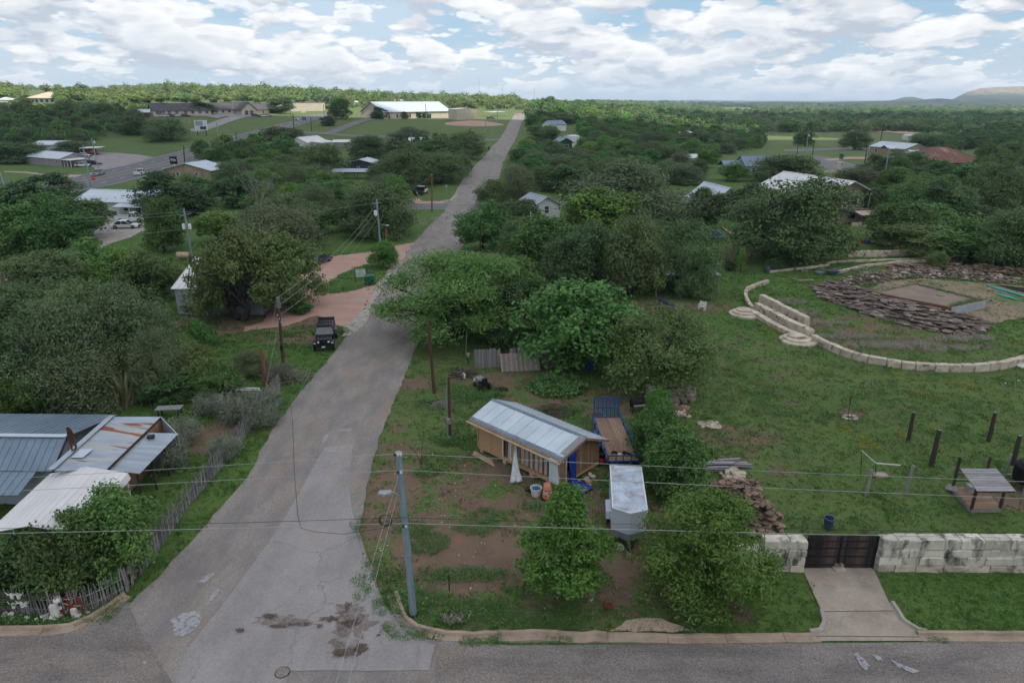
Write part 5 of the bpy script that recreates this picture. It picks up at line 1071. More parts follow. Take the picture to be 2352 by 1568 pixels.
# back liner of the stud wall (seen between studs), right and far walls
for i in range(9):
 a0 = .65 + i*.42; wall_board(a0, .09, a0 + .40, .09, FZ, TOPL, 'insulation', 'insulation_board')
for i in range(11):
 a = .62 + i*.385; wall_board(a - .03, 0, a + .06, 0, FZ, TOPL, 'timber_siding' if i % 3 else 'timber_new', 'stud', th=.1)
wall_board(.62, -.01, LU, -.01, FZ - .0, FZ + .1, 'timber_new', 'bottom_plate', th=.09, out=(0, .005))
# OSB sheets at the far end, doorway between
wall_board(LU*.68, 0, LU*.82, 0, FZ - .15, TOPL, 'osb', 'osb_sheet', out=(0, -.03)); wall_board(LU*.825, 0, LU, 0, FZ - .15, TOPL, 'osb', 'osb_sheet', out=(0, -.03))
for a in (LU*.575, LU*.675): wall_board(a - .04, -.03, a + .04, -.03, FZ, TOPL, 'trim_white', 'door_jamb', th=.08)
wall_board(LU*.50, .0, LU*.565, 0, FZ, TOPL, 'osb', 'osb_sheet')
# white sheet on the near corner of the long wall, corner posts
wall_board(.12, -.05, .6, -.05, FZ - .1, TOPL - .1, 'roof_white', 'white_sheet');
for p in ((.02, .02), (.02, LV - .08), (LU - .1, .02), (LU - .1, LV - .08)): wall_board(p[0], p[1], p[0] + .1, p[1], FZ, TOPR if p[1] > 1 else TOPL, 'timber_new', 'corner_post', th=-.1)
# near gable wall of vertical boards with a doorway
RB = LV*.47; RZ = 3.05
def gz(b): return lerp(TOPL, RZ - .08, min(1, b/RB)) if b < RB else lerp(RZ - .08, TOPR, (b - RB)/(LV - RB))
nb = 20
for i in range(nb):
 b0, b1 = LV*i/nb, LV*(i + 1)/nb - .012; mid = (b0 + b1)/2
 if .55 < mid < 1.35:
  wall_board(0, b0, 0, b1, 2.35, (gz(b0), gz(b1)), 'timber_siding', 'wall_board', th=-.025); continue
 wall_board(0, b0, 0, b1, FZ - .18, (gz(b0), gz(b1)), 'timber_siding', 'wall_board', th=-.025, out=(random.uniform(0, .006), 0))
for b in (.50, 1.33): wall_board(-.03, b, -.03, b + .07, FZ - .1, 2.4, 'trim_white', 'door_jamb', th=-.03)
for (b0, z0, b1, z1) in ((.05, 2.0, RB, 2.62), (RB, 2.62, LV - .1, 2.0)): MB().bar(S(-.05, b0, z0), S(-.05, b1, z1), .03, .09).build('brace', 'timber_siding', t, w=True)
# far gable and right wall
for (q, nm) in (([S(LU, 0, FZ), S(LU, LV, FZ), S(LU, LV, TOPR), S(LU, RB, RZ - .08), S(LU, 0, TOPL)], 'wall'), ([S(0, LV, FZ), S(LU, LV, FZ), S(LU, LV, TOPR), S(0, LV, TOPR)], 'wall')): MB().plate(q, .05).build(nm, 'timber_siding', t, w=True)
# dark upright board down the middle; its colour supplies the interior darkness
MB().hexa([S(.1, 1.6, FZ), S(LU - .1, 1.6, FZ), S(LU - .1, 1.64, FZ), S(.1, 1.64, FZ)], [S(.1, 1.6, 2.4), S(LU - .1, 1.6, 2.4), S(LU - .1, 1.64, 2.4), S(.1, 1.64, 2.4)]).build('dark_board', 'timber_dark', t, w=True)
# roof
e0, e1, r0, r1, g0, g1 = S(-.42, -.45, 2.38), S(LU + .38, -.45, 2.38), S(-.5, RB, RZ), S(LU + .42, RB, RZ), S(-.42, LV + .42, 1.98), S(LU + .42, LV + .42, 1.98)
slope(t, e0, e1, r1, r0, 10, 'galv_roof', th=.03, rib=.02); slope(t, g1, g0, r0, r1, 22, 'galv_roof', th=.03, rib=.025)
up = Vector((0, 0, .035)); MB().slab([r0 + (e0 - r0)*.07 + up, r1 + (e1 - r1)*.07 + up, r1 + up*2, r0 + up*2], .02).slab([r0 + up*2, r1 + up*2, r1 + (g1 - r1)*.07 + up, r0 + (g0 - r0)*.07 + up], .02).build('ridge_cap', 'flashing_dark', t, w=True)
for i in range(18):
 a, b = i/18, (i + .93)/18; q = [e0.lerp(e1, a), e0.lerp(e1, b), e0.lerp(e1, b).lerp(r0.lerp(r1, b), .11), e0.lerp(e1, a).lerp(r0.lerp(r1, a), .11)]; q = [p + Vector((0, 0, .045)) for p in q]
 MB().slab(q, .012).build('eave_flashing', 'flashing_dark', t, w=True)
q = [r0 + up*1.4, r0.lerp(r1, .055) + up*1.4, e0.lerp(e1, .055).lerp(r0.lerp(r1, .055), .12) + up*1.4, e0.lerp(r0, .12) + up*1.4]; MB().slab(q, .012).build('rake_flashing', 'weathered_board', t, w=True)
for (a, b, z, w_) in ((e0, e1, .03, .17), (g0, g1, .03, .1)): MB().bar(a - Vector((0, 0, z + .09)), b - Vector((0, 0, z + .09)), .05, w_).build('fascia', 'timber_pale', t, w=True)
MB().bar(e0 + (e0 - r0)*.03 - Vector((0, 0, .16)) - v*.12 - u*.0, e1 - v*.14 - Vector((0, 0, .16)) + u*.1, .16, .05).build('fascia', 'timber_pale', t, w=True)
for (a, b) in ((e0, r0), (r0, g0)): MB().bar(a - Vector((0, 0, .1)), b - Vector((0, 0, .1)), .04, .13).build('barge_board', 'timber_siding', t, w=True)
# loose sheet-metal strip hanging from the near corner
p0 = e0.lerp(r0, .13) + up*3; MB().plate([p0, p0 + u*.62, S(.45, -.52, 2.2), S(-.18, -.5, 2.2)], .012).build('loose_sheet', 'roof_pale', t, w=True)
MB().plate([S(.42, -.53, 2.2), S(-.2, -.52, 2.2), S(-.5, -.72, .95), S(.25, -.72, .85)], .012).build('loose_sheet', 'roof_pale', t, w=True)
for k in range(4): MB().bar(S(.38 - k*.18, -.545, 2.18), S(.17 - k*.19, -.735, .95), .03, .02).build('sheet_rib', 'roof_pale', t, w=True)
# blue tarpaulin in the near doorway
def cloth(name, label, cat, grid, m, par=None):
 """grid: rows of points; smoothed with folds"""
 mb = MB(); R_ = len(grid); C_ = len(grid[0])
 for row in grid: mb.v += [tuple(p) for p in row]
 for i in range(R_ - 1):
  for j in range(C_ - 1): a = i*C_ + j; mb.f.append((a, a + 1, a + C_ + 1, a + C_))
 o = mb.build(name, m, par, w=par is not None, smooth=True)
 if par is None: tag(o, label, cat)
 md = o.modifiers.new('thick', 'SOLIDIFY'); md.thickness = .006; return o
rows = []
for i in range(15):
 f = i/14; row = []
 for j in range(15):
  s = j/14; fold = .07*math.sin(s*19 + f*3) + .04*math.sin(s*41 + f*5)
  if f < .62: g = f/.62; p = S(-.1 - .1*g - fold*g*1.4, .60 + s*(.72 - .1*g), lerp(2.3, .2, g))
  else: g = (f - .62)/.38; p = S(-.22 - g*1.15 - fold*.6, .6 + s*.75 - g*.35 + g*s*.55, max(.06, lerp(.2, .1, g) + .09*abs(math.sin(s*15 + g*9))*(1 - .4*g)))
  row.append(p)
 rows.append(row)
cloth('blue_tarp', 'blue tarpaulin hanging from the shed doorway and spilling over the ground', 'tarpaulin', rows, 'blue_tarp')
rows = []
for i in range(15):
 f = i/14; row = []
 for j in range(9):
  s = j/8; w_ = .12 + .85*f**1.5; fold = .06*math.sin(s*14 + f*4)
  p = S(LU*.50 - f*1.05 + (s - .5)*w_*.5, -.12 - f*1.15 - (s - .5)*w_*.7 - fold*f*2, max(.05, lerp(2.05, .06, f**.85)) + .05*abs(fold)*10*f)
  row.append(p)
 rows.append(row)
cloth('plastic_sheet', 'torn white plastic sheet hanging from the shed doorway to the ground', 'plastic sheet', rows, 'sheet_plastic')
MB().bar(S(LU*.49, -.1, 2.1), S(LU*.49, -.08, .5), .03).build('strap', 'sheet_plastic', t, w=True)
# lumber and slabs round the shed
t = thing('lumber_pile', 'boards lying beside the sheathed end of the shed', 'lumber pile', S(LU - .6, -.35, 0))
for k in range(4): MB().bar(S(LU + .1 - k*.1, -.3 - k*.13, .05 + .01*k), S(LU - 1.7 - k*.2, -.38 - k*.12, .05), .11, .04).build('board', 'timber_pale', t, w=True)
rs = random.Random(3)
t = thing('block_pile', 'jumble of tan stone blocks at the shed corner under the blue tarpaulin', 'stone pile', S(-.6, 1.2, 0))
for k in range(13):
 p = S(rs.uniform(-1.3, -.15), rs.uniform(.1, 2.6), .1); MB().rock(p, .42, .26, .16, rs.uniform(0, 3), rs.uniform(-.2, .2), rs).build('stone', 'cut_stone', t, w=True)
# bucket, lid, barrel
g = G(1231, 1137); t = thing('bucket', 'white plastic tub holding a blue cloth beside the orange drum', 'tub', (g.x, g.y, 0)); MB().lathe((0, 0, 0), [(.26, 0), (.33, .5), (.36, .5), (.36, .54), (.31, .54), (.25, .1), (.01, .1)], 18).build('tub', 'plastic_white', t, smooth=False); MB().rock((0, .02, .45), .4, .3, .16, .4).build('cloth', 'blue_pool', t)
g = G(1219, 1125); t = thing('lid', 'round black lid lying behind the white tub', 'lid', (g.x, g.y, 0)); MB().lathe((0, 0, .02), [(.34, 0), (.34, .04), (.3, .05), (.05, .06)], 18).build('disc', 'black_plastic', t)
g = G(1257, 1144); t = thing('traffic_drum', 'faded orange traffic drum with pale bands by the shed corner', 'drum', (g.x, g.y, 0))
pr = [(.34, 0), (.34, .08), (.27, .09), (.27, .3)]; z = .09
MB().lathe((0, 0, 0), [(.36, 0), (.36, .07), (.28, .08)], 18).build('base', 'black_plastic', t)
for k in range(4):
 r_ = .285 - .02*k; MB().lathe((0, 0, .08 + k*.22), [(r_, 0), (r_, .20), (r_ - .02, .22)], 18).build('band', 'orange' if k % 2 == 0 else 'orange_pale', t)
MB().lathe((0, 0, .96), [(.20, 0), (.17, .05), (.05, .06)], 14).build('top', 'orange', t); MB().cbox((0, 0, 1.01), .18, .04, .09).build('handle', 'orange', t)
# ----- flatbed trailer
q = [G(1400, 1057, .62), G(1462, 1055, .62), G(1418, 959, .62), G(1368, 960, .62)]; c = sum(q, Vector())/4; ax = ((q[3] + q[2])/2 - (q[0] + q[1])/2); Lf = ax.length + .15; ang = math.atan2(ax.y, ax.x);
t = thing('flatbed_trailer', 'blue flatbed utility trailer with plank deck and raised mesh ramp', 'trailer', (c.x, c.y, 0), ang); X, Y = Lf/2, .98   # local x: back toward ramp
for k in range(9): MB().box(-X + .02, -Y + .03 + k*(2*Y - .06)/9, .56, X - .02, -Y + .03 + (k + 1)*(2*Y - .06)/9 - .012, .61).build('plank', 'deck_wood', t)
for s in (-1, 1):
 MB().box(-X, s*Y - .04, .45, X, s*Y + .04, .60).build('side_beam', 'blue_frame', t); MB().box(-X, s*Y - .035, .92, X, s*Y + .035, .98).build('side_rail', 'blue_frame', t)
 for k in range(6): MB().box(-X + k*(2*X - .07)/5, s*Y - .03, .6, -X + k*(2*X - .07)/5 + .06, s*Y + .03, .92).build('rail_post', 'blue_frame', t)
 MB().add([(-.95, s*(Y + .06), .45), (-.75, s*(Y + .06), .84), (.75, s*(Y + .06), .84), (.95, s*(Y + .06), .45), (-.95, s*(Y + .34), .45), (-.75, s*(Y + .34), .84), (.75, s*(Y + .34), .84), (.95, s*(Y + .34), .45)], [(0, 1, 5, 4), (1, 2, 6, 5), (2, 3, 7, 6), (0, 3, 2, 1), (4, 5, 6, 7)]).build('fender', 'blue_frame', t)
 for xx in (-.42, .42):
  w_ = MB().tube([(xx, s*(Y + .09), .36), (xx, s*(Y + .31), .36)], .36, 16).build('wheel', 'tyre', t); MB().tube([(xx, s*(Y + .20), .36), (xx, s*(Y + .325), .36)], .2, 12).build('rim', 'rim', w_)
for z_ in (.55, .95): MB().box(-X - .04, -Y, z_, -X + .03, Y, z_ + .07).build('front_rail', 'blue_frame', t)
for k in range(5): MB().box(-X - .03, -Y + k*(2*Y - .06)/4, .6, -X + .02, -Y + k*(2*Y - .06)/4 + .05, .95).build('rail_post', 'blue_frame', t)
ramp = MB(); RH = 1.45
for s in (-1, 1): ramp.bar((X + .02, s*(Y - .1), .6), (X + .28, s*(Y - .1), .6 + RH), .06)
for f in (0, .5, 1): ramp.bar((X + .02 + .26*f, -Y + .1, .6 + RH*f), (X + .02 + .26*f, Y - .1, .6 + RH*f), .06)
for k in range(1, 6): ramp.bar((X + .02, -Y + .1 + k*(2*Y - .2)/6, .6), (X + .28, -Y + .1 + k*(2*Y - .2)/6, .6 + RH), .045)
rp_ = ramp.build('ramp', 'blue_frame', t); ms = MB()
for k in range(16): f = k/16; ms.bar((X + .04 + .26*f, -Y + .1, .6 + RH*f), (X + .04 + .26*f, Y - .1, .6 + RH*f), .02)
for k in range(22): y_ = -Y + .14 + k*(2*Y - .28)/21; ms.bar((X + .04, y_, .62), (X + .29, y_, .58 + RH), .015)
ms.build('mesh', 'blue_frame', rp_)
MB().bar((-X, -.5, .5), (-X - 1.3, 0, .5), .08).bar((-X, .5, .5), (-X - 1.3, 0, .5), .08).build('tongue', 'blue_frame', t)
t2 = thing('ratchet_straps', 'black straps and a drawbar lying on the front of the blue trailer deck', 'straps', (c.x - math.cos(ang)*(X - .8), c.y - math.sin(ang)*(X - .8), .61), ang)
MB().tube([(.1, .55, .05), (.25, .4, .07), (.12, .2, .05), (.3, .25, .04), (.2, .55, .05)], .06, 6).build('strap', 'black_plastic', t2); MB().bar((.3, -.2, .06), (-.25, -.75, .06), .1, .08).bar((.1, -.15, .06), (-.3, -.35, .06), .06).build('drawbar', 'black_plastic', t2); MB().cbox((-.15, .1, 0), .28, .2, .12, .3).build('box', 'plastic_white', t2)
# ----- enclosed trailer
q = [G(1403, 1070, 2.1), G(1471, 1073, 2.1), G(1485, 1170, 2.1), G(1409, 1168, 2.1)]; nose = G(1445, 1179, 2.1); fl = (q[2] + q[3])/2; bk = (q[0] + q[1])/2; ax = (bk - fl); Lf = ax.length; ang = math.atan2(ax.y, ax.x); c = (fl + bk)/2
t = thing('enclosed_trailer', 'white enclosed cargo trailer with a pointed front and stained roof', 'trailer', (c.x, c.y, 0), ang); X, Y = Lf/2, .88
out = [(-X, -Y), (X, -Y), (X, Y), (-X, Y), (-X - .42, 0)]; T0, T1 = .45, 2.1
mb = MB(); n5 = 5; mb.v = [(x, y, T0) for x, y in out] + [(x, y, T1) for x, y in out]; mb.f = [(4, 3, 2, 1, 0)] + [(i, (i + 1) % 5, (i + 1) % 5 + 5, i + 5) for i in range(5)] ; mb.build('body', 'trailer_front', t)
mb = MB(); mb.slab([(x*.995, y*.985, T1 + .035) for x, y in out], .05); mb.build('roof', 'trailer_skin', t)
for i in range(5): a, b = out[i], out[(i + 1) % 5]; MB().bar((a[0], a[1], T1 + .02), (b[0], b[1], T1 + .02), .06, .07).build('roof_rail', 'trim_white', t)
MB().add([(x*1.004, y*1.01, z) for z in (T0, .85) for x, y in ((-X, -Y), (-X - .42, 0), (-X, Y))], [(0, 1, 4, 3), (1, 2, 5, 4)]).build('stone_guard', 'trailer_low', t)
for s in (-1, 1):
 MB().hexa([(-.75, s*Y, .5), (.75, s*Y, .5), (.75, s*(Y + .25), .5), (-.75, s*(Y + .25), .5)], [(-.6, s*Y, .88), (.6, s*Y, .88), (.6, s*(Y + .25), .85), (-.6, s*(Y + .25), .85)]).build('fender', 'trailer_front', t)
 for xx in (-.38, .38):
  w_ = MB().tube([(xx, s*(Y - .02), .33), (xx, s*(Y + .2), .33)], .33, 16).build('wheel', 'tyre', t); MB().tube([(xx, s*(Y + .1), .33), (xx, s*(Y + .21), .33)], .19, 10).build('rim', 'rim', w_)
 MB().box(-X + .1, s*Y - .01, .5, X, s*Y + .012, .62).build('side_trim', 'trailer_low', t)
for k in range(1, 6): MB().box(-X + k*2*X/6 - .02, -Y - .01, .62, -X + k*2*X/6 + .02, -Y - .002, T1 - .05).build('side_rib', 'trailer_front', t)
MB().bar((-X + .1, -.6, .45), (-X - 1.25, 0, .45), .08).bar((-X + .1, .6, .45), (-X - 1.25, 0, .45), .08).build('tongue', 'black_plastic', t); MB().tube([(-X - 1.0, 0, .1), (-X - 1.0, 0, .8)], .04, 8).build('jack', 'metal_grey', t); MB().cbox((-X - 1.0, 0, .0), .4, .25, .12).build('jack_block', 'timber_pale', t)
MB().tube([(-X - .6, .42, .2), (-X - .68, .42, .2)], .2, 12).build('coupler_wheel', 'white_rock', t)
MB().box(-X - .3, .35, 1.5, -X - .28, .36, 1.55).build('badge', 'iron', t)
# red mower beside the trailers, smoker, junk
g = G(1382, 1064); t = thing('red_mower', 'red push mower and red cans between the shed and the blue trailer', 'mower', (g.x, g.y, 0), .5)
MB().rock((0, 0, .28), .8, .55, .34, .2).build('deck', 'red_paint', t); MB().rock((.02, 0, .55), .4, .35, .28, .5).build('engine', 'black_plastic', t)
for sx in (-.32, .32):
 for sy in (-.27, .27): MB().tube([(sx, sy - .04, .12), (sx, sy + .04, .12)], .12, 10).build('wheel', 'tyre', t)
MB().bar((-.3, .2, .35), (-1.0, .2, .95), .03).bar((-.3, -.2, .35), (-1.0, -.2, .95), .03).bar((-1.0, -.2, .95), (-1.0, .2, .95), .03).build('handle', 'iron', t); MB().cbox((.55, .3, 0), .25, .35, .4, .4).build('can', 'red_paint', t)
g = G(1464, 945); t = thing('smoker_grill', 'black barrel smoker grill with a side shelf under the boundary trees', 'grill', (g.x, g.y, 0), .2)
MB().tube([(-.55, 0, .75), (.55, 0, .75)], .33, 14).build('barrel', 'black_plastic', t); MB().cbox((-.05, -.45, .68), .9, .25, .04).build('shelf', 'metal_grey', t); MB().tube([(.4, 0, 1.0), (.4, 0, 1.5)], .06, 8).build('chimney', 'iron', t)
for sx in (-.45, .45):
 for sy in (-.2, .2): MB().bar((sx, sy, 0), (sx, sy, .6), .05).build('leg', 'iron', t)
g = G(1107, 890); t = thing('garden_tractor', 'stripped grey riding mower chassis standing in tall weeds', 'mower', (g.x, g.y, 0), math.radians(115));
MB().rock((.35, 0, .55), .8, .6, .45, 0).build('hood', 'metal_grey', t); MB().cbox((-.4, 0, .45), .8, .75, .12).build('platform', 'black_plastic', t); MB().cbox((-.45, 0, .6), .35, .42, .12).build('seat', 'black_plastic', t); MB().cbox((-.62, 0, .62), .08, .42, .4).build('backrest', 'black_plastic', t); MB().cbox((.75, 0, .3), .08, .85, .3).build('bumper', 'trim_white', t); MB().tube([(.0, 0, .6), (-.15, 0, .95)], .02, 6).build('steering_column', 'iron', t)
for (sx, r_) in ((.5, .2), (-.5, .27)):
 for sy in (-.42, .42): w_ = MB().tube([(sx, sy - .08, r_), (sx, sy + .08, r_)], r_, 12).build('wheel', 'tyre', t)
def sticks(name, label, cat, px, py, n, R_, h, m, L_=(.5, 1.3), th=.03, seed=1, wmin=0):
 g = G(px, py); t = thing(name, label, cat, (g.x, g.y, g.z)); rg = random.Random(seed)
 for i in range(n):
  a, b = rg.uniform(0, 6.28), rg.uniform(0, 6.28); r_ = R_*rg.random()**.7; c_ = Vector((math.cos(a)*r_, math.sin(a)*r_*.7, .05 + h*rg.random()*(1 - r_/R_))); d = Vector((math.cos(b), math.sin(b), rg.uniform(-.3, .35)))*rg.uniform(*L_)/2
  k = th*rg.uniform(.5, 1.4); p1 = c_ - d; p2 = c_ + d; p1.z = max(.02, p1.z); p2.z = max(.02, p2.z)
  MB().tube([p1, c_ + Vector((0, 0, .03)), p2], [k, k*.9, k*.6], 5).build('branch', m, t)
 return t
sticks('brush_pile', 'grey brush pile in the weeds left of the meter pole', 'brush pile', 1012, 932, 60, .9, .45, 'dead_wood', seed=4, th=.02)
sticks('brush_pile', 'small reddish heap of roots behind the wooden shed', 'brush pile', 1153, 896, 34, .5, .4, 'figure_rust', seed=5, th=.04, L_=(.2, .6))
sticks('brush_pile', 'dark heap of dead brush hidden just behind the shed ridge', 'brush pile', 1268, 946, 80, 1.5, .7, 'brush_dead', seed=6, th=.03)
sticks('log_pile', 'heap of cut logs and branches by the end of the board fence', 'log pile', 1066, 862, 26, 1.0, .7, 'brush_dead', seed=7, th=.11, L_=(.6, 1.6))
sticks('brush_pile', 'pile of cut grey branches among the bushes right of the brown poles', 'brush pile', 655, 868, 60, 2.0, .7, 'dead_wood', seed=8, th=.03, L_=(1, 3))
sticks('rubble_heap', 'heap of grey branches over pink rubble at the left edge', 'rubble heap', 50, 640, 60, 4.5, 1.0, 'dead_wood', seed=9, th=.06, L_=(1.5, 4.5))
g = G(1065, 868); t = thing('white_jug', 'white plastic jug lying against the log pile', 'jug', (g.x, g.y, 0)); MB().lathe((0, 0, 0), [(.16, 0), (.18, .3), (.06, .42), (.05, .48)], 12).build('body', 'plastic_white', t)
def rocks(name, label, cat, pts, n, size, m, par=None, h=.5, flat=.35, seed=1, kind=None, tiltm=.3, cutoff=300, mats=None, lx=1, dirn=None):
 """stone heap over an outline given in survey pixels"""
 W = [G(*p) for p in pts]; rg = random.Random(seed); x0, x1 = min(p.x for p in W), max(p.x for p in W); y0, y1 = min(p.y for p in W), max(p.y for p in W); c_ = sum(W, Vector())/len(W)
 t = thing(name, label, cat, (c_.x, c_.y, c_.z)) if par is None else par; cen = Vector((c_.x, c_.y)); poly2 = [(p.x, p.y) for p in W]; k = 0; tries = 0; st = []
 while k < n and tries < n*30:
  tries += 1; x, y = rg.uniform(x0, x1), rg.uniform(y0, y1)
  if not inpoly((x, y), poly2): continue
  de = min(((x - a)**2 + (y - b)**2)**.5 for a, b in [( (poly2[i][0]*(1 - f) + poly2[i - 1][0]*f), (poly2[i][1]*(1 - f) + poly2[i - 1][1]*f)) for i in range(len(poly2)) for f in (0, .25, .5, .75)])
  hh = h*min(1, de/(size*2.5 + .3)); s = size*rg.uniform(.55, 1.35); z = Tz(x, y) + rg.uniform(.0, 1)*hh + s*flat*.4; st.append((x, y, z, s, rg.uniform(0, 3.14) if dirn is None else dirn + rg.gauss(0, .3), rg.uniform(-tiltm, tiltm))); k += 1
 st.sort(key=lambda q: -q[2]); J = MB()
 for i, (x, y, z, s, a, tl) in enumerate(st):
  if i < cutoff: MB().rock((x, y, z), lx*s*rg.uniform(.8, 1.3), s*rg.uniform(.6, 1), s*flat*rg.uniform(.7, 1.2), a, tl, rg).build('stone', (rg.choice(mats) if mats else m), t, w=True)
  else: J.rock((x, y, z), lx*s*rg.uniform(.8, 1.3), s*rg.uniform(.6, 1), s*flat, a, tl, rg)
 if J.v: o = J.build('stones', m, t, w=True); o['kind'] = 'stuff'
 return t
rocks('flagstone_pile', 'big heap of broken brown flagstones inside the lawn wall', 'stone pile', [(1620, 1115), (1738, 1106), (1752, 1148), (1798, 1190), (1792, 1226), (1720, 1234), (1680, 1214), (1640, 1185)], 460, .34, 'flagstone', h=1.1, flat=.28, seed=2)
rocks('flagstone_pile', 'part of the brown stone heap under the leafy tree', 'stone pile', [(1590, 1120), (1640, 1118), (1655, 1170), (1690, 1215), (1620, 1200)], 90, .42, 'flagstone', h=.7, flat=.3, seed=12)
rocks('cut_stone_pile', 'pile of pale cut stone blocks just above the flagstone heap', 'stone pile', [(1655, 1088), (1690, 1082), (1706, 1095), (1702, 1114), (1668, 1112)], 46, .42, 'cut_stone', h=.8, flat=.5, seed=3)
t = thing('board_stack', 'stack of weathered grey boards behind the cut stone pile', 'board stack', G(1665, 1080)); rs = random.Random(8)
for k in range(26):
 g = G(1655 + rs.uniform(-22, 26), 1066 + rs.uniform(0, 18)); a = rs.uniform(-.12, .12); l = rs.uniform(.7, 1.3); z = rs.uniform(.05, .5); MB().bar((g.x - l*math.cos(a), g.y - l*math.sin(a), z), (g.x + l*math.cos(a), g.y + l*math.sin(a), z + rs.uniform(-.05, .05)), .16, .04).build('board', 'weathered_board', t, w=True)
rocks('boulder_pile', 'heap of grey brown boulders at the end of the ruined wall', 'stone pile', [(1530, 905), (1552, 896), (1588, 898), (1590, 922), (1565, 930), (1535, 925)], 55, .62, 'field_stone', h=.9, flat=.6, seed=4)
rocks('boulder_pile', 'small reddish boulders below the grey boulder heap', 'stone pile', [(1538, 938), (1565, 934), (1600, 950), (1575, 962), (1542, 955)], 16, .6, 'slab_brown', h=.4, flat=.5, seed=5, mats=['rust_red', 'flagstone', 'cut_stone'])
rocks('slab_pile', 'flat broken slab with small white stones in the lawn', 'stone pile', [(1605, 972), (1650, 968), (1655, 984), (1620, 988)], 24, .45, 'cut_stone', h=.15, flat=.25, seed=6)
rocks('pebble_pile', 'small heap of white stones at the far right of the lawn', 'stone pile', [(2330, 838), (2352, 832), (2352, 846)], 12, .5, 'white_rock', h=.2, flat=.4, seed=7)
# ----- stone walls built of big blocks
def block(mb, c, l, d, h, rz, rg, r=.035):
 ca, sa = math.cos(rz), math.sin(rz); q = []
 for z, k in ((0, 1 - r/l), (h*.12, 1), (h*.88, 1), (h, 1 - r*2/l)):
  for sx, sy in ((-1, -1), (1, -1), (1, 1), (-1, 1)):
   x = sx*(l/2*k - .008) + rg.uniform(-r, r)*.35; y = sy*(d/2*(k if z in (0, h) else 1)) + rg.uniform(-r, r)*.8; q.append((c[0] + x*ca - y*sa, c[1] + x*sa + y*ca, c[2] + z + (rg.uniform(-r, r)*.3 if z else 0)))
 f = [(3, 2, 1, 0), (12, 13, 14, 15)]
 for k in range(3):
  for i in range(4): a = k*4 + i; b = k*4 + (i + 1) % 4; f.append((a, b, b + 4, a + 4))
 return mb.add(q, f)
def block_wall(name, label, x0, x1, y, d, courses, seed, name2='wall'):
 rg = random.Random(seed); t = thing(name, label, 'stone wall', ((x0 + x1)/2, y + d/2, 0)); z = -.05
 for ci, h in enumerate(courses):
  x = x0
  while x < x1 - .05:
   l = min(rg.uniform(.75, 1.45), x1 - x); l = x1 - x if x1 - x - l < .4 else l
   block(MB(), (x + l/2, y + d/2 + rg.uniform(-.03, .03), z), l - .012, d*rg.uniform(.94, 1), h - .01, 0, rg).build('block', 'limestone' if ci else 'limestone_clean', t, w=True); x += l
  z += h
 return t
yw = 28.0
block_wall('stone_wall', 'high wall of stained limestone blocks right of the wooden gate', 18.05, 31.5, yw, .62, (.42, .5, .42, .55), 1)
block_wall('stone_wall', 'short stained limestone wall left of the wooden gate', 12.3, 14.42, yw, .62, (.42, .5, .42, .5), 2)
block_wall('stone_wall', 'broken white limestone wall hidden behind the feathery tree', 6.9, 12.25, yw, .6, (.42, .5, .42), 3)
rs = random.Random(17); t = thing('ruined_wall', 'overgrown white limestone wall running between the lot and the lawn', 'stone wall', G(1550, 1100))
wl = resample([G(1490, 912), G(1530, 990), G(1575, 1090), G(1640, 1200), G(1665, 1235)], 1.05)
for a, b in zip(wl, wl[1:]):
 d = b - a; rz = math.atan2(d.y, d.x); n_ = rs.choice((1, 2, 2, 3))
 for k in range(n_): block(MB(), ((a.x + b.x)/2, (a.y + b.y)/2, -.05 + k*.42), d.length - .05, .5, .41, rz + rs.uniform(-.05, .05), rs, .05).build('block', 'limestone', t, w=True)
# gate
t = thing('gate', 'dark weathered board gate with black iron bars between limestone walls', 'gate', (16.2, 28.3, 0)); X0, X1 = 14.5, 17.97
nb = 22
for i in range(nb):
 a = lerp(X0, X1, i/nb); b = lerp(X0, X1, (i + 1)/nb) - .01; MB().box(a, 28.28, .06, b, 28.33, 1.93 + random.uniform(-.02, .02)).build('board', 'gate_wood_brown' if i in (7, 8, 16, 17) else 'gate_wood', t, w=True)
for z in (.22, .72, 1.2, 1.6): MB().box(X0, 28.235, z, X1, 28.275, z + .045).build('bar', 'iron', t, w=True)
for x in (X0 + .02, (X0 + X1)/2 - .1, X1 - .06): MB().box(x, 28.22, .05, x + .045, 28.27, 1.9).build('upright', 'iron', t, w=True)
t = thing('gate_stop_stones', 'grey stones propping the middle of the gate', 'stones', G(1926, 1308)); rs = random.Random(5)
MB().rock((0, .0, .1), .55, .4, .16, .2, 0, rs).build('stone', 'cut_stone', t); MB().rock((0.02, .1, .26), .42, .26, .18, .1, 0, rs).build('stone', 'field_stone', t); MB().bar((-.02, -.1, .3), (-.05, .15, 1.0), .03).build('rod', 'iron', t)
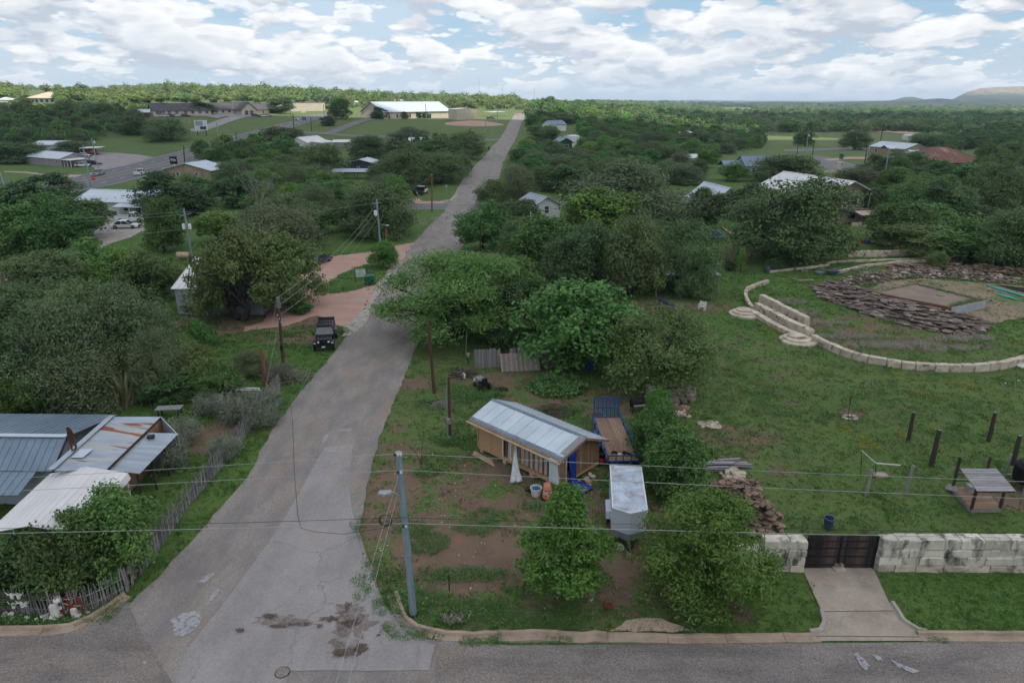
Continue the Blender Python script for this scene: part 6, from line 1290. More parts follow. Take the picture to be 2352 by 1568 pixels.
# arc retaining wall with steps
def arc_wall(label, px, h, d, l, m, seed, dz=0, name='retaining_wall'):
 rg = random.Random(seed); P_ = [G(*p) for p in px]; # smooth
 t = thing(name, label, 'retaining wall', tuple(P_[len(P_)//2])); fine = []
 for i in range(len(P_) - 1):
  a, b = P_[i], P_[i + 1]; pa = P_[max(0, i - 1)]; pb = P_[min(len(P_) - 1, i + 2)]
  for k in range(12): s = k/12; fine.append(.5*((2*a) + (-pa + b)*s + (2*pa - 5*a + 4*b - pb)*s*s + (-pa + 3*a - 3*b + pb)*s**3))
 fine.append(P_[-1]); cum = [0]
 for a, b in zip(fine, fine[1:]): cum.append(cum[-1] + (b - a).length)
 def at(s):
  k = max(i for i in range(len(cum)) if cum[i] <= s + 1e-9); k = min(k, len(fine) - 2); return fine[k].lerp(fine[k + 1], (s - cum[k])/max(1e-6, cum[k + 1] - cum[k]))
 s = 0
 while s < cum[-1] - .3:
  ll = min(l*rg.uniform(.75, 1.25), cum[-1] - s); a, b = at(s), at(s + ll); dd = b - a
  block(MB(), ((a.x + b.x)/2, (a.y + b.y)/2, Tz(a.x, a.y) - .1 + dz), dd.length - .025, d, h + rg.uniform(-.03, .03) + .1, math.atan2(dd.y, dd.x), rg, .04).build('block', m, t, w=True); s += ll
ARC = [(1866, 782), (1891, 795), (1939, 816), (1996, 832), (2061, 843), (2129, 850), (2196, 852), (2259, 850), (2309, 843), (2352, 831), (2400, 815), (2450, 795)]
arc_wall('low curved retaining wall of big limestone blocks across the lawn', ARC, .62, .55, 1.25, 'limestone_clean', 1)
arc_wall('thin curved stone kerb at the upper end of the steps', [(1764, 650), (1736, 658), (1716, 668), (1712, 682), (1718, 698), (1730, 712)], .4, .4, 1.0, 'limestone_clean', 2, name='stone_kerb')
arc_wall('upper tier of the curved stone seats', [(1746, 700), (1778, 716), (1812, 735), (1852, 756)], 1.25, .6, 1.4, 'limestone_clean', 3, name='retaining_wall')
arc_wall('lower tier of the curved stone seats', [(1736, 710), (1770, 728), (1806, 748), (1862, 774)], .8, .7, 1.5, 'limestone_clean', 4, name='retaining_wall')
arc_wall('bottom tier of the curved stone seats above the lawn', [(1722, 718), (1755, 737), (1795, 760), (1840, 780)], .42, .7, 1.5, 'limestone_clean', 5, name='retaining_wall')
for px, py, l in ((1712, 722, 'round stone steps at the upper end of the curved seats'), (1833, 783, 'round stone steps at the lower end of the curved seats')):
 g = G(px, py); t = thing('round_steps', l, 'steps', (g.x, g.y, 0))
 for k, r_ in enumerate((1.75, 1.3, .85)): MB().lathe((0, .25*k, k*.16), [(r_, -.1 if k == 0 else 0), (r_, .14), (r_ - .04, .16)], 22).build('step', 'limestone_clean', t)
# garden terraces at the top right
for (px, h, l) in (([(1592, 546), (1612, 572), (1637, 610)], 1.3, 'long pale stone wall running back beside the dark oak and the trampoline'), ([(1946, 590), (2050, 588), (2174, 582)], .9, 'pale stone terrace wall along the kitchen garden'), ([(1900, 606), (1930, 602), (2060, 598), (2180, 594)], .25, 'thin stone edging below the terrace wall'), ([(1920, 628), (1990, 612), (2080, 604), (2200, 597)], .3, 'curved stone edging beside the rubble slope'), ([(1764, 626), (1830, 619), (1903, 610)], .25, 'stone edging under the very large dark oak'), ([(1955, 520), (2005, 519)], .7, 'pale wall at the foot of the two storey house'), ([(1790, 574), (1830, 582), (1905, 594)], .3, 'curved wooden edging in the oak shade'), ([(2000, 556), (2048, 562)], .5, 'short stone bench wall with a rusty ball'), ([(2170, 505), (2230, 519)], .6, 'low wall by the garden path at the right')): arc_wall(l, px, h, .35, 1.1, 'limestone_clean', int(px[0][0]), name='garden_wall')
g = G(2012, 556); t = thing('rusty_ball', 'round rusty iron ball on the garden wall', 'ornament', (g.x, g.y, .5)); MB().lathe((0, 0, 0), [(.12, 0), (.62, .35), (.8, .8), (.62, 1.25), (.1, 1.6)], 16).build('ball', 'figure_rust', t)
g = G(2097, 562); t = thing('blue_tub', 'bright blue tub in the kitchen garden', 'tub', (g.x, g.y, 0)); MB().lathe((0, 0, 0), [(.8, 0), (.95, .8), (.85, .8), (.75, .1)], 16).build('tub', 'blue_pool', t)
g = G(1989, 559); t = thing('blue_crate', 'small blue and red crates beside the garden wall', 'crate', (g.x, g.y, 0)); MB().cbox((.2, 0, 0), .6, .5, .6).build('crate', 'blue_pool', t); MB().cbox((-.5, 0, 0), .5, .5, .55).build('crate', 'red_paint', t)
# ledge of flat stones, rubble bank, slab
rocks('rock_ledge', 'long ledge of layered brown stone slabs below the concrete pad', 'rock ledge', [(1866, 660), (1905, 650), (1960, 662), (2010, 676), (2080, 696), (2154, 716), (2239, 734), (2282, 747), (2250, 762), (2214, 772), (2150, 762), (2089, 750), (2020, 730), (1951, 708), (1890, 688)], 1250, .56, 'ledge_stone', h=.9, flat=.17, seed=8, tiltm=.16, lx=1.55, dirn=-.62)
rocks('rock_bank', 'bank of loose pinkish rubble above the concrete pad', 'rubble bank', [(1939, 640), (1985, 628), (2039, 620), (2140, 619), (2250, 630), (2380, 645), (2380, 655), (2280, 650), (2180, 640), (2090, 640), (2000, 655), (1960, 655), (1900, 655)], 620, .42, 'ledge_stone', h=.3, flat=.4, seed=9, mats=['ledge_stone', 'cut_stone', 'flagstone'])
rocks('rubble_wall', 'dark dry stacked rubble wall at the top of the stony bank', 'rubble wall', [(2039, 614), (2140, 611), (2250, 618), (2400, 632), (2400, 640), (2250, 628), (2140, 620), (2045, 621)], 480, .5, 'flagstone', h=1.0, flat=.35, seed=10, tiltm=.1, lx=1.5, dirn=0)
sheet('sandy_pad', 'pad_dirt', px=[(1990, 668), (2030, 645), (2120, 640), (2220, 648), (2320, 655), (2400, 665), (2400, 720), (2340, 730), (2280, 742), (2235, 728), (2180, 715)], dz=.03, jitter=.5, step=1)
q = [G(2011, 672, .9), G(2102, 650, .9), G(2264, 690, .9), G(2185, 707, .9)]
t = thing('concrete_pad', 'raised concrete foundation pad with grass along two edges', 'foundation', tuple(sum(q, Vector())/4 - Vector((0, 0, .9)))); top = sum(q, Vector())/4
ins = [p.lerp(top, .1) for p in q]; MB().slab([p for p in q], 1.0).build('wall', 'slab_brown', t, w=True); MB().hexa([p - Vector((0, 0, .98)) for p in (q[3] + Vector((.02, -.06, 0)), q[2] + Vector((.06, -.03, 0)), q[2], q[3])], [p + Vector((0, 0, .04)) for p in (q[3] + Vector((.02, -.06, 0)), q[2] + Vector((.06, -.03, 0)), q[2], q[3])]).build('wall', 'slab_wall', t, w=True); MB().slab([q[0].lerp(top, .01) + Vector((0, 0, .012)), q[1].lerp(top, .14) + Vector((0, 0, .012)), q[2].lerp(top, .2) + Vector((0, 0, .012)), q[3].lerp(top, .12) + Vector((0, 0, .012))], .01).build('slab', 'slab_concrete', t, w=True)
e_ = (q[3] - q[0]).normalized(); o_ = Vector((e_.y, -e_.x, 0)); MB().hexa([q[0] + o_*.05 - Vector((0, 0, .95)), q[3] + o_*.05 - Vector((0, 0, .95)), q[3] + o_*.01 - Vector((0, 0, .95)), q[0] + o_*.01 - Vector((0, 0, .95))], [q[0] + o_*.05 + Vector((0, 0, .06)), q[3] + o_*.05 + Vector((0, 0, .06)), q[3] + o_*.01 + Vector((0, 0, .06)), q[0] + o_*.01 + Vector((0, 0, .06))]).build('retaining_face', 'slab_brown', t, w=True)
g = G(2160, 678, .92); MB().lathe((g.x, g.y, .915), [(.45, 0), (.45, .06), (.3, .07)], 14).build('drain_ring', 'field_stone', t, w=True)
PADG = q
for k, (a, b, n_) in enumerate((((2266, 657), (2380, 690), 5), ((2288, 677), (2326, 687), 4))):
 t = thing('teal_pipes', ['bundle of long teal pipes lying beyond the concrete pad', 'short bundle of teal pipes below the long one'][k], 'pipes', G(*a)); A0, B0 = G(*a), G(*b)
 for i in range(n_): o = Vector((0, -.28*i, 0)); MB().tube([A0 + o + Vector((0, 0, .12)), A0.lerp(B0, .5) + o*1.1 + Vector((0, .1, .15)), B0 + o*1.2 + Vector((0, 0, .12))], .1, 6).build('pipe', 'teal', t, w=True)
sheet('black_liner', 'black_plastic', px=[(2285, 654), (2380, 666), (2380, 680), (2320, 665)], dz=.08)
for px, l in ((((1817, 640), (1836, 646), (1868, 644)), 'pale wooden frame lying on the lawn'), (((1640, 548), (1686, 548), (1688, 549)), 'pale board lying beside the trampoline')):
 t = thing('timber_frame', l, 'timber', G(*px[0]));
 for a, b in zip(px, px[1:]): MB().bar(G(*a) + Vector((0, 0, .08)), G(*b) + Vector((0, 0, .08)), .22, .14).build('beam', 'timber_pale', t, w=True)
t = thing('sandbox_edge', 'long tan timber edge at the right of the trampoline', 'edging', G(1690, 540)); MB().bar(G(1658, 523) + Vector((0, 0, .1)), G(1688, 544) + Vector((0, 0, .1)), .4, .2).bar(G(1688, 544) + Vector((0, 0, .1)), G(1716, 543) + Vector((0, 0, .1)), .4, .2).build('beam', 'timber_pale', t, w=True)
# trampoline
q = [G(1632, 545, .9), G(1665, 545, .9), G(1660, 527, .9), G(1613, 527, .9)]; q = [G(1624, 545, .9), G(1665, 544, .9), G(1652, 528, .9), G(1614, 528, .9)]; c = sum(q, Vector())/4
t = thing('trampoline', 'rectangular trampoline with a blue padded rim on the lawn', 'trampoline', (c.x, c.y, 0)); ii = [p.lerp(c, .2) for p in q]
for i in range(4): MB().slab([q[i], q[(i + 1) % 4], ii[(i + 1) % 4], ii[i]], .08).build('pad', 'blue_pool', t, w=True)
MB().slab([p - Vector((0, 0, .03)) for p in ii], .02).build('bed', 'black_plastic', t, w=True)
for i in range(4):
 p = q[i].lerp(c, .06); p2 = q[i].lerp(q[(i + 1) % 4], .4).lerp(c, .05)
 for s in (p, p2): MB().bar((s.x, s.y, 0), (s.x, s.y, .84), .06).build('leg', 'metal_grey', t, w=True)
# black mesh fence at the garden
t = thing('mesh_fence', 'black wire fence at the back of the lawn', 'fence', G(1720, 626)); fp = resample([G(1646, 622), G(1700, 626), G(1764, 626), G(1800, 622)], 2.2); mb = MB()
for a, b in zip(fp, fp[1:]):
 MB().bar((a.x, a.y, 0), (a.x, a.y, 1.9), .07).build('post', 'iron', t, w=True)
 for k in range(9): mb.bar((a.x, a.y, .15 + k*.2), (b.x, b.y, .15 + k*.2), .012)
 for k in range(1, 11): p = a.lerp(b, k/11); mb.bar((p.x, p.y, .05), (p.x, p.y, 1.85), .012)
mb.build('wire_mesh', 'iron', t, w=True)
g = G(1762, 627); t = thing('blue_barrel', 'blue plastic barrel at the end of the wire fence', 'barrel', (g.x, g.y, 0)); MB().lathe((0, 0, 0), [(.3, 0), (.36, .3), (.36, .6), (.3, .9), (.27, .9)], 14).build('body', 'bin_blue', t)
g = G(1355, 850); t = thing('blue_crate', 'deep blue plastic drum half hidden by leaves at the right of the board fence', 'drum', (g.x, g.y, 0)); MB().lathe((0, 0, 0), [(.42, 0), (.46, .9), (.4, .95), (.2, .96)], 14).build('body', 'blue_tarp', t)
g = G(1911, 630); t = thing('barrow', 'overturned blue barrow and tub on the back lawn', 'wheelbarrow', (g.x, g.y, 0)); MB().hexa([(-.5, -.35, .15), (.5, -.35, .15), (.5, .35, .15), (-.5, .35, .15)], [(-.9, -.5, .6), (.8, -.5, .5), (.8, .5, .5), (-.9, .5, .6)]).build('tray', 'bin_blue', t); MB().bar((.5, -.3, .2), (1.8, -.4, .3), .06).bar((.5, .3, .2), (1.8, .4, .3), .06).build('handle', 'metal_grey', t); MB().lathe((-1.6, .2, 0), [(.5, 0), (.6, .3), (.5, .3)], 12).build('tub', 'metal_grey', t)
# slide, bench, chair, play things
g = G(1541, 705); t = thing('playground_slide', 'blue plastic slide under the dark oaks', 'slide', (g.x, g.y, 0)); a0 = G(1516, 688, 1.3); a1 = Vector((g.x + .1, g.y - .1, .15)); md_ = a0.lerp(a1, .5) + Vector((0, 0, -.12))
for a, b in ((a0, md_), (md_, a1)):
 MB().bar(a, b, .55, .05).build('chute', 'blue_tarp', t, w=True); d_ = (b - a).normalized().cross(Vector((0, 0, 1))).normalized()*.28
 for s in (-1, 1): MB().bar(a + d_*s + Vector((0, 0, .08)), b + d_*s + Vector((0, 0, .08)), .04, .16).build('side', 'blue_tarp', t, w=True)
MB().bar((a0.x, a0.y, 0), a0, .06).bar((a0.x - .5, a0.y + .2, 0), a0, .05).build('ladder', 'iron', t, w=True)
def bench(px, py, label, w_=1.5, rz=0, name='garden_bench', cat='bench'):
 g = G(px, py); t = thing(name, label, cat, (g.x, g.y, 0), rz)
 for k in range(4): MB().box(-w_/2, -.25 + k*.13, .42, w_/2, -.25 + k*.13 + .1, .45).build('slat', 'trim_white', t)
 for k in range(4): MB().box(-w_/2, .26, .52 + k*.11, w_/2, .29, .6 + k*.11).build('back_slat', 'trim_white', t)
 for s in (-1, 1):
  MB().box(s*w_/2 - .04, -.25, 0, s*w_/2 + .04, -.19, .65).build('leg', 'trim_white', t); MB().box(s*w_/2 - .04, .22, 0, s*w_/2 + .04, .3, .98).build('leg', 'trim_white', t); MB().box(s*w_/2 - .05, -.28, .65, s*w_/2 + .05, .25, .68).build('armrest', 'trim_white', t)
 return t
bench(1566, 676, 'white slatted garden bench at the edge of the oak shade', 1.3, 1.2); bench(1612, 712, 'white lawn chair tilted back alone on the grass', .65, -.6, 'lawn_chair', 'chair')
# tall posts of the unfinished frame
for bx, by, tx, ty, h, r_, l in ((2085, 1014, 2099, 947, 0, .13, 'dark wooden post farther left in the lawn, beyond the charred one'), (2138, 1068, 2158, 987, 0, .15, 'charred black wooden post, tallest of the lawn posts'), (2270, 1013, 2286, 947, 0, .13, 'dark wooden post farthest right in the back row of the lawn'), (2325, 1066, 2343, 1000, 0, .14, 'black post behind the roofed deck'), (1989, 1138, 2002, 1079, 0, .09, 'short peeling grey post beside the clothes line'), (2078, 1133, 2098, 1069, 0, .09, 'short leaning grey post right of the clothes line')):
 g = G(bx, by); p = P(tx, ty, g.y); t = thing('wooden_post', l, 'post', tuple(g), group='posts on the lawn'); m_ = 'timber_dark' if r_ > .1 else 'timber_grey'; d = p - g
 MB().tube([(0, 0, -.2), d*.35 + Vector((.02, 0, 0)), d*.7, d], [r_*1.1, r_, r_*.95, r_*.85], 8).build('shaft', m_, t); MB().lathe(tuple(d), [(r_*.8, -.02), (r_*.7, .012)], 8).build('cap', 'timber_grey', t)
g = G(2011, 1092); p = P(2012, 1063, g.y); t = thing('clothes_line_frame', 'green and white clothes line frame with splayed arms on the lawn', 'clothes line', tuple(g))
MB().tube([(0, 0, 0), p - g], .035, 8).build('pole', 'bin_green', t); a1, a2 = P(1979, 1034, g.y) - g, P(2068, 1068, g.y) - g; MB().bar(p - g, a1, .05).build('arm', 'trim_white', t); MB().bar(p - g, a2, .05).build('arm', 'trim_white', t); MB().bar(a1, (a1.x + .3, .1, 0), .02).bar(a2, (a2.x - .4, .1, 0), .02).build('cord', 'iron', t); MB().rock((.25, -.1, .08), .9, .5, .22).build('base_stones', 'cut_stone', t)
# roofed deck
q = [G(2245, 1127, 2.0), G(2333, 1127, 2.0), G(2289, 1075, 2.35), G(2205, 1075, 2.35)]; t = thing('roofed_deck', 'small raised deck under a sloping grey board roof', 'shelter', tuple(G(2260, 1140))); n = 9
for k in range(n):
 a, b = k/n, (k + 1)/n - .01; MB().plate([q[0].lerp(q[3], a), q[1].lerp(q[2], a), q[1].lerp(q[2], b), q[0].lerp(q[3], b)], .04).build('roof_board', 'weathered_board', t, w=True)
dk = [G(2231, 1168, .25), G(2306, 1166, .25), G(2285, 1120, .25), G(2181, 1117, .25)]; dk = [G(2231, 1168, .28), G(2300, 1166, .28), G(2258, 1117, .28), G(2186, 1117, .28)]
for k in range(10): a, b = k/10, (k + 1)/10 - .012; MB().slab([dk[0].lerp(dk[3], a), dk[1].lerp(dk[2], a), dk[1].lerp(dk[2], b), dk[0].lerp(dk[3], b)], .06).build('deck_board', 'deck_wood', t, w=True)
for i in range(4): MB().bar(dk[i] - Vector((0, 0, .16)), dk[(i + 1) % 4] - Vector((0, 0, .16)), .07, .22).build('deck_beam', 'timber_grey', t, w=True)
for i in range(4):
 z1 = q[i].z - .06; p = dk[i].lerp(sum(dk, Vector())/4, .05); MB().bar((p.x, p.y, 0), (p.x, p.y, z1), .12).build('post', 'timber_dark', t, w=True)
MB().bar(q[0].lerp(q[3], .04) - Vector((0, 0, .1)), q[1].lerp(q[2], .04) - Vector((0, 0, .1)), .06, .12).bar(q[3] - Vector((0, 0, .1)), q[2] - Vector((0, 0, .1)), .06, .12).build('roof_beam', 'timber_dark', t, w=True)
MB().bar(dk[3] + Vector((.1, -.1, .45)), dk[2] + Vector((-.1, -.1, .45)), .05).bar(dk[3] + Vector((.1, -.1, .9)), dk[2] + Vector((-.1, -.1, .9)), .05).build('railing', 'timber_dark', t, w=True)
g = dk[2].lerp(dk[3], .4); MB().cbox((g.x, g.y - .5, .28), 1.1, .45, .4).build('bench', 'weathered_board', t, w=True)
MB().plate([G(2170, 1122, .1), G(2200, 1130, .3), G(2196, 1112, .5), G(2178, 1110, .3)], .04).build('ramp_board', 'weathered_board', t, w=True)
g = G(2338, 1122); t = thing('water_tank', 'black tank on a pipe frame at the right edge behind the roofed deck', 'tank', (g.x + .6, g.y, 0)); MB().lathe((0, 0, .5), [(.9, 0), (.95, .3), (.95, 1.0), (.7, 1.2), (.3, 1.25)], 16).build('tank', 'black_plastic', t)
for sx in (-.9, .9):
 for sy in (-.8, .8): MB().bar((sx, sy, 0), (sx, sy, 1.9), .08).build('leg', 'metal_grey', t)
MB().bar((-.9, -.8, .5), (.9, -.8, .5), .07).bar((-.9, -.8, 1.5), (.9, -.8, 1.9), .05).bar((-.9, .8, .5), (.9, .8, .5), .07).build('frame', 'metal_grey', t)
g = G(1901, 1214); t = thing('round_bin', 'blue grey round plastic bin on the grass above the wooden gate', 'bin', (g.x, g.y, 0)); MB().lathe((0, 0, 0), [(.2, 0), (.27, .66), (.3, .66), (.3, .71), (.25, .71), (.19, .06), (.02, .06)], 18).build('tub', 'bin_blue', t); MB().cbox((.31, 0, .56), .05, .12, .06).build('handle', 'bin_blue', t)
for x, y0, y1, l in ((2301, 912, 880, 'thin green steel fence post in the far part of the lawn'), (2330, 908, 874, 'thin pale steel fence post nearest the right edge')):
 g = G(x, y0); p = P(x + 2, y1, g.y); t = thing('fence_post', l, 'post', tuple(g)); MB().bar((0, 0, 0), p - g, .05).build('shaft', 'metal_grey', t); MB().cbox((0, 0, (p - g).z), .09, .09, .05).build('cap', 'trim_white', t)
g = G(1952, 960); t = thing('stone_ring', 'ring of tan stones round the thin young tree', 'stones', (g.x, g.y, 0)); rs = random.Random(2)
for k in range(10): a = k*.628; MB().rock((.45*math.cos(a), .35*math.sin(a), .06), .26, .18, .12, a, 0, rs).build('stone', 'cut_stone', t)
# stump / upturned tub and stakes on the lot
g = G(1397, 1397); t = thing('iron_kettle', 'rusty upturned kettle on the grass between the two near trees', 'kettle', (g.x, g.y, 0)); MB().lathe((0, 0, .0), [(.12, 0), (.17, .12), (.21, .16), (.21, .2), (.14, .19), (.08, .08)], 16).build('bowl', 'wheel_red', t)
g = G(1032, 1355); t = thing('steel_stake', 'short black steel stake with a wire in the weeds of the lot', 'stake', tuple(g)); MB().bar((0, 0, 0), (0, 0, .85), .05).build('shaft', 'iron', t)
# ----- board fence behind the lot
t = thing('board_fence', 'leaning fence of weathered grey boards under the dense tree', 'fence', G(1180, 850)); rs = random.Random(6)
fa, fb = G(1090, 846), G(1285, 838); n = 56
for i in range(n):
 if 17 <= i <= 22 or rs.random() < .04: continue
 p = fa.lerp(fb, i/n); MB().cbox((p.x + .06, p.y + rs.uniform(-.03, .03), 0), (fb - fa).length/n - .012, .03, 1.75 + rs.uniform(-.15, .08), .02).build('board', 'timber_grey', t, w=True)
for z in (.4, 1.3): MB().bar(fa + Vector((0, .06, z)), fb + Vector((0, .06, z)), .05, .09).build('rail', 'timber_dark', t, w=True)
fa2, fb2 = G(1338, 842), G(1420, 836)
for i in range(24): p = fa2.lerp(fb2, i/24); MB().cbox((p.x, p.y, 0), .11, .03, 1.7 + rs.uniform(-.1, .08)).build('board', 'timber_dark', t, w=True)
t = thing('fallen_fence_panel', 'paler fence panel leaning against the grey board fence', 'fence panel', G(1195, 850)); a0, a1 = G(1152, 853), G(1241, 849)
for i in range(24):
 p = a0.lerp(a1, i/24); MB().plate([p + Vector((0, -.1, 0)), p + Vector((.145, -.1, 0)), p + Vector((.145 - .15, .5, 1.45 + rs.uniform(-.05, .05))), p + Vector((-.15, .5, 1.45))], .03).build('board', 'timber_grey' if i % 3 else 'timber_pale', t, w=True)
# ----- cedar picket fence
fl = [(645, 893), (620, 925), (590, 962), (555, 1015), (515, 1069), (470, 1120), (428, 1172), (374, 1222), (345, 1290), (316, 1320), (294, 1358)]; fl = [(645, 893), (620, 922), (590, 962), (555, 1015), (515, 1066), (470, 1118), (428, 1172), (385, 1232), (345, 1290), (316, 1325), (294, 1358)]
fbm = [(294, 1358), (250, 1384), (209, 1401), (170, 1410), (131, 1413), (80, 1412), (27, 1406), (-30, 1400)]
t = thing('picket_fence', 'fence of crooked upright cedar stakes along the road and round the corner', 'fence', G(294, 1358)); rs = random.Random(12)
pts = resample([G(*p) for p in reversed(fl)], .08); pts2 = resample([G(*p) for p in fbm], .08); st = [(p, 0) for p in pts2] + [(p, 1) for p in pts]; J = MB(); cnt = 0
meshes = []
for (p, side) in st:
 if rs.random() < .06: continue
 h = rs.uniform(1.0, 1.5) + (rs.random() < .06)*.4; lx, ly = rs.gauss(0, .05), rs.gauss(0, .05); r_ = rs.uniform(.022, .042); top = Vector((p.x + lx*h, p.y + ly*h, h)); mb = MB() if cnt < 300 else J
 mb.tube([(p.x + rs.uniform(-.02, .02), p.y + rs.uniform(-.02, .02), -.05), (p.x + lx*h*.5 + rs.uniform(-.02, .02), p.y + ly*h*.5, h*.5), top], [r_, r_*.9, r_*.6], 4)
 if cnt < 300: mb.build('stake', 'stake_grey', t, w=True)
 cnt += 1
o = J.build('stakes', 'stake_grey', t, w=True); o['kind'] = 'stuff'
for z in (.35, .85):
 w_ = [Vector((p.x, p.y, z)) for p in [G(*q) for q in list(reversed(fl))]]; MB().tube(w_, .012, 4).build('wire', 'metal_grey', t, w=True); w_ = [Vector((p.x, p.y, z)) for p in [G(*q) for q in fbm]]; MB().tube(w_, .012, 4).build('wire', 'metal_grey', t, w=True)
def wagon_wheel(px, py, r_, label, m, rz, lean=.15):
 g = G(px, py); t = thing('wagon_wheel', label, 'wheel', (g.x, g.y, 0), rz); n = 20
 pr = [(r_*math.cos(2*math.pi*i/n), 0, r_ + r_*math.sin(2*math.pi*i/n)) for i in range(n + 1)]; mb = MB()
 for a, b in zip(pr, pr[1:]): mb.bar((a[0], a[2]*lean, a[2]), (b[0], b[2]*lean, b[2]), .07, .06)
 mb.build('rim', m, t); MB().tube([(0, r_*lean - .08, r_), (0, r_*lean + .08, r_)], .1, 10).build('hub', m, t)
 for i in range(14): a = 2*math.pi*i/14; MB().bar((.08*math.cos(a), (r_ + .08*math.sin(a))*lean, r_ + .08*math.sin(a)), ((r_ - .03)*math.cos(a), (r_ + (r_ - .03)*math.sin(a))*lean, r_ + (r_ - .03)*math.sin(a)), .035).build('spoke', 'timber_pale' if i % 3 == 0 else m, t)
wagon_wheel(166, 1414, .5, 'red wagon wheel leaning on the picket fence at the corner', 'wheel_red', .05); wagon_wheel(301, 1340, .5, 'dark wagon wheel leaning on the picket fence at its bend', 'timber_dark', .95)
t = thing('steer_skulls', 'white horned skulls hung on the corner picket fence', 'ornament', G(55, 1412)); b = G(55, 1410)
for (dx, z) in ((-.25, 1.05), (.05, 1.05), (-.3, .55), (.1, .6), (.25, .62)): MB().rock((b.x + dx, b.y - .06, z), .16, .1, .3, 0, 0).build('skull', 'bone', t, w=True); MB().tube([(b.x + dx - .25, b.y - .06, z + .22), (b.x + dx - .16, b.y - .07, z + .08), (b.x + dx, b.y - .07, z + .1), (b.x + dx + .16, b.y - .07, z + .08), (b.x + dx + .25, b.y - .06, z + .22)], [.008, .03, .03, .03, .008], 5).build('horns', 'bone', t, w=True)
g = G(141, 1412); t = thing('white_helmet_ornament', 'white dome ornament and red post between the skulls and the wheel', 'ornament', (g.x, g.y, 0)); MB().lathe((0, 0, .75), [(.05, 0), (.17, .03), (.17, .14), (.1, .24), (.02, .27)], 12).build('dome', 'bone', t); MB().tube([(0, 0, 0), (0, 0, .75)], .05, 6).build('post', 'wheel_red', t); MB().rock((.08, -.05, .45), .14, .1, .14).build('knob', 'bone', t)
g = G(166, 1372); t = thing('blue_scrap_ornament', 'pale blue angular metal ornament on a grey trough behind the fence', 'ornament', (g.x, g.y, 0)); MB().bar((-.18, 0, 1.3), (.2, 0, 1.33), .1, .07).bar((.18, 0, 1.3), (-.12, 0, 1.05), .1, .07).bar((-.15, 0, 1.05), (.1, 0, 1.02), .08, .07).build('bracket', 'blue_pool', t); MB().hexa([(-.1, -.15, 0), (.1, -.15, 0), (.1, .15, 0), (-.1, .15, 0)], [(-.3, -.25, .95), (.35, -.25, .95), (.35, .25, .95), (-.3, .25, .95)]).build('trough', 'galv_old', t)
g = G(112, 1398); t = thing('watering_can', 'small pale blue can hung on the fence', 'can', (g.x, g.y, .7)); MB().lathe((0, 0, 0), [(.12, 0), (.13, .35), (.09, .4)], 10).build('body', 'galv_old', t)
rocks('white_rock_border', 'row of white rocks in the grass outside the corner fence', 'rocks', [(0, 1408), (20, 1424), (100, 1428), (180, 1420), (225, 1402), (215, 1400), (150, 1412), (60, 1414)], 26, .2, 'white_rock', h=.03, flat=.6, seed=13)
for px, py, s in ((132, 1415, .8), (176, 1414, .55)):
 g = G(px, py); t = thing('standing_stone', 'white upright slab %s' % ('left of the red wagon wheel' if px < 150 else 'at the foot of the red wagon wheel'), 'stone', (g.x, g.y, 0)); MB().rock((0, -.1, s*.45), .45*s, .2, s, .1, 0, random.Random(int(px))).build('slab', 'white_rock', t)
# ----- roofs at the bottom left
def zq(p, z): return G(p[0], p[1], z)
ga, gr, gn = zq((270, 952), 2.4), zq((153, 1002), 3.3), zq((120, 1082), 2.4)
dirx = Vector((-1, 0.02, 0)); Lr = 13
t = thing('blue_grey_house', 'long house with a blue grey metal roof at the left edge', 'house', (gr.x - 6, gr.y, 0))
far = [gr, ga, ga + dirx*Lr, gr + dirx*Lr]; near = [gr, gn, gn + dirx*Lr, gr + dirx*Lr]
slope(t, ga + dirx*Lr, ga, gr, gr + dirx*Lr, 30, 'roof_bluegrey', th=.06, rib=.03); slope(t, gn, gn + dirx*Lr, gr + dirx*Lr, gr, 30, 'roof_bluegrey', th=.06, rib=.03)
slope(t, zq((-180, 1137), 1.95), zq((41, 1137), 1.95), zq((83, 1083), 2.36), zq((-150, 1083), 2.36), 12, 'roof_bluegrey', th=.06, rib=.03)
MB().bar(gr + Vector((0, 0, .05)), gr + dirx*Lr + Vector((0, 0, .05)), .35, .05).build('ridge_cap', 'roof_pale', t, w=True)
iw = dirx*.5; dn = Vector((0, 0, -.12)); A1, A2 = ga + iw + Vector((0, -.4, 0)), gn + iw + Vector((0, .4, 0)); RR = gr + iw + dn*2
mb = MB(); mb.add([(A2.x, A2.y, 0), (A1.x, A1.y, 0), (A1.x, A1.y, 2.3), tuple(RR), (A2.x, A2.y, 2.3)], [(0, 1, 2, 3, 4)]); mb.add([(A2.x, A2.y, 0), (A2.x, A2.y, 2.2), (A2.x - Lr, A2.y, 2.2), (A2.x - Lr, A2.y, 0)], [(0, 1, 2, 3)]); mb.add([(A1.x, A1.y, 0), (A1.x, A1.y, 2.3), (A1.x - Lr, A1.y, 2.3), (A1.x - Lr, A1.y, 0)], [(0, 1, 2, 3)])
mb.build('wall', 'wall_sheetmetal', t, w=True)
for a, b in ((ga, gr), (gr, gn)): MB().bar(a - Vector((0, 0, .1)), b - Vector((0, 0, .1)), .06, .16).build('barge_board', 'timber_dark', t, w=True)
OCC.append((gr.x - 4, gr.y, 7)); OCC.append((gr.x - 10, gr.y, 7))
t = thing('rusty_lean_to', 'lean-to with a rust streaked corrugated roof beside the blue grey house', 'lean-to', tuple(zq((245, 1020), 0)))
q = [zq((123, 1081), 3.0), zq((245, 1077), 2.55), zq((369, 957), 2.55), zq((262, 957), 3.0)]
n = 15
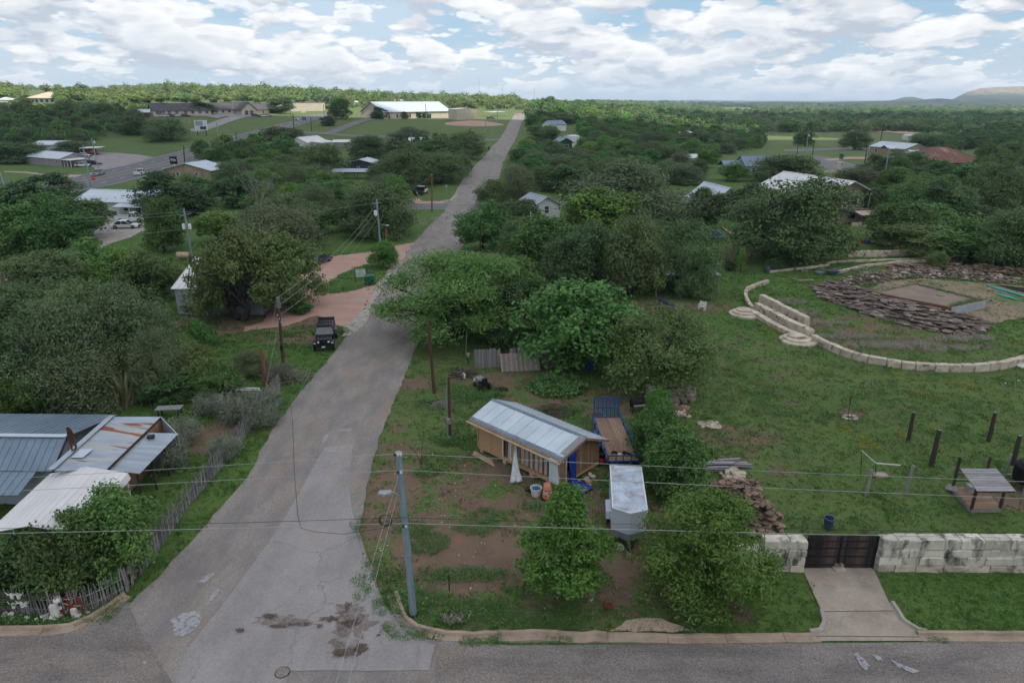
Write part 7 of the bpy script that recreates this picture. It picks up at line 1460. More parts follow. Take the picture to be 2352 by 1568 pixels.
for k in range(n):
 a, b = k/n, (k + 1)/n; qq = [q[0].lerp(q[3], a), q[1].lerp(q[2], a), q[1].lerp(q[2], b + .004), q[0].lerp(q[3], b + .004)]; nn = Vector((0, 0, .004*(k % 2)))
 MB().plate([p + nn for p in qq], .02).build('roof_sheet', 'rusty_roof' if k in (2, 5, 6, 8, 9, 10, 11, 12) else 'galv_old', t, w=True)
q2 = [zq((245, 1079), 2.35), zq((321, 1087), 2.05), zq((410, 995), 2.05), zq((342, 994), 2.35)]
for k in range(n):
 a, b = k/n, (k + 1)/n; MB().plate([q2[0].lerp(q2[3], a), q2[1].lerp(q2[2], a), q2[1].lerp(q2[2], b + .004), q2[0].lerp(q2[3], b + .004)], .02).build('roof_sheet', 'galv_old', t, w=True)
MB().bar(q[1] - Vector((0, 0, .08)), q[2] - Vector((0, 0, .08)), .05, .14).build('fascia', 'timber_dark', t, w=True); MB().bar(q[0] + Vector((-.12, 0, .1)), q[3] + Vector((-.12, 0, .1)), .35, .03).build('flashing', 'galv_old', t, w=True)
MB().plate([q[2] + Vector((0, .05, 0)), q2[2] + Vector((0, -.1, 0)), Vector((q2[2].x, q2[2].y - .1, 0)), Vector((q[2].x, q[2].y + .05, 0))], .05).build('wall', 'wall_sheetmetal', t, w=True)
for p in (q2[1], q2[1].lerp(q2[2], .33), q2[1].lerp(q2[2], .66), q2[2]): MB().bar((p.x - .15, p.y, 0), (p.x - .15, p.y, p.z - .04), .1).build('post', 'timber_dark', t, w=True)
MB().plate([Vector((p.x, p.y, z)) for p, z in ((q[1], 0), (q[2], 0), (q[2], 2.45), (q[1], 2.45))], .05).build('wall', 'timber_siding', t, w=True)
g = zq((346, 1000), 2.45); MB().cbox((g.x, g.y, 2.3), .4, .3, .16, .3).build('vent_box', 'timber_dark', t, w=True)
pn = [p + Vector((0, 0, .05)) for p in (zq((163, 1052), 3.0), zq((190, 1052), 2.92), zq((215, 1032), 2.92), zq((185, 1032), 3.0))]; MB().plate(pn, .015).build('loose_sheet', 'roof_pale', t, w=True)
# white carport: ridge from far end toward the lower left
rf = zq((198, 1071), 2.9); fl_ = zq((116, 1087), 2.35); fr = zq((294, 1086), 2.45);
axd = (zq((96, 1174), 2.9) - rf).normalized(); Lc = 5.6
t = thing('white_carport', 'white ribbed metal carport roof in front of the rusty lean-to', 'carport', (rf.x + axd.x*3, rf.y + axd.y*3, 0)); sag = [(fl_, 0), (rf, 0), (fr, 0)]
slope(t, fl_, rf, rf + axd*Lc, fl_ + axd*Lc, 6, 'roof_white', th=.03, rib=.018); slope(t, rf, fr, fr + axd*Lc, rf + axd*Lc, 7, 'roof_white', th=.03, rib=.018)
sk = Vector((.12, -.03, -.32)); slope(t, fr + sk, fr, fr + axd*Lc, fr + sk + axd*Lc, 2, 'roof_white', th=.03, rib=.015)
for s_ in (fl_, fr):
 for k in range(4): p = s_ + axd*(Lc*k/3*.97 + .1); MB().bar((p.x - .1, p.y, 0), (p.x - .1, p.y, p.z - .1), .07).build('post', 'trim_white', t, w=True)
# walking figure silhouette cut from rusty plate
g = zq((164, 1034), 3.15); t = thing('figure_cutout', 'rusty metal silhouette of a hunched walking ape man on the roof edge', 'cutout', (g.x, g.y, 3.1));
pl_ = [(0, 0), (.02, .3), (-.05, .55), (-.05, .85), (-.03, 1.1), (0, 1.25), (-.02, 1.42), (.08, 1.52), (.2, 1.5), (.3, 1.4), (.36, 1.2), (.42, 1.0), (.40, .85), (.34, .83), (.34, .65), (.42, .35), (.40, .22), (.3, .1), (.1, -.02), (.09, .03), (.28, .25), (.27, .4), (.14, .52), (.1, .3), (.08, 0)]
MB().add([(x*.9, -.01, z) for x, z in pl_] + [(x*.9, .01, z) for x, z in pl_], [tuple(range(len(pl_))), tuple(range(2*len(pl_) - 1, len(pl_) - 1, -1))] + [(i, i + len(pl_), (i + 1) % len(pl_) + len(pl_), (i + 1) % len(pl_)) for i in range(len(pl_))]).build('silhouette', 'figure_rust', t); MB().bar((.05, .03, -.35), (.05, .03, .3), .04).build('stake', 'iron', t)
# picnic table
g = G(392, 957); t = thing('picnic_table', 'weathered grey plank table at the yard edge behind the rusty roof', 'table', (g.x, g.y, 0), .1)
for k in range(6): MB().box(-.9, -.42 + k*.14, .72, .9, -.42 + k*.14 + .125, .76).build('plank', 'weathered_board', t)
for sx in (-.7, .7):
 for sy in (-.3, .3): MB().bar((sx, sy, 0), (sx, sy, .72), .09).build('leg', 'timber_dark', t)
for k, (a, b) in enumerate((((534, 903), (598, 905)), ((540, 908), (600, 909)))): o = tag(MB().tube([G(*a) + Vector((0, 0, .5)), G(*b) + Vector((0, 0, .5))], .06, 8).build('white_pipe', 'trim_white'), ['upper', 'lower'][k] + ' of the two long white pipes lying on the sage bushes', 'pipe')
g = G(487, 915); t = thing('green_tarp_box', 'green covered box at the foot of the yellow green tree', 'box', (g.x - .3, g.y + 3.6, 0)); MB().hexa([(-.8, -.5, 0), (.8, -.5, 0), (.8, .5, 0), (-.8, .5, 0)], [(-.5, -.4, .9), (.6, -.4, .8), (.6, .4, .8), (-.5, .4, .9)]).build('cover', 'bin_green', t)
# ----- poles
def pole(b, tp, r_, m, label, name='utility_pole', extra=None):
 g = G(*b); p = P(tp[0], tp[1], g.y); t = thing(name, label, 'utility pole', tuple(g)); d = p - g; MB().tube([(0, 0, -.4), d*.5, d], [r_, r_*.88, r_*.72], 10).build('shaft', m, t); return t, g, p, d
t, g, p1t, d = pole((950, 1410), (915, 1040), .17, 'galv_pole', 'leaning galvanized street lamp pole in the corner of the lot'); P1 = p1t; P1t = t
MB().lathe((0, 0, -.1), [(.24, 0), (.24, .12), (.18, .16)], 12).build('base_collar', 'iron', t)
MB().lathe(tuple(d), [(.14, -.02), (.14, .03), (.05, .06)], 10).build('cap', 'metal_grey', t)
lh = P(884, 1131, g.y - .3) - g; la = d*.74; MB().tube([la, la.lerp(lh, .5) + Vector((0, 0, .16)), lh + Vector((.15, 0, .06))], [.035, .03, .025], 6).build('lamp_arm', 'metal_grey', t)
hd = MB().rock(lh, .62, .26, .14, .1).build('lamp_head', 'metal_grey', t); MB().lathe((lh.x - .06, lh.y, lh.z - .14), [(.02, 0), (.09, .03), (.1, .08)], 10).build('lamp_lens', 'lamp_glass', hd)
for f, n_ in ((1.0, 3), (.9, 2), (.58, 2)):
 for k in range(n_): q = d*f; MB().lathe((q.x + (k - (n_ - 1)/2)*.12, q.y - .16, q.z - .05), [(.03, 0), (.055, .03), (.03, .06), (.055, .09), (.02, .12)], 8).build('insulator', 'plastic_white' if k else 'timber_dark', t)
cq = P(886, 1193, g.y - .35) - g; mb = MB(); N_ = 18
for k in range(3): mb.tube([(cq.x + (.24 + .02*k)*math.cos(a*6.283/N_), cq.y - .03*k, cq.z + (.24 + .02*k)*math.sin(a*6.283/N_)) for a in range(N_ + 1)], .016, 4)
mb.build('cable_coil', 'wire_dark', t); MB().cbox((.03 - .06, -.18, 1.0), .1, .02, .14).build('tag_plate', 'timber_pale', t)
t, g, P2, d = pole((652, 855), (638, 683), .15, 'pole_brown', 'tall dark brown pole left of the road behind the black off-roader'); MB().lathe((d.x, d.y, d.z - .9), [(.17, 0), (.17, .9), (.1, .93)], 10).build('cap', 'timber_grey', t); MB().rock((d.x*.4, -.2, d.z*.35), .2, .2, .5).build('bracket', 'iron', t)
for k in range(3): MB().lathe((d.x + .1*k - .1, -.2, d.z - 1.5 - .3*k), [(.03, 0), (.06, .04), (.02, .1)], 8).build('insulator', 'metal_grey', t)
pole((612, 882), (600, 797), .15, 'pole_red', 'short red brown pole stub left of the tall brown pole')
t, g, P4, d = pole((998, 902), (983, 735), .14, 'pole_brown', 'brown pole on the right verge in front of the mesquite')
t, g, P5, d = pole((1034, 1010), (1031, 865), .11, 'pole_brown', 'short brown pole with a grey electric meter beside the worn lot')
MB().tube([(-.13, -.08, 0), (-.14, -.08, 2.0), (-.13, -.08, 4.1)], .03, 6).build('conduit', 'metal_grey', t); MB().cbox((-.06, -.18, 1.3), .3, .14, .42).build('meter_box', 'metal_grey', t); MB().tube([(-.06, -.26, 1.6), (-.06, -.34, 1.6)], .1, 12).build('meter', 'metal_grey', t); MB().cbox((-.02, -.15, .05), .2, .1, .3).build('junction_box', 'metal_grey', t)
t, g, P6, d = pole((874, 566), (865, 458), .17, 'galv_pole', 'galvanized transformer pole with a lamp arm left of the road'); MB().lathe((-.42, -.1, d.z - 2.5), [(.2, 0), (.26, .05), (.26, .75), (.2, .82), (.05, .85)], 12).build('transformer', 'trim_white', t); MB().bar((-.75, 0, d.z - .7), (.5, 0, d.z - .5), .1).build('crossarm', 'metal_grey', t); MB().tube([(0, 0, d.z - 4.2), (.5, -.1, d.z - 3.9), (1.2, -.2, d.z - 4.0)], .04, 6).build('lamp_arm', 'metal_grey', t); MB().rock((1.35, -.2, d.z - 4.0), .55, .25, .14).build('lamp_head', 'trim_white', t)
t, g, P7, d = pole((886, 605), (887, 526), .15, 'pole_red', 'short red brown pole beside the small bright tree')
t, g, P8, d = pole((992, 486), (992, 401), .18, 'pole_red', 'brown pole at the corner of the second crossing'); MB().lathe(tuple(d), [(.16, 0), (.1, .1)], 8).build('cap', 'metal_grey', t)
t, g, P9, d = pole((1103, 593), (1104, 501), .14, 'timber_dark', 'dark pole in front of the green roadside tree')
t, g, P10, d = pole((442, 596), (422, 478), .16, 'galv_pole', 'galvanized transformer pole above the white metal shed'); MB().bar((-.9, 0, d.z - 1.2), (.9, 0, d.z - .7), .1).build('crossarm', 'metal_grey', t)
for k, s in enumerate((-.45, .4)): MB().lathe((s, -.1, d.z - 3.0), [(.18, 0), (.22, .05), (.22, .7), (.15, .78), (.04, .8)], 10).build('transformer', 'trim_white', t)
for b, tp, r_, m, l in (((14, 440), (-4, 385), .2, 'galv_pole', 'pale grey pole at the left edge beside the highway'), ((226, 388), (210, 318), .2, 'galv_pole', 'galvanized pole with a transformer beside the highway lot'), ((210, 432), (190, 335), .2, 'galv_pole', 'galvanized pole standing in front of the grey walled house'), ((424, 383), (422, 335), .2, 'timber_dark', 'dark pole on the far side of the highway above the stone building'), ((445, 405), (442, 381), .15, 'timber_dark', 'short dark pole in front of the stone building roof'),
 ((501, 321), (497, 281), .2, 'galv_pole', 'grey pole by the curve of the brick building drive'), ((543, 321), (541, 303), .2, 'timber_dark', 'small dark pole on the highway shoulder'), ((668, 277), (666, 236), .22, 'galv_pole', 'grey pole beside the red and white car on the highway'), ((675, 297), (673, 262), .22, 'timber_dark', 'dark pole nearest the silver car on the highway'), ((716, 302), (713, 272), .2, 'timber_dark', 'dark pole beside the small blue sign'), ((745, 267), (743, 240), .2, 'timber_dark', 'dark pole at the highway bend'), ((759, 262), (757, 222), .2, 'galv_pole', 'tall grey pole beyond the highway bend'),
 ((980, 274), (977, 238), .25, 'galv_pole', 'grey pole in front of the church'), ((945, 345), (944, 305), .18, 'timber_grey', 'grey T shaped pole among the oaks below the church lawn'), ((1117, 314), (1115, 276), .2, 'galv_pole', 'grey pole at the edge of the church lawn'), ((1142, 286), (1143, 252), .22, 'galv_pole', 'grey pole beside the bare earth mound'), ((1162, 268), (1161, 240), .25, 'galv_pole', 'pole at the top of the long road'),
 ((610, 420), (603, 375), .16, 'pole_brown', 'pole with a white transformer at the garden of the dark blue house'), ((1344, 264), (1344, 251), .25, 'galv_pole', 'thin grey pole over the wood right of the far road'), ((1565, 272), (1565, 257), .25, 'galv_pole', 'first far pole over the wood'), ((1592, 272), (1592, 256), .25, 'galv_pole', 'second far pole over the wood, right of the first'), ((1555, 372), (1556, 341), .18, 'dead_wood', 'pale bare pole behind the enormous grey oak'),
 ((2029, 425), (2042, 340), .18, 'galv_pole', 'galvanized street lamp at the cul-de-sac'), ((1985, 380), (1992, 336), .2, 'pole_brown', 'brown pole in front of the tan stone house'), ((2119, 398), (2126, 371), .2, 'timber_grey', 'leaning grey pole left of the rusty hipped roof'), ((1851, 352), (1857, 305), .22, 'galv_pole', 'galvanized pole with a transformer on the field'), ((1831, 354), (1834, 325), .18, 'pole_brown', 'thin brown pole on the field left of the galvanized one'), ((1866, 356), (1871, 322), .18, 'timber_dark', 'dark pole at the start of the cul-de-sac'), ((2022, 326), (2030, 283), .28, 'timber_dark', 'dark leaning pole behind the stone house'), ((1780, 299), (1784, 267), .28, 'galv_pole', 'grey pole beyond the fields near the red brown house'), ((1937, 276), (1939, 258), .28, 'timber_dark', 'dark pole in the far tree belt'), ((2198, 287), (2203, 263), .28, 'galv_pole', 'leaning green grey pole behind the dark roofed shed')):
 t, g, p, d = pole(b, tp, r_, m, l)
 if 'transformer' in l: MB().lathe((.4, 0, d.z - 1.6), [(.22, 0), (.28, .05), (.28, .7), (.1, .8)], 10).build('transformer', 'trim_white', t)
 if 'street lamp' in l: MB().tube([(0, 0, d.z*.75), (1.2, 0, d.z*.77)], .04, 5).build('lamp_arm', 'metal_grey', t); MB().rock((1.3, 0, d.z*.77), .5, .25, .12).build('lamp_head', 'trim_white', t)
 if 'T shaped' in l: MB().bar((d.x - 1.2, 0, d.z - .1), (d.x + 1.2, 0, d.z - .1), .12).build('crossarm', 'timber_grey', t)
g = G(1222, 622); p = P(1219, 486, g.y); t = thing('antenna_mast', 'thin white mast rising in front of the bright crowns', 'mast', tuple(g)); MB().tube([(0, 0, 0), p - g], [.06, .03], 6).build('mast', 'trim_white', t)
for x, y0, y1 in ((1224, 232, 205), (1105, 229, 185), (1155, 229, 200)):
 d_ = 2500; b = Vector(((x - 1176)/FOC*d_, d_, 20)); t = thing('radio_mast', 'hair thin radio mast on the skyline %s' % {1224: 'right of the road end', 1105: 'above the church roof', 1155: 'just left of the road end'}[x], 'mast', tuple(b)); MB().tube([(0, 0, 0), (0, 0, (CAMH + (228.8 - y1)/FOC*d_) - 20)], .5, 4).build('lattice', 'metal_grey', t)
for k, (bx, by, tx, ty) in enumerate(((1070, 812, 1072, 762), (1076, 838, 1074, 818))):
 g = G(bx, by); p = P(tx, ty, g.y); t = thing('pipe_post', ['thin galvanized pipe post beside the mesquite trunk', 'short post with a mailbox at the end of the board fence'][k], 'post', tuple(g)); MB().tube([(0, 0, 0), p - g], .05, 6).build('shaft', 'metal_grey' if k == 0 else 'timber_dark', t)
 if k: MB().cbox((0, 0, (p - g).z), .25, .4, .25).build('box', 'timber_grey', t)
# ----- wires
def wire(a, b, sag, m='wire', r_=.013, label='', n=14, group=None, name='power_line'):
 a, b = Vector(a), Vector(b); pts = [a.lerp(b, i/n) - Vector((0, 0, sag*4*(i/n)*(1 - i/n))) for i in range(n + 1)]
 return tag(MB().tube(pts, r_, 4).build(name, m), label, 'power line', group or 'overhead lines')
Y1 = P1.y
for (pl_, pm, pr_, l, m, r_) in (((0, 1092), (918, 1041), (2352, 1098), 'topmost pale overhead line across the lot', 'wire', .010), ((0, 1121), (920, 1079), (2352, 1137), 'second overhead line, crossing the shed and trailers', 'wire', .011), ((0, 1206), (930, 1188), (2352, 1217), 'thin dark overhead line just above the lowest one', 'wire_dark', .011), ((0, 1217), (931, 1201), (2352, 1228), 'lowest thick pale overhead line', 'wire', .014)):
 a, b, c_ = P(*pl_, Y1), P(*pm, Y1 - .15), P(*pr_, Y1); a2 = b + (a - b)*2.2; c2 = b + (c_ - b)*1.7
 wire(b, a2, .16, m, r_, 'left span of the ' + l, n=30); wire(b, c2, .16, m, r_, 'right span of the ' + l, n=30)
for k, (px, py) in enumerate(((762, 1600), (792, 1600))): b = P(px, py, 15.5); a = P1 - Vector((.1*k, .1, .9 + k*.9)); wire(a, a + (b - a)*1.6, 0, 'wire', .007, ['left', 'right'][k] + ' of two thin lines running from the lamp pole toward the camera')
cut = P(688, 1201, Y1); top_ = P2 - Vector((0, .1, .4))
tag(MB().tube([P(672, 965, 34), P(676, 1080, 30), P(684, 1180, Y1 + .8), cut], .013, 4).build('service_drop', 'wire_dark'), 'dark slack drop cable hanging over the road', 'cable', 'overhead lines')
wire(top_, P(672, 965, 34), .3, 'wire_dark', .011, 'thin cable from the tall brown pole down to the slack drop cable')
tag(MB().tube([cut, P(692, 1212, Y1), P(720, 1220, Y1), P(790, 1226, Y1), P(880, 1212, Y1), P(925, 1195, Y1 - .1)], .011, 4).build('service_drop', 'wire_dark'), 'drooping dark cable from the road centre back to the lamp pole', 'cable', 'overhead lines')
wire(P2, P6 - Vector((0, 0, .6)), 1.0, 'wire', .014, 'line from the tall brown pole to the galvanized transformer pole'); wire(P2 - Vector((0, 0, .7)), P6 - Vector((0, 0, 1.5)), 1.0, 'wire', .014, 'second line from the tall brown pole to the transformer pole'); wire(P2 - Vector((0, 0, 1.5)), P6 - Vector((0, 0, 2.8)), 1.2, 'wire', .012, 'lowest line from the tall brown pole to the transformer pole')
wire(P2, G(600, 870) + Vector((0, 0, .0)), 0, 'wire', .012, 'guy wire left of the tall brown pole'); wire(P2 - Vector((0, 0, 1.6)), G(607, 905), 0, 'wire', .012, 'lower guy wire left of the tall brown pole')
wire(P6, P8, 1.0, 'wire', .014, 'line from the transformer pole to the crossing pole'); wire(P10 - Vector((0, 0, .5)), P10 + Vector((-60, 4, -1.0)), 1.2, 'wire', .016, 'upper line going left from the upper transformer pole'); wire(P10 - Vector((0, 0, .9)), P10 + Vector((-60, 2, -1.6)), 1.2, 'wire', .016, 'middle line going left from the upper transformer pole'); wire(P10 - Vector((0, 0, 3)), P10 + Vector((-60, 0, -4.2)), 1.2, 'wire', .016, 'lowest line going left from the upper transformer pole')
wire(P10 - Vector((0, 0, .5)), P6 - Vector((0, 0, .4)), 1.0, 'wire', .014, 'line between the two galvanized transformer poles')
wire(P8, P8 + Vector((-40, 0, -.5)), .6, 'wire_dark', .016, 'line going left from the crossing pole'); wire(P8 - Vector((0, 0, .5)), P8 + Vector((26, 3, .5)), .6, 'wire_dark', .014, 'line going right from the crossing pole over the road')
wire(P9, P9 + Vector((9, -12, -2.5)), .2, 'wire', .012, 'thin line slanting right from the dark pole')
# ----- vehicles
def wheelset(t, L_, W_, r_, xs, m='rim'):
 for x in xs:
  for s in (-1, 1):
   w_ = MB().tube([(x, s*(W_/2 - .2), r_), (x, s*(W_/2 + .01), r_)], r_, 16).build('wheel', 'tyre', t); MB().tube([(x, s*(W_/2 - .05), r_), (x, s*(W_/2 + .025), r_)], r_*.58, 10).build('rim', m, w_)
def car(label, px, py, rz, paint, kind='suv', L_=4.7, W_=1.88, H_=1.65, group=None, name=None, z=None, cat=None):
 """local +x is the front"""
 g = G(px, py); t = thing(name or {'suv': 'suv', 'sedan': 'car', 'pickup': 'pickup_truck'}[kind], label, cat or {'suv': 'car', 'sedan': 'car', 'pickup': 'pickup truck'}[kind], tuple(g), rz, group); X, Y = L_/2, W_/2; hb = H_*.55; b = MB(); lo = .28
 prof = [(-X, lo + .1), (-X, hb - .08), (-X + .08, hb), (X*.35, hb + .02), (X - .25, hb - .12), (X, hb - .3), (X, lo + .08)]
 n = len(prof); b.v = [(x, -Y, z_) for x, z_ in prof] + [(x, -Y*.93 if z_ > hb - .2 else -Y, z_) for x, z_ in prof]
 # cross-sections: skirt, shoulder, centre
 secs = [(-Y, 0), (-Y*.96, 1), (Y*.96, 1), (Y, 0)]; b = MB(); low = [(x, lo) for x, _ in prof]
 rings = []
 for yy in (-1, -.97, .97, 1): k = 0 if abs(yy) == 1 else .05; rings.append([(x*(1 - (0 if k else .012)), yy*Y, lo if z_ <= lo + .1 else (z_ - (0 if k else .07))) for x, z_ in prof])
 for r_ in rings: b.v += r_
 for i in range(3):
  for j in range(n): a = i*n + j; c_ = i*n + (j + 1) % n; b.f.append((a, c_, c_ + n, a + n))
 b.f.append(tuple(range(n))[::-1]); b.f.append(tuple(range(3*n, 4*n))); b.build('body', paint, t)
 if kind == 'pickup': c0, c1, c2, c3 = -X*.12, -X*.02, X*.28, X*.52
 elif kind == 'suv': c0, c1, c2, c3 = -X + .06, -X + .3, X*.2, X*.45
 else: c0, c1, c2, c3 = -X*.78, -X*.45, X*.12, X*.45
 zt = H_ - .05; q = lambda f: [(c0, -Y*.9, hb), (c3, -Y*.9, hb), (c3, Y*.9, hb), (c0, Y*.9, hb)]
 MB().hexa([(c0, -Y*.91, hb - .01), (c3, -Y*.91, hb - .01), (c3, Y*.91, hb - .01), (c0, Y*.91, hb - .01)], [(c1, -Y*.76, zt), (c2, -Y*.76, zt), (c2, Y*.76, zt), (c1, Y*.76, zt)]).build('windows', 'window_glass', t)
 MB().hexa([(c1 - .05, -Y*.79, zt), (c2 + .04, -Y*.79, zt), (c2 + .04, Y*.79, zt), (c1 - .05, Y*.79, zt)], [(c1 + .05, -Y*.7, H_), (c2 - .1, -Y*.7, H_), (c2 - .1, Y*.7, H_), (c1 + .05, Y*.7, H_)]).build('roof', paint, t)
 pm = MB()
 for s in (-1, 1):
  pm.bar((c0, s*Y*.92, hb), (c1, s*Y*.78, zt), .07).bar((c3, s*Y*.92, hb), (c2, s*Y*.78, zt), .06).bar(((c0 + c3)/2, s*Y*.925, hb), ((c1 + c2)/2, s*Y*.775, zt), .06)
 pm.build('pillars', paint, t)
 if kind == 'pickup':
  bed = MB(); bed.box(-X + .08, -Y*.88, hb + .003, c0 - .08, Y*.88, hb + .01); bed.build('bed_floor', 'black_plastic', t); r_ = MB()
  for s in (-1, 1): r_.box(-X + .02, s*Y*.94 - .05, hb, c0, s*Y*.94 + .05, hb + .22)
  r_.box(-X, -Y*.9, hb, -X + .09, Y*.9, hb + .22); r_.build('bed_side', paint, t)
 for s in (-1, 1):
  MB().box(X - .06, s*Y*.78 - .17, hb - .34, X + .015, s*Y*.78 + .17, hb - .18).build('headlight', 'lamp_glass', t); MB().box(-X - .01, s*Y*.86 - .08, hb - .3, -X + .05, s*Y*.86 + .08, hb - .05).build('tail_light', 'lamp_red', t); MB().rock((c3 - .1, s*(Y + .08), hb + .08), .12, .2, .14).build('mirror', 'black_plastic', t)
 MB().box(X - .04, -Y*.5, hb - .42, X + .012, Y*.5, hb - .2).build('grille', 'black_plastic', t); MB().box(X - .04, -Y*.9, lo + .02, X + .05, Y*.9, lo + .22).build('bumper', 'chrome' if kind == 'pickup' else 'black_plastic', t); MB().box(-X - .05, -Y*.9, lo + .05, -X + .04, Y*.9, lo + .22).build('bumper', 'chrome' if kind == 'pickup' else 'black_plastic', t)
 wheelset(t, L_, W_, .36 if kind != 'pickup' else .4, (-X*.62, X*.62)); return t
HWY = math.atan2((G(457, 366) - G(262, 425)).y, (G(457, 366) - G(262, 425)).x)
car('silver pickup truck driving toward the camera on the highway', 226, 403, HWY + math.pi, 'car_silver', 'pickup', 5.9, 2.05, 1.9)
car('white pickup truck driving away on the near lane of the highway', 323, 402, HWY, 'car_white', 'pickup', 5.9, 2.05, 1.85)
car('small white suv far up the highway near the brick building', 682, 277, math.atan2((G(748, 262) - G(670, 285)).y, (G(748, 262) - G(670, 285)).x) + math.pi, 'car_white', 'suv')
car('white suv parked in front of the white porch by the highway', 191, 383, .1, 'car_white', 'suv'); car('dark roofed suv parked behind the white one by the highway', 217, 379, .1, 'car_dark', 'suv')
car('red truck under the white flat carport', 214, 356, .05, 'car_red', 'pickup', 5.6, 2.0, 1.85); car('white car beside the porch, half hidden behind the poles', 194, 360, .1, 'car_white', 'sedan', H_=1.5)
car('white sedan in the gravel yard of the white house', 290, 524, .12, 'car_white', 'sedan', 4.8, 1.85, 1.45); car('white pickup parked behind the white sedan', 304, 509, .05, 'car_white', 'pickup', 5.5, 1.95, 1.8)
for k, (x, y, m, l) in enumerate(((380, 268.5, 'car_white', 'leftmost white car in front of the brick building'), (392, 268.5, 'car_dark', 'dark car right of the leftmost white one by the brick building'), (403, 268.5, 'car_white', 'second white car parked by the brick building'), (427, 268, 'car_dark', 'dark car at the right end of the row by the brick building'), (588, 268.5, 'car_dark', 'dark car left of the round tree by the entrance gable'), (604, 268.5, 'car_white', 'white car before the entrance of the brick building'), (616, 268, 'car_silver', 'grey car behind the white one at the entrance'))): car(l, x, y, .1 + .1*k, m, 'suv', group='cars parked at the brick building')
car('dark truck beside the tan box building', 1127, 274, .2, 'car_dark', 'pickup', 5.6, 2.0, 1.85); car('dark car beyond the fields by the white carport', 1886, 299, .0, 'car_dark', 'sedan', 4.8, 1.85, 1.5)
car('small dark car half hidden in the shade left of the pink drive', 734, 604, 1.3, 'car_dark', 'sedan', 4.5, 1.8, 1.4); car('red car parked behind the mesquite on the right hand drive', 1093, 618, .3, 'car_red', 'sedan', 4.6, 1.8, 1.45)
# flatbed truck at the second crossing (rear toward the camera)
g = G(967, 446); t = thing('flatbed_truck', 'white cab truck with a black flatbed parked under the dark oaks', 'truck', tuple(g), math.radians(78)); X, Y = 2.9, 1.0
MB().box(-X, -Y - .05, .85, -.1, Y + .05, .98).build('bed', 'black_plastic', t); MB().box(-.12, -Y, .95, -.05, Y, 1.8).build('headboard', 'black_plastic', t); MB().box(-X - .03, -Y, .5, -X, Y, .85).build('bumper', 'black_plastic', t); MB().box(-X - .04, -.2, .6, -X - .031, .2, .75).build('plate', 'trim_white', t); MB().hexa([(0, -Y, .45), (1.5, -Y, .45), (1.5, Y, .45), (0, Y, .45)], [(0, -Y, 1.2), (1.5, -Y, 1.2), (1.5, Y, 1.2), (0, Y, 1.2)]).hexa([(1.5, -Y*.95, .45), (X, -Y*.9, .5), (X, Y*.9, .5), (1.5, Y*.95, .45)], [(1.5, -Y*.95, 1.2), (X, -Y*.85, 1.05), (X, Y*.85, 1.05), (1.5, Y*.95, 1.2)]).build('body', 'car_white', t)
MB().hexa([(.02, -Y*.95, 1.2), (1.6, -Y*.95, 1.2), (1.6, Y*.95, 1.2), (.02, Y*.95, 1.2)], [(.1, -Y*.82, 1.8), (1.15, -Y*.82, 1.8), (1.15, Y*.82, 1.8), (.1, Y*.82, 1.8)]).build('windows', 'window_glass', t); MB().box(.05, -Y*.85, 1.8, 1.2, Y*.85, 1.88).build('roof', 'car_white', t); wheelset(t, 5.8, 2.0, .4, (-1.9, 1.9))
# black off-roader
g = (G(722, 809) + G(768, 812) + G(779, 752))/3; f0, f1, bk_ = G(722, 806), G(767, 809), G(778, 756); hd_ = math.atan2(-(bk_ - f1).y, -(bk_ - f1).x); c = (f0 + f1)/2 - Vector((math.cos(hd_), math.sin(hd_), 0))*2.25
t = thing('off_roader', 'black boxy off-roader parked facing the camera on the left verge', 'car', (c.x, c.y, 0), hd_); X, Y = 2.2, .82; bp = 'black_paint'
MB().box(-X + .1, -Y, .55, X*.35, Y, 1.18).build('body', bp, t); MB().hexa([(X*.35, -Y + .06, .6), (X - .15, -.62, .6), (X - .15, .62, .6), (X*.35, Y - .06, .6)], [(X*.35, -Y + .1, 1.2), (X - .18, -.58, 1.1), (X - .18, .58, 1.1), (X*.35, Y - .1, 1.2)]).build('hood', bp, t)
MB().hexa([(-X + .12, -Y, 1.18), (X*.33, -Y, 1.18), (X*.33, Y, 1.18), (-X + .12, Y, 1.18)], [(-X + .16, -Y*.88, 1.78), (X*.16, -Y*.88, 1.78), (X*.16, Y*.88, 1.78), (-X + .16, Y*.88, 1.78)]).build('windows', 'window_glass', t)
MB().box(-X + .14, -Y*.9, 1.78, X*.17, Y*.9, 1.85).build('roof', bp, t)
for k in range(4): x = -X + .15 + k*(X*1.16 - .2)/3; [MB().bar((x, s*Y*1.0, 1.16), (x + (.0 if k < 3 else 0), s*Y*.89, 1.8), .07).build('pillar', bp, t) for s in (-1, 1)]
for k in range(7): MB().box(-X + .3, -Y*.75 + k*Y*.25 - .025, 1.9, X*.05, -Y*.75 + k*Y*.25 + .025, 1.94).build('roof_rack_bar', 'black_plastic', t)
for x in (-X + .3, -.9, X*.05): MB().box(x - .03, -Y*.8, 1.85, x + .03, Y*.8, 1.9).build('roof_rack_bar', 'black_plastic', t)
MB().hexa([(-X - .02, -.75, 1.75), (-X + .25, -.75, 1.85), (-X + .25, .75, 1.85), (-X - .02, .75, 1.75)], [(-X - .06, -.8, 1.97), (-X + .1, -.8, 2.0), (-X + .1, .8, 2.0), (-X - .06, .8, 1.97)]).build('rear_spoiler', 'black_plastic', t)
MB().box(X - .16, -.6, .68, X - .10, .6, 1.08).build('grille', bp, t)
for k in range(7): MB().box(X - .105, -.33 + k*.1, .72, X - .09, -.29 + k*.1, 1.02).build('grille_slot', 'iron', t)
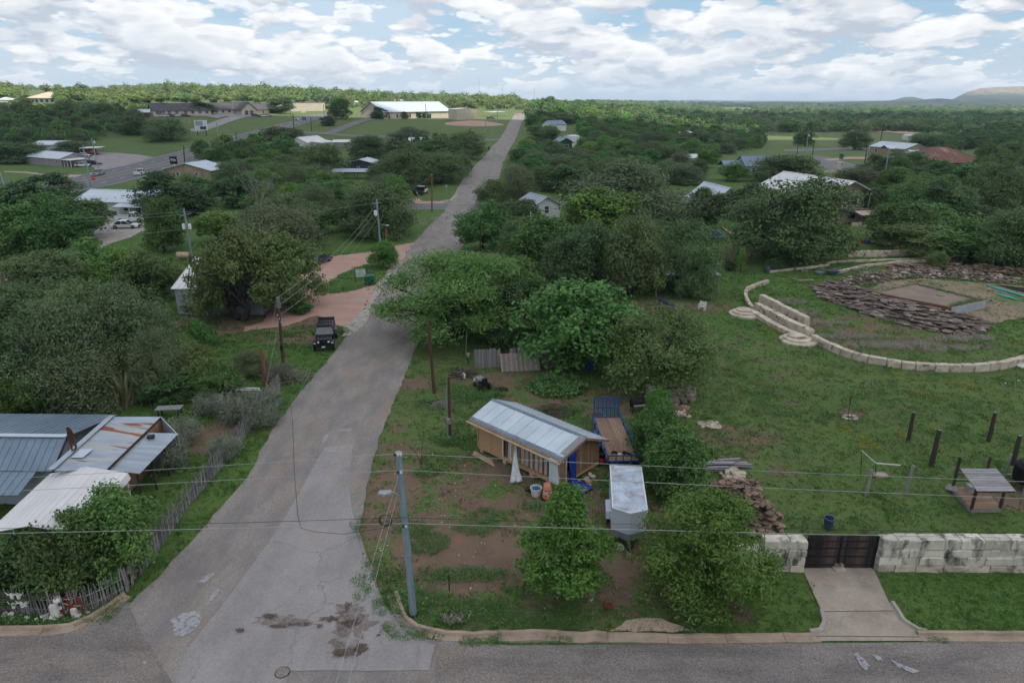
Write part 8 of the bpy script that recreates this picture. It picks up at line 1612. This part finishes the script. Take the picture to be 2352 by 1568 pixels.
for s in (-1, 1):
 MB().tube([(X - .14, s*.47, .9), (X - .08, s*.47, .9)], .1, 14).build('headlight', 'lamp_glass', t); MB().hexa([(X - .75, s*.6, .78), (X + .05, s*.6, .78), (X + .05, s*.98, .74), (X - .75, s*.98, .74)], [(X - .7, s*.6, .95), (X - .0, s*.6, .95), (X - .0, s*.95, .92), (X - .7, s*.95, .92)]).build('fender', bp, t); MB().hexa([(-X - .0, s*.8, .78), (-X + .95, s*.8, .78), (-X + .95, s*.98, .74), (-X, s*.98, .74)], [(-X + .1, s*.8, .98), (-X + .85, s*.8, .98), (-X + .85, s*.95, .93), (-X + .1, s*.95, .93)]).build('fender', bp, t)
 MB().box(X - .02, s*.8 - .1, .8, X + .06, s*.8 + .1, .86).build('turn_signal', 'lamp_glass', t); MB().rock((.62, s*1.0, 1.22), .12, .2, .18).build('mirror', bp, t)
 for xx in (-.35, .5): MB().box(xx - .55 if xx < 0 else -.3, s*Y - .012, .62, xx - .5 if xx < 0 else -.27, s*Y + .012, 1.15).build('door_seam', 'iron', t)
MB().box(X - .02, -.85, .45, X + .18, .85, .63).build('bumper', 'black_plastic', t); MB().box(X + .185, -.16, .44, X + .2, .16, .58).build('number_plate', 'trim_white', t)
wheelset(t, 4.4, 1.9, .42, (-X + .55, X - .45)); MB().tube([(-X + .05, 0, 1.0), (-X - .2, 0, 1.0)], .4, 16).build('spare_wheel', 'tyre', t)
NOGRASS.append((c.x - 1.2, c.x + 1.2, c.y - 2, c.y + 2))
# ----- sign and green bins on the island
g = G(830, 648); t = thing('yard_sign', 'white lettered board sign on two posts beside the green bins', 'sign', (g.x, g.y, 0), math.radians(4));
for s in (-1, 1): MB().bar((s*.66, 0, 0), (s*.66, 0, 1.75), .07).build('post', 'timber_dark', t)
MB().box(-.62, -.05, .72, .62, -.01, 1.7).build('board', 'sign_white', t)
rs = random.Random(4)
for z, x0, x1, h in ((1.58, -.5, .5, .1), (1.38, -.15, .2, .06), (1.2, -.42, .46, .08), (1.02, -.42, .48, .1), (.86, -.3, .4, .04)):
 x = x0; lt = MB()
 while x < x1: w_ = rs.uniform(.03, .07); lt.box(x, -.058, z - h/2, min(x1, x + w_), -.051, z + h/2*rs.uniform(.5, 1)); x += w_ + rs.choice((.018, .018, .018, .07))
 lt.build('lettering', 'sign_ink', t)
def green_bin(px, py, label, rz=0, s=1.15, m='bin_green', group='green wheelie bins'):
 g = G(px, py); t = thing('wheelie_bin', label, 'bin', tuple(g), rz, group); bin_parts(t, m, s=s); return t
green_bin(845, 655, 'green wheelie bin nearer the white board sign', .15); green_bin(856, 654, 'green wheelie bin on the road side of its twin by the sign', -.1); green_bin(1072, 586, 'green wheelie bin on the right of the road by the dark pole', .1)
green_bin(1083, 389, 'green wheelie bin beside the far left kerb at the first drive', 0, 1.4); green_bin(1123, 345, 'small green wheelie bin farther up the left kerb', 0, 1.4); green_bin(1932, 366, 'green wheelie bin with a white lid at the cul-de-sac', 0, 2.0)
g = G(1924, 397); t = thing('entrance_pillar', 'square tan stone pillar by the cul-de-sac', 'pillar', tuple(g)); MB().box(-.7, -.7, 0, .7, .7, 3.2).build('shaft', 'limestone_clean', t); MB().box(-.85, -.85, 3.2, .85, .85, 3.4).build('cap', 'limestone_clean', t); MB().box(-4.5, -.25, 0, -.7, .25, .7).build('wing_wall', 'limestone_clean', t)
def small_sign(px, py, h, w_, hh, m, label, s=None, name='road_sign', sm='sign_white'):
 g = G(px, py); t = thing(name, label, 'sign', tuple(g)); MB().bar((0, 0, 0), (0, 0, h), .1).build('post', 'metal_grey', t)
 if 'stop' in label: n = 8; q = [(w_*math.cos(math.pi/8 + i*math.pi/4), w_*math.sin(math.pi/8 + i*math.pi/4)) for i in range(n)]; MB().add([(x, -.08, h + z) for x, z in q] + [(x, -.04, h + z) for x, z in q], [tuple(range(n)), tuple(range(2*n - 1, n - 1, -1))] + [(i, i + n, (i + 1) % n + n, (i + 1) % n) for i in range(n)]).build('plate', m, t)
 else: MB().box(-w_/2, -.08, h - hh/2, w_/2, -.04, h + hh/2).build('plate', m, t)
 if s: text(s, hh*.42 if 'stop' not in label else w_*.7, t, (0, -.09, h), (math.pi/2, 0, 0), sm)
small_sign(219, 432, 2.6, .62, .6, 'stop_red', 'red stop sign beside the highway in front of the white house', 'STOP'); small_sign(1026, 448, 2.2, .7, .5, 'galv_old', 'small grey sign seen from behind at the second crossing'); small_sign(700, 288, 3.4, 2.2, 1.8, 'blue_pool', 'small blue and white sign beside the highway'); small_sign(436, 291, 2.2, 1.8, 1.6, 'timber_pale', 'small tan sign on the brick building lawn'); small_sign(549, 364, 1.6, 1.0, .9, 'trim_white', 'small white sign under the dark trunked tree'); small_sign(697, 262, 1.5, 3.5, 1.4, 'wall_cream', 'low cream sign on the lawn before the flat tan building'); small_sign(1074, 396, 1.2, .8, .6, 'timber_grey', 'grey mailbox on a post beside the far left kerb', name='mailbox')
g = G(465, 312); t = thing('billboard', 'picture billboard beside the curve of the hill drive', 'billboard', tuple(g)); MB().bar((-2, 0, 0), (-2, 0, 7), .3).bar((2, 0, 0), (2, 0, 7), .3).build('posts', 'timber_dark', t); MB().box(-3, -.2, 2.4, 3, 0, 7).build('board', 'sign_white', t); MB().box(-2.4, -.23, 4.6, 1.0, -.201, 6.6).build('panel', 'wall_bluegreen', t); MB().box(-.5, -.23, 2.8, 2.4, -.201, 4.2).build('panel', 'sign_ink', t)
# farm fence by the highway field
def wire_fence(label, px, h=1.2, step=3.5, pm='timber_grey', name='wire_fence', wires=4):
 t = thing(name, label, 'fence', tuple(G(*px[0]))); pl_ = resample([G(*p) for p in px], step)
 for p in pl_: MB().bar((p.x, p.y, Tz(p.x, p.y) - .1), (p.x, p.y, Tz(p.x, p.y) + h), .1).build('post', pm, t, w=True)
 mb = MB()
 for a, b in zip(pl_, pl_[1:]):
  for k in range(wires): z = h*(k + .7)/wires; mb.bar((a.x, a.y, Tz(a.x, a.y) + z), (b.x, b.y, Tz(b.x, b.y) + z), .025)
 mb.build('wire', 'metal_grey', t, w=True)
wire_fence('wire field fence along the far edge of the highway lot', [(220, 350), (300, 354), (370, 352), (450, 338)])
wire_fence('rail fence behind the far end of the road', [(1170, 262), (1190, 268), (1212, 270)], 1.6, 4, 'timber_grey', 'rail_fence', 3)
# hay bale / tank / lamp on the field
g = G(423, 597); t = thing('propane_tank', 'pale horizontal propane tank in the grass left of the transformer pole', 'tank', tuple(g)); MB().tube([(-1.0, 0, .7), (-.85, 0, .7), (.85, 0, .7), (1.0, 0, .7)], [.25, .48, .48, .25], 14).build('tank', 'timber_pale', t)
for s in (-.6, .6): MB().cbox((s, 0, 0), .15, .5, .3).build('leg', 'cut_stone', t)
g = G(1183, 494); t = thing('garden_lamp', 'white lamp post on the lawn left of the white cottage', 'lamp post', tuple(g)); MB().tube([(0, 0, 0), (0, 0, 2.2)], .05, 6).build('post', 'trim_white', t); MB().lathe((0, 0, 2.2), [(.08, 0), (.2, .15), (.2, .4), (.03, .55)], 8).build('lantern', 'lamp_glass', t)
for x, y, l in ((700, 417, 'left'), (716, 417, 'right')): bench(x, y, l + ' one of two white garden chairs in the gap above the oaks', .9, .2, 'garden_chair', 'chair')
sheet('concrete_rubble', 'gravel_pink', px=[(10, 640), (60, 625), (105, 635), (100, 655), (50, 668), (10, 660)], dz=.05, jitter=1.0, step=1)
rocks('rubble_heap', 'pink and grey broken slabs under the dead tree at the left', 'rubble', [(15, 640), (60, 628), (100, 638), (90, 655), (40, 662)], 110, 1.0, 'flagstone', h=.8, flat=.3, seed=23, mats=['cut_stone', 'flagstone', 'gravel_pink'])
# ------------------------------------------------------------------ fill the woods
G1 = 'trees of the wood right of the far road'
fill([(1215, 262), (1225, 330), (1190, 380), (1190, 410), (1290, 445), (1560, 440), (1600, 420), (1640, 365), (1700, 345), (1745, 340), (1745, 262), (1500, 236), (1300, 232)], 8.0, ['mid', 'mid', 'dark', 'oak', 'bright', 'grey', 'oak'], 'far wood', G1, 190, seedn=3, stuff='woodland', keep=((1268, 300, 1335, 345), (1640, 375, 1690, 420), (1225, 270, 1350, 280)), ymaxs=1000)
fill([(2000, 400), (2060, 400), (2110, 380), (2260, 360), (2420, 340), (2420, 620), (2250, 615), (2190, 560), (2130, 590), (2030, 520)], 7.5, ['mid', 'dark', 'oak', 'mid', 'olive'], 'edge wood', 'trees of the wood at the right edge', 70, seedn=4, keep=((2100, 340, 2262, 376), (2150, 510, 2260, 560)))
fill([(1700, 262), (1745, 290), (2000, 290), (2110, 300), (2110, 345), (2200, 350), (2352, 330), (2480, 330), (2480, 262)], 11, ['mid', 'dark', 'oak', 'mid'], 'tree belt', 'trees of the belt beyond the right hand fields', 60, seedn=5, keep=((1740, 290, 2060, 312), (1780, 310, 2080, 352), (2190, 280, 2235, 310), (2100, 300, 2180, 318)), ymaxs=1400)
fill([(0, 262), (0, 330), (110, 335), (200, 330), (300, 300), (340, 272), (300, 262), (160, 242), (0, 242)], 8.5, ['oak', 'grey', 'dark', 'oak'], 'slope scrub', 'oaks on the far left slope', 45, seedn=6, keep=((60, 222, 135, 240),), wr=(5, 9), hr=(3.5, 5.5))
fill([(0, 246), (0, 212), (300, 216), (500, 212), (900, 218), (1180, 222), (1180, 252), (1040, 250), (1030, 240), (880, 232), (870, 245), (750, 238), (600, 240), (350, 240), (200, 246)], 10, ['hill'], 'ridge wood', 'sunlit trees on the left ridge', 90, seedn=7, wr=(8, 12), hr=(5, 7), keep=((55, 214, 140, 240), (350, 238, 760, 270)), ymaxs=1300)
fill([(510, 400), (600, 390), (700, 400), (790, 405), (960, 440), (945, 500), (860, 560), (740, 590), (560, 470)], 7.5, ['mid', 'oak', 'bright', 'grey'], 'left block', 'trees of the block left of the road', 40, seedn=8, keep=((750, 355, 880, 418), (925, 420, 1010, 475), (860, 530, 960, 600)))
fill([(1165, 470), (1290, 500), (1500, 520), (1600, 600), (1500, 700), (1350, 690), (1200, 640)], 7, ['oak', 'dark', 'mid'], 'oak clump', 'oaks behind the board fence garden', 26, seedn=9, keep=((1500, 590, 1640, 690), (1195, 455, 1290, 510)))
fill([(0, 930), (60, 760), (100, 660), (330, 690), (400, 790), (420, 900), (330, 940), (160, 950)], 6.5, ['grey', 'oak', 'dark'], 'thicket', 'trees of the left thicket', 14, seedn=10)
fill([(-60, 520), (0, 480), (190, 520), (190, 600), (-60, 600)], 7, ['mid', 'dark'], 'left grove', 'dark trees by the tan track', 5, seedn=12)
fill([(480, 340), (600, 345), (660, 350), (660, 400), (600, 405), (560, 390)], 9, ['mid', 'bright'], 'highway grass', 'light trees between highway and road', 6, seedn=13)
fill([(870, 345), (1060, 345), (1060, 425), (880, 430)], 7, ['oak', 'dark'], 'roadside clump', 'dark oaks beside the parked truck', 12, seedn=14, keep=((930, 415, 1010, 470),))
# far plain
pl = []
rg = random.Random(21)
for _ in range(9000):
 Y = 620*(7.5**rg.random()); X = rg.uniform(.10, .95)*Y
 if Y < 900 and X/Y > .3 and rg.random() < .3: continue
 if jit(X, Y, .004, 5) < -.12: continue
 STUFF.setdefault(('woodland', 'hill' if rg.random() < .72 else 'mid'), []).append((X, Y, Tz(X, Y), rg.uniform(6, 11)*(1 + Y/4000)))
for _ in range(2500):
 Y = 700*(3**rg.random()); X = rg.uniform(-.9, .12)*Y
 if jit(X, Y, .006, 5) < -.1: continue
 STUFF.setdefault(('woodland', 'hill'), []).append((X, Y, Tz(X, Y), rg.uniform(6, 11)*(1 + Y/4000)))
# scrub on the left slope
for _ in range(1300):
 px, py = rg.uniform(-40, 900), rg.uniform(238, 330)
 if not inpoly((px, py), [(-40, 238), (870, 232), (870, 250), (340, 262), (300, 290), (210, 325), (-40, 335)]): continue
 if 55 < px < 140 and py < 246: continue
 if 350 < px < 760 and py > 238: continue
 g = G(px, py)
 if g.y < 900: STUFF.setdefault(('woodland', 'hill' if py < 262 else 'bush'), []).append((g.x, g.y, g.z, rg.uniform(3, 6)))
def scatter(name, pts, srcs, kind_label, smin=.8, smax=1.2, attr=True, tilt=0):
 """one object: real meshes instanced on real ground points"""
 v = np.array([p[:3] for p in pts], float); s = np.array([p[3] for p in pts], float)
 me = bpy.data.meshes.new(name); me.vertices.add(len(v)); me.vertices.foreach_set('co', v.ravel()); me.update()
 a = me.attributes.new('size', 'FLOAT', 'POINT'); a.data.foreach_set('value', s.astype(np.float32))
 o = bpy.data.objects.new(name, me); COL.objects.link(o); o['kind'] = 'stuff'; o['label'] = kind_label
 hc = bpy.data.collections.new(name + '_sources')
 for k, sm in enumerate(srcs): q = bpy.data.objects.new(name + '_source', sm); hc.objects.link(q)
 ng = bpy.data.node_groups.new(name, 'GeometryNodeTree'); ng.interface.new_socket('Geometry', in_out='INPUT', socket_type='NodeSocketGeometry'); ng.interface.new_socket('Geometry', in_out='OUTPUT', socket_type='NodeSocketGeometry')
 N, L = ng.nodes, ng.links; gi = N.new('NodeGroupInput'); go = N.new('NodeGroupOutput'); m2p = N.new('GeometryNodeMeshToPoints'); iop = N.new('GeometryNodeInstanceOnPoints'); ci = N.new('GeometryNodeCollectionInfo')
 ci.inputs['Collection'].default_value = hc; ci.inputs['Separate Children'].default_value = True; ci.inputs['Reset Children'].default_value = True
 iop.inputs['Pick Instance'].default_value = True
 na = N.new('GeometryNodeInputNamedAttribute'); na.data_type = 'FLOAT'; na.inputs['Name'].default_value = 'size'
 rr = N.new('FunctionNodeRandomValue'); rr.data_type = 'FLOAT_VECTOR'; rr.inputs['Min'].default_value = (-tilt, -tilt, 0); rr.inputs['Max'].default_value = (tilt, tilt, 6.283)
 rs_ = N.new('FunctionNodeRandomValue'); rs_.data_type = 'FLOAT'; rs_.inputs[2].default_value = smin; rs_.inputs[3].default_value = smax
 mu = N.new('ShaderNodeMath'); mu.operation = 'MULTIPLY'; L.new(na.outputs['Attribute'], mu.inputs[0]); L.new(rs_.outputs[1], mu.inputs[1])
 L.new(gi.outputs[0], m2p.inputs[0]); L.new(m2p.outputs[0], iop.inputs['Points']); L.new(ci.outputs[0], iop.inputs['Instance']); L.new(rr.outputs[0], iop.inputs['Rotation']); L.new(mu.outputs[0], iop.inputs['Scale']); L.new(iop.outputs[0], go.inputs[0])
 md = o.modifiers.new('scatter', 'NODES'); md.node_group = ng; return o
def unit_crown(kind, div=1):
 """a light version of a crown, one metre wide, for far trees"""
 n = {'hill': 700, 'bush': 500}.get(kind, 1500); p = PROTO[kind][0]; leaf = p['crown'].materials[0]
 Cc, Nn, Ss, Tt, _ = crown_points(.5, .62, .03, 12, 14, max(2, n//168), (.26, .42), 'dome', .3, .052, 1.0)
 m = quads_mesh('far_crown', Cc, Nn, Ss, Tt, .8); m.materials.append(leaf); return m
for (nm, k), pts in STUFF.items():
 scatter(nm, pts, [unit_crown(k), unit_crown(k)], 'far woodland of %s crowns too many to count' % {'hill': 'sunlit light green', 'mid': 'mid green', 'dark': 'dark green', 'oak': 'olive oak', 'grey': 'grey oak', 'bright': 'bright green', 'olive': 'olive', 'bush': 'low brushy'}.get(k, 'green'), .85, 1.2)
# ---- grass and weeds near the camera
def tuft(n, h, r, leafm, w=.012, lean=.5, seed=0):
 rg = random.Random(seed); mb = MB()
 for i in range(n):
  a = rg.uniform(0, 6.28); d = rg.random()**.5*r; x, y = d*math.cos(a), d*math.sin(a); hh = h*rg.uniform(.5, 1.1); lx, ly = rg.uniform(-1, 1)*lean*hh, rg.uniform(-1, 1)*lean*hh; b = rg.uniform(0, 3.14); u, v = math.cos(b)*w, math.sin(b)*w
  mb.add([(x - u, y - v, 0), (x + u, y + v, 0), (x + lx*.4 + u*.7, y + ly*.4 + v*.7, hh*.6), (x + lx, y + ly, hh)], [(0, 1, 2, 3)])
 me = bpy.data.meshes.new('tuft'); me.from_pydata(mb.v, [], mb.f); me.update(); a = me.attributes.new('tone', 'FLOAT', 'FACE'); a.data.foreach_set('value', [rg.random() for _ in mb.f]); me.materials.append(MATS[leafm]); return me
def weed(n, h, r, leafm, size, seed=0):
 np.random.seed(seed); C_ = np.random.uniform(-1, 1, (n, 3))*[r, r, h/2] + [0, 0, h/2]; C_[:, 2] *= 1 - .5*(C_[:, 0]**2 + C_[:, 1]**2)/(r*r)
 N_ = sph(n) + [0, 0, .8]; N_ /= np.linalg.norm(N_, axis=1)[:, None]; m = quads_mesh('weed', C_, N_, np.random.uniform(.6, 1.2, n)*size, np.random.random(n), .45); m.materials.append(MATS[leafm]); return m
RG = random.Random(5)
def roadish(x, y):
 x += .3*jit(x, y, 1.7, 8); y += .1*jit(x, y, 1.9, 4); px, py, _ = proj(x, y, 0)
 return inpoly((px, py), ROADPX) or y < 23.9 or inpoly((px, py), [(1838, 1300), (2010, 1300), (2050, 1384), (2110, 1460), (1880, 1460), (1898, 1430)]) or inpoly((px, py), PINK) and not inpoly((px, py), ISL)
ROADPX = [(-20, 1500), (-20, 1450), (120, 1449), (200, 1430), (262, 1395), (292, 1390), (388, 1300), (478, 1200), (565, 1100), (618, 1000), (690, 900), (752, 830), (805, 760), (848, 700), (890, 640), (922, 598), (950, 558), (985, 520), (1035, 462), (1143, 326), (1190, 300), (1146, 410), (1092, 462), (1066, 558), (1046, 598), (995, 700), (970, 762), (945, 825), (912, 905), (872, 1005), (846, 1100), (828, 1220), (880, 1385), (930, 1460), (1000, 1475)]
PINK = [(952, 557), (905, 565), (838, 580), (748, 591), (722, 610), (655, 655), (640, 690), (600, 740), (560, 752), (560, 762), (660, 748), (728, 724), (772, 748), (800, 752), (838, 722), (890, 640)]
ISL = [(896, 608), (888, 630), (862, 652), (848, 658), (796, 672), (738, 675), (728, 668), (778, 632), (838, 608), (870, 602)]
dirt_e = [(G(a, b), rx, ry, s) for a, b, rx, ry, s in DIRT]
def bareness(x, y):
 v = 0
 for p, rx, ry, s in dirt_e:
  d = ((x - p.x)/rx)**2 + ((y - p.y)/ry)**2
  if d < 1: v = max(v, s*(1.2 - d))
 return v
def free(x, y):
 if roadish(x, y): return False
 return not any(a < x < b and c < y < d for a, b, c, d in NOGRASS)
gp = []; wp = []; dp = []; yp = []
for _ in range(62000):
 y = 24 + 78*RG.random()**1.25; x = RG.uniform(-1, 1)*(.82*y + 9)
 if not free(x, y): continue
 b = bareness(x, y) + (.3 if -9 < x < 9 and y < 60 else 0); n_ = jit(x, y, .35, 11)
 if RG.random() < b*.95 - n_*.3: continue
 s = (1 + y/70)*(.8 + .7*max(0, n_))
 if n_ > .22 and RG.random() < (.12 if x > 9 else .3): wp.append((x, y, Tz(x, y) - .02, s*.8))
 else: gp.append((x, y, Tz(x, y) - .02, s*(.6 if x > 9 else .75)))
def clump(px, py, rx, ry, n, lst, s=(.8, 1.6)):
 c = G(px, py)
 for _ in range(n):
  a = RG.uniform(0, 6.28); r = RG.random()**.5; x, y = c.x + rx*r*math.cos(a), c.y + ry*r*math.sin(a); lst.append((x, y, Tz(x, y) - .02, RG.uniform(*s)))
for a in ((1280, 890, 2.0, 1.9, 420, (1.6, 3.0)), (1095, 900, 2.2, 1.4, 130), (1060, 915, 1.5, 1.2, 90), (1000, 930, 1.5, .8, 60), (980, 1245, 1.2, 1.0, 150, (.5, 1)), (955, 1215, 1.0, .7, 60, (.5, 1)), (1130, 1180, 1.5, .7, 80, (.5, 1)), (1095, 1210, 1.3, .7, 90, (.5, 1)), (840, 1330, .6, 1.6, 110, (.5, 1)), (880, 1380, .5, 1.0, 80, (.5, .9)), (1060, 1320, 2.4, .5, 120, (.6, 1.2)), (1030, 1400, 3.0, .9, 200, (.5, 1)), (1180, 1420, 3, .5, 130, (.5, 1)), (905, 1440, .5, .5, 60, (.4, .8)), (960, 1462, 1.2, .22, 90, (.4, .8)), (1110, 1472, 1.1, .18, 90, (.4, .9)), (1290, 1470, .6, .15, 40, (.4, .8)), (820, 1215, .5, 1.1, 50, (.4, .9)), (975, 1085, .7, .5, 40), (1030, 1015, .8, .6, 60), (1240, 1165, 1, .5, 40), (1400, 1120, .6, 1.5, 60), (2150, 1470, .5, .1, 30, (.4, .7)), (1470, 1400, 4, .4, 90, (.5, .9)), (1330, 1030, .1, .1, 1), (1290, 945, 1.4, .8, 70), (60, 1425, 2.6, .3, 160, (.5, 1)), (180, 1420, 1.5, .35, 90, (.5, 1)), (240, 1395, .8, .5, 50, (.5, 1)), (1720, 1010, 4, 3, 90), (1850, 930, 5, 4, 160), (2100, 930, 6, 3, 160), (1680, 880, 4, 4, 120), (1500, 1000, 1, 3, 90, (.8, 1.4))): clump(*a[:5], wp, *(a[5:] or ((.7, 1.4),)))
for a in ((1850, 720, 2, 1.2, 40), (1880, 745, 3, .9, 46), (1950, 775, 4, .6, 60), (2050, 795, 5, .7, 70), (2150, 800, 5, .8, 66), (2210, 780, 3, .8, 46), (1815, 695, 1.6, 1.4, 50), (985, 510, 4, 6, 50, (.7, 1.3)), (1040, 1425, .5, .2, 14, (.6, 1)), (2280, 612, 14, 4, 60, (.8, 1.3)), (2020, 625, 12, 1.6, 60, (.8, 1.2))): clump(*a[:5], dp, *(a[5:] or ((.6, 1.1),)))
for a in ((1910, 800, .4, .3, 12), (1940, 795, .5, .3, 16), (2050, 835, .6, .3, 18), (2110, 905, .9, .4, 26), (2060, 860, .4, .3, 12), (2170, 915, .8, .3, 20), (1985, 1010, 1.2, .5, 26), (2000, 1030, .8, .4, 18), (1780, 760, 1.4, .7, 26), (2200, 880, .6, .3, 14), (1935, 985, .8, .5, 18), (2240, 890, .5, .3, 10), (2290, 900, .5, .3, 12), (1740, 880, .5, .3, 8), (2070, 1000, .5, .3, 8), (1860, 865, .5, .3, 9), (2150, 985, .5, .3, 9)): clump(*a[:5], yp, (.6, 1.1))
for i in range(4):
 a, b = PADG[i], PADG[(i + 1) % 4]; cc = sum(PADG, Vector())/4
 for k in range([40, 190, 130, 0][i]): p = a.lerp(b, RG.random()).lerp(cc, RG.uniform(.01, .22)*[.3, 1, 1, 0][i]); wp.append((p.x, p.y, .9, RG.uniform(.5, 1.0)))
rp = []
for a in ((170, 925, 2.0, .8, 60), (260, 930, 1.6, .8, 40), (60, 745, 3, 2, 70)): clump(*a[:5], rp, (.9, 1.5))
scatter('grass', gp, [tuft(16, .16, .16, 'grass_blade', .012, .6, 1), tuft(14, .12, .2, 'grass_blade', .014, .7, 2)], 'short mown grass on the yards and verges', .7, 1.3, tilt=.1)
scatter('weeds', wp, [weed(26, .3, .22, 'weed_blade', .05, 1), weed(20, .22, .26, 'grass_blade', .055, 2)], 'leafy weeds in clumps over the lot and lawn', .7, 1.3, tilt=.1)
scatter('dry_grass', dp, [tuft(26, .5, .2, 'dry_blade', .01, .5, 4), tuft(22, .42, .25, 'dry_blade', .011, .6, 5)], 'grey dry grass in bands round the rock ledge', .7, 1.3, tilt=.1)
scatter('yellow_flowers', yp, [weed(22, .26, .2, 'yellow_blade', .05, 7)], 'yellow flowering weeds dotted over the lawn', .7, 1.3, tilt=.1)
scatter('reeds', rp, [tuft(20, 2.0, .35, 'reed_blade', .025, .25, 8)], 'tall pale reeds in the left thicket', .7, 1.2, tilt=.1)
# light litter and pebbles on the lot
pb = MB(); r2 = random.Random(31)
for _ in range(260):
 x, y = r2.uniform(-8, 9), r2.uniform(24.6, 46)
 if roadish(x, y): continue
 s = r2.uniform(.012, .035); pb.rock((x, y, s*.3), s*2, s*2, s, r2.uniform(0, 6), 0, r2)
o = pb.build('pebbles', 'white_rock'); o['kind'] = 'stuff'; o['label'] = 'pale pebbles strewn over the worn lot'
# ------------------------------------------------------------------ haze
hz = MB().box(-15500, -60, -60, 15500, 12000, 112).build('haze', None); hz['kind'] = 'stuff'; hz['label'] = 'thin bluish haze over the whole land'
m = bpy.data.materials.new('haze_air'); m.use_nodes = True; nt = m.node_tree; nt.nodes.clear(); pv = nt.nodes.new('ShaderNodeVolumePrincipled'); pv.inputs['Color'].default_value = (.62, .76, 1, 1); pv.inputs['Density'].default_value = .00009; pv.inputs['Anisotropy'].default_value = .1
oo = nt.nodes.new('ShaderNodeOutputMaterial'); nt.links.new(pv.outputs[0], oo.inputs['Volume']); hz.data.materials.append(m)
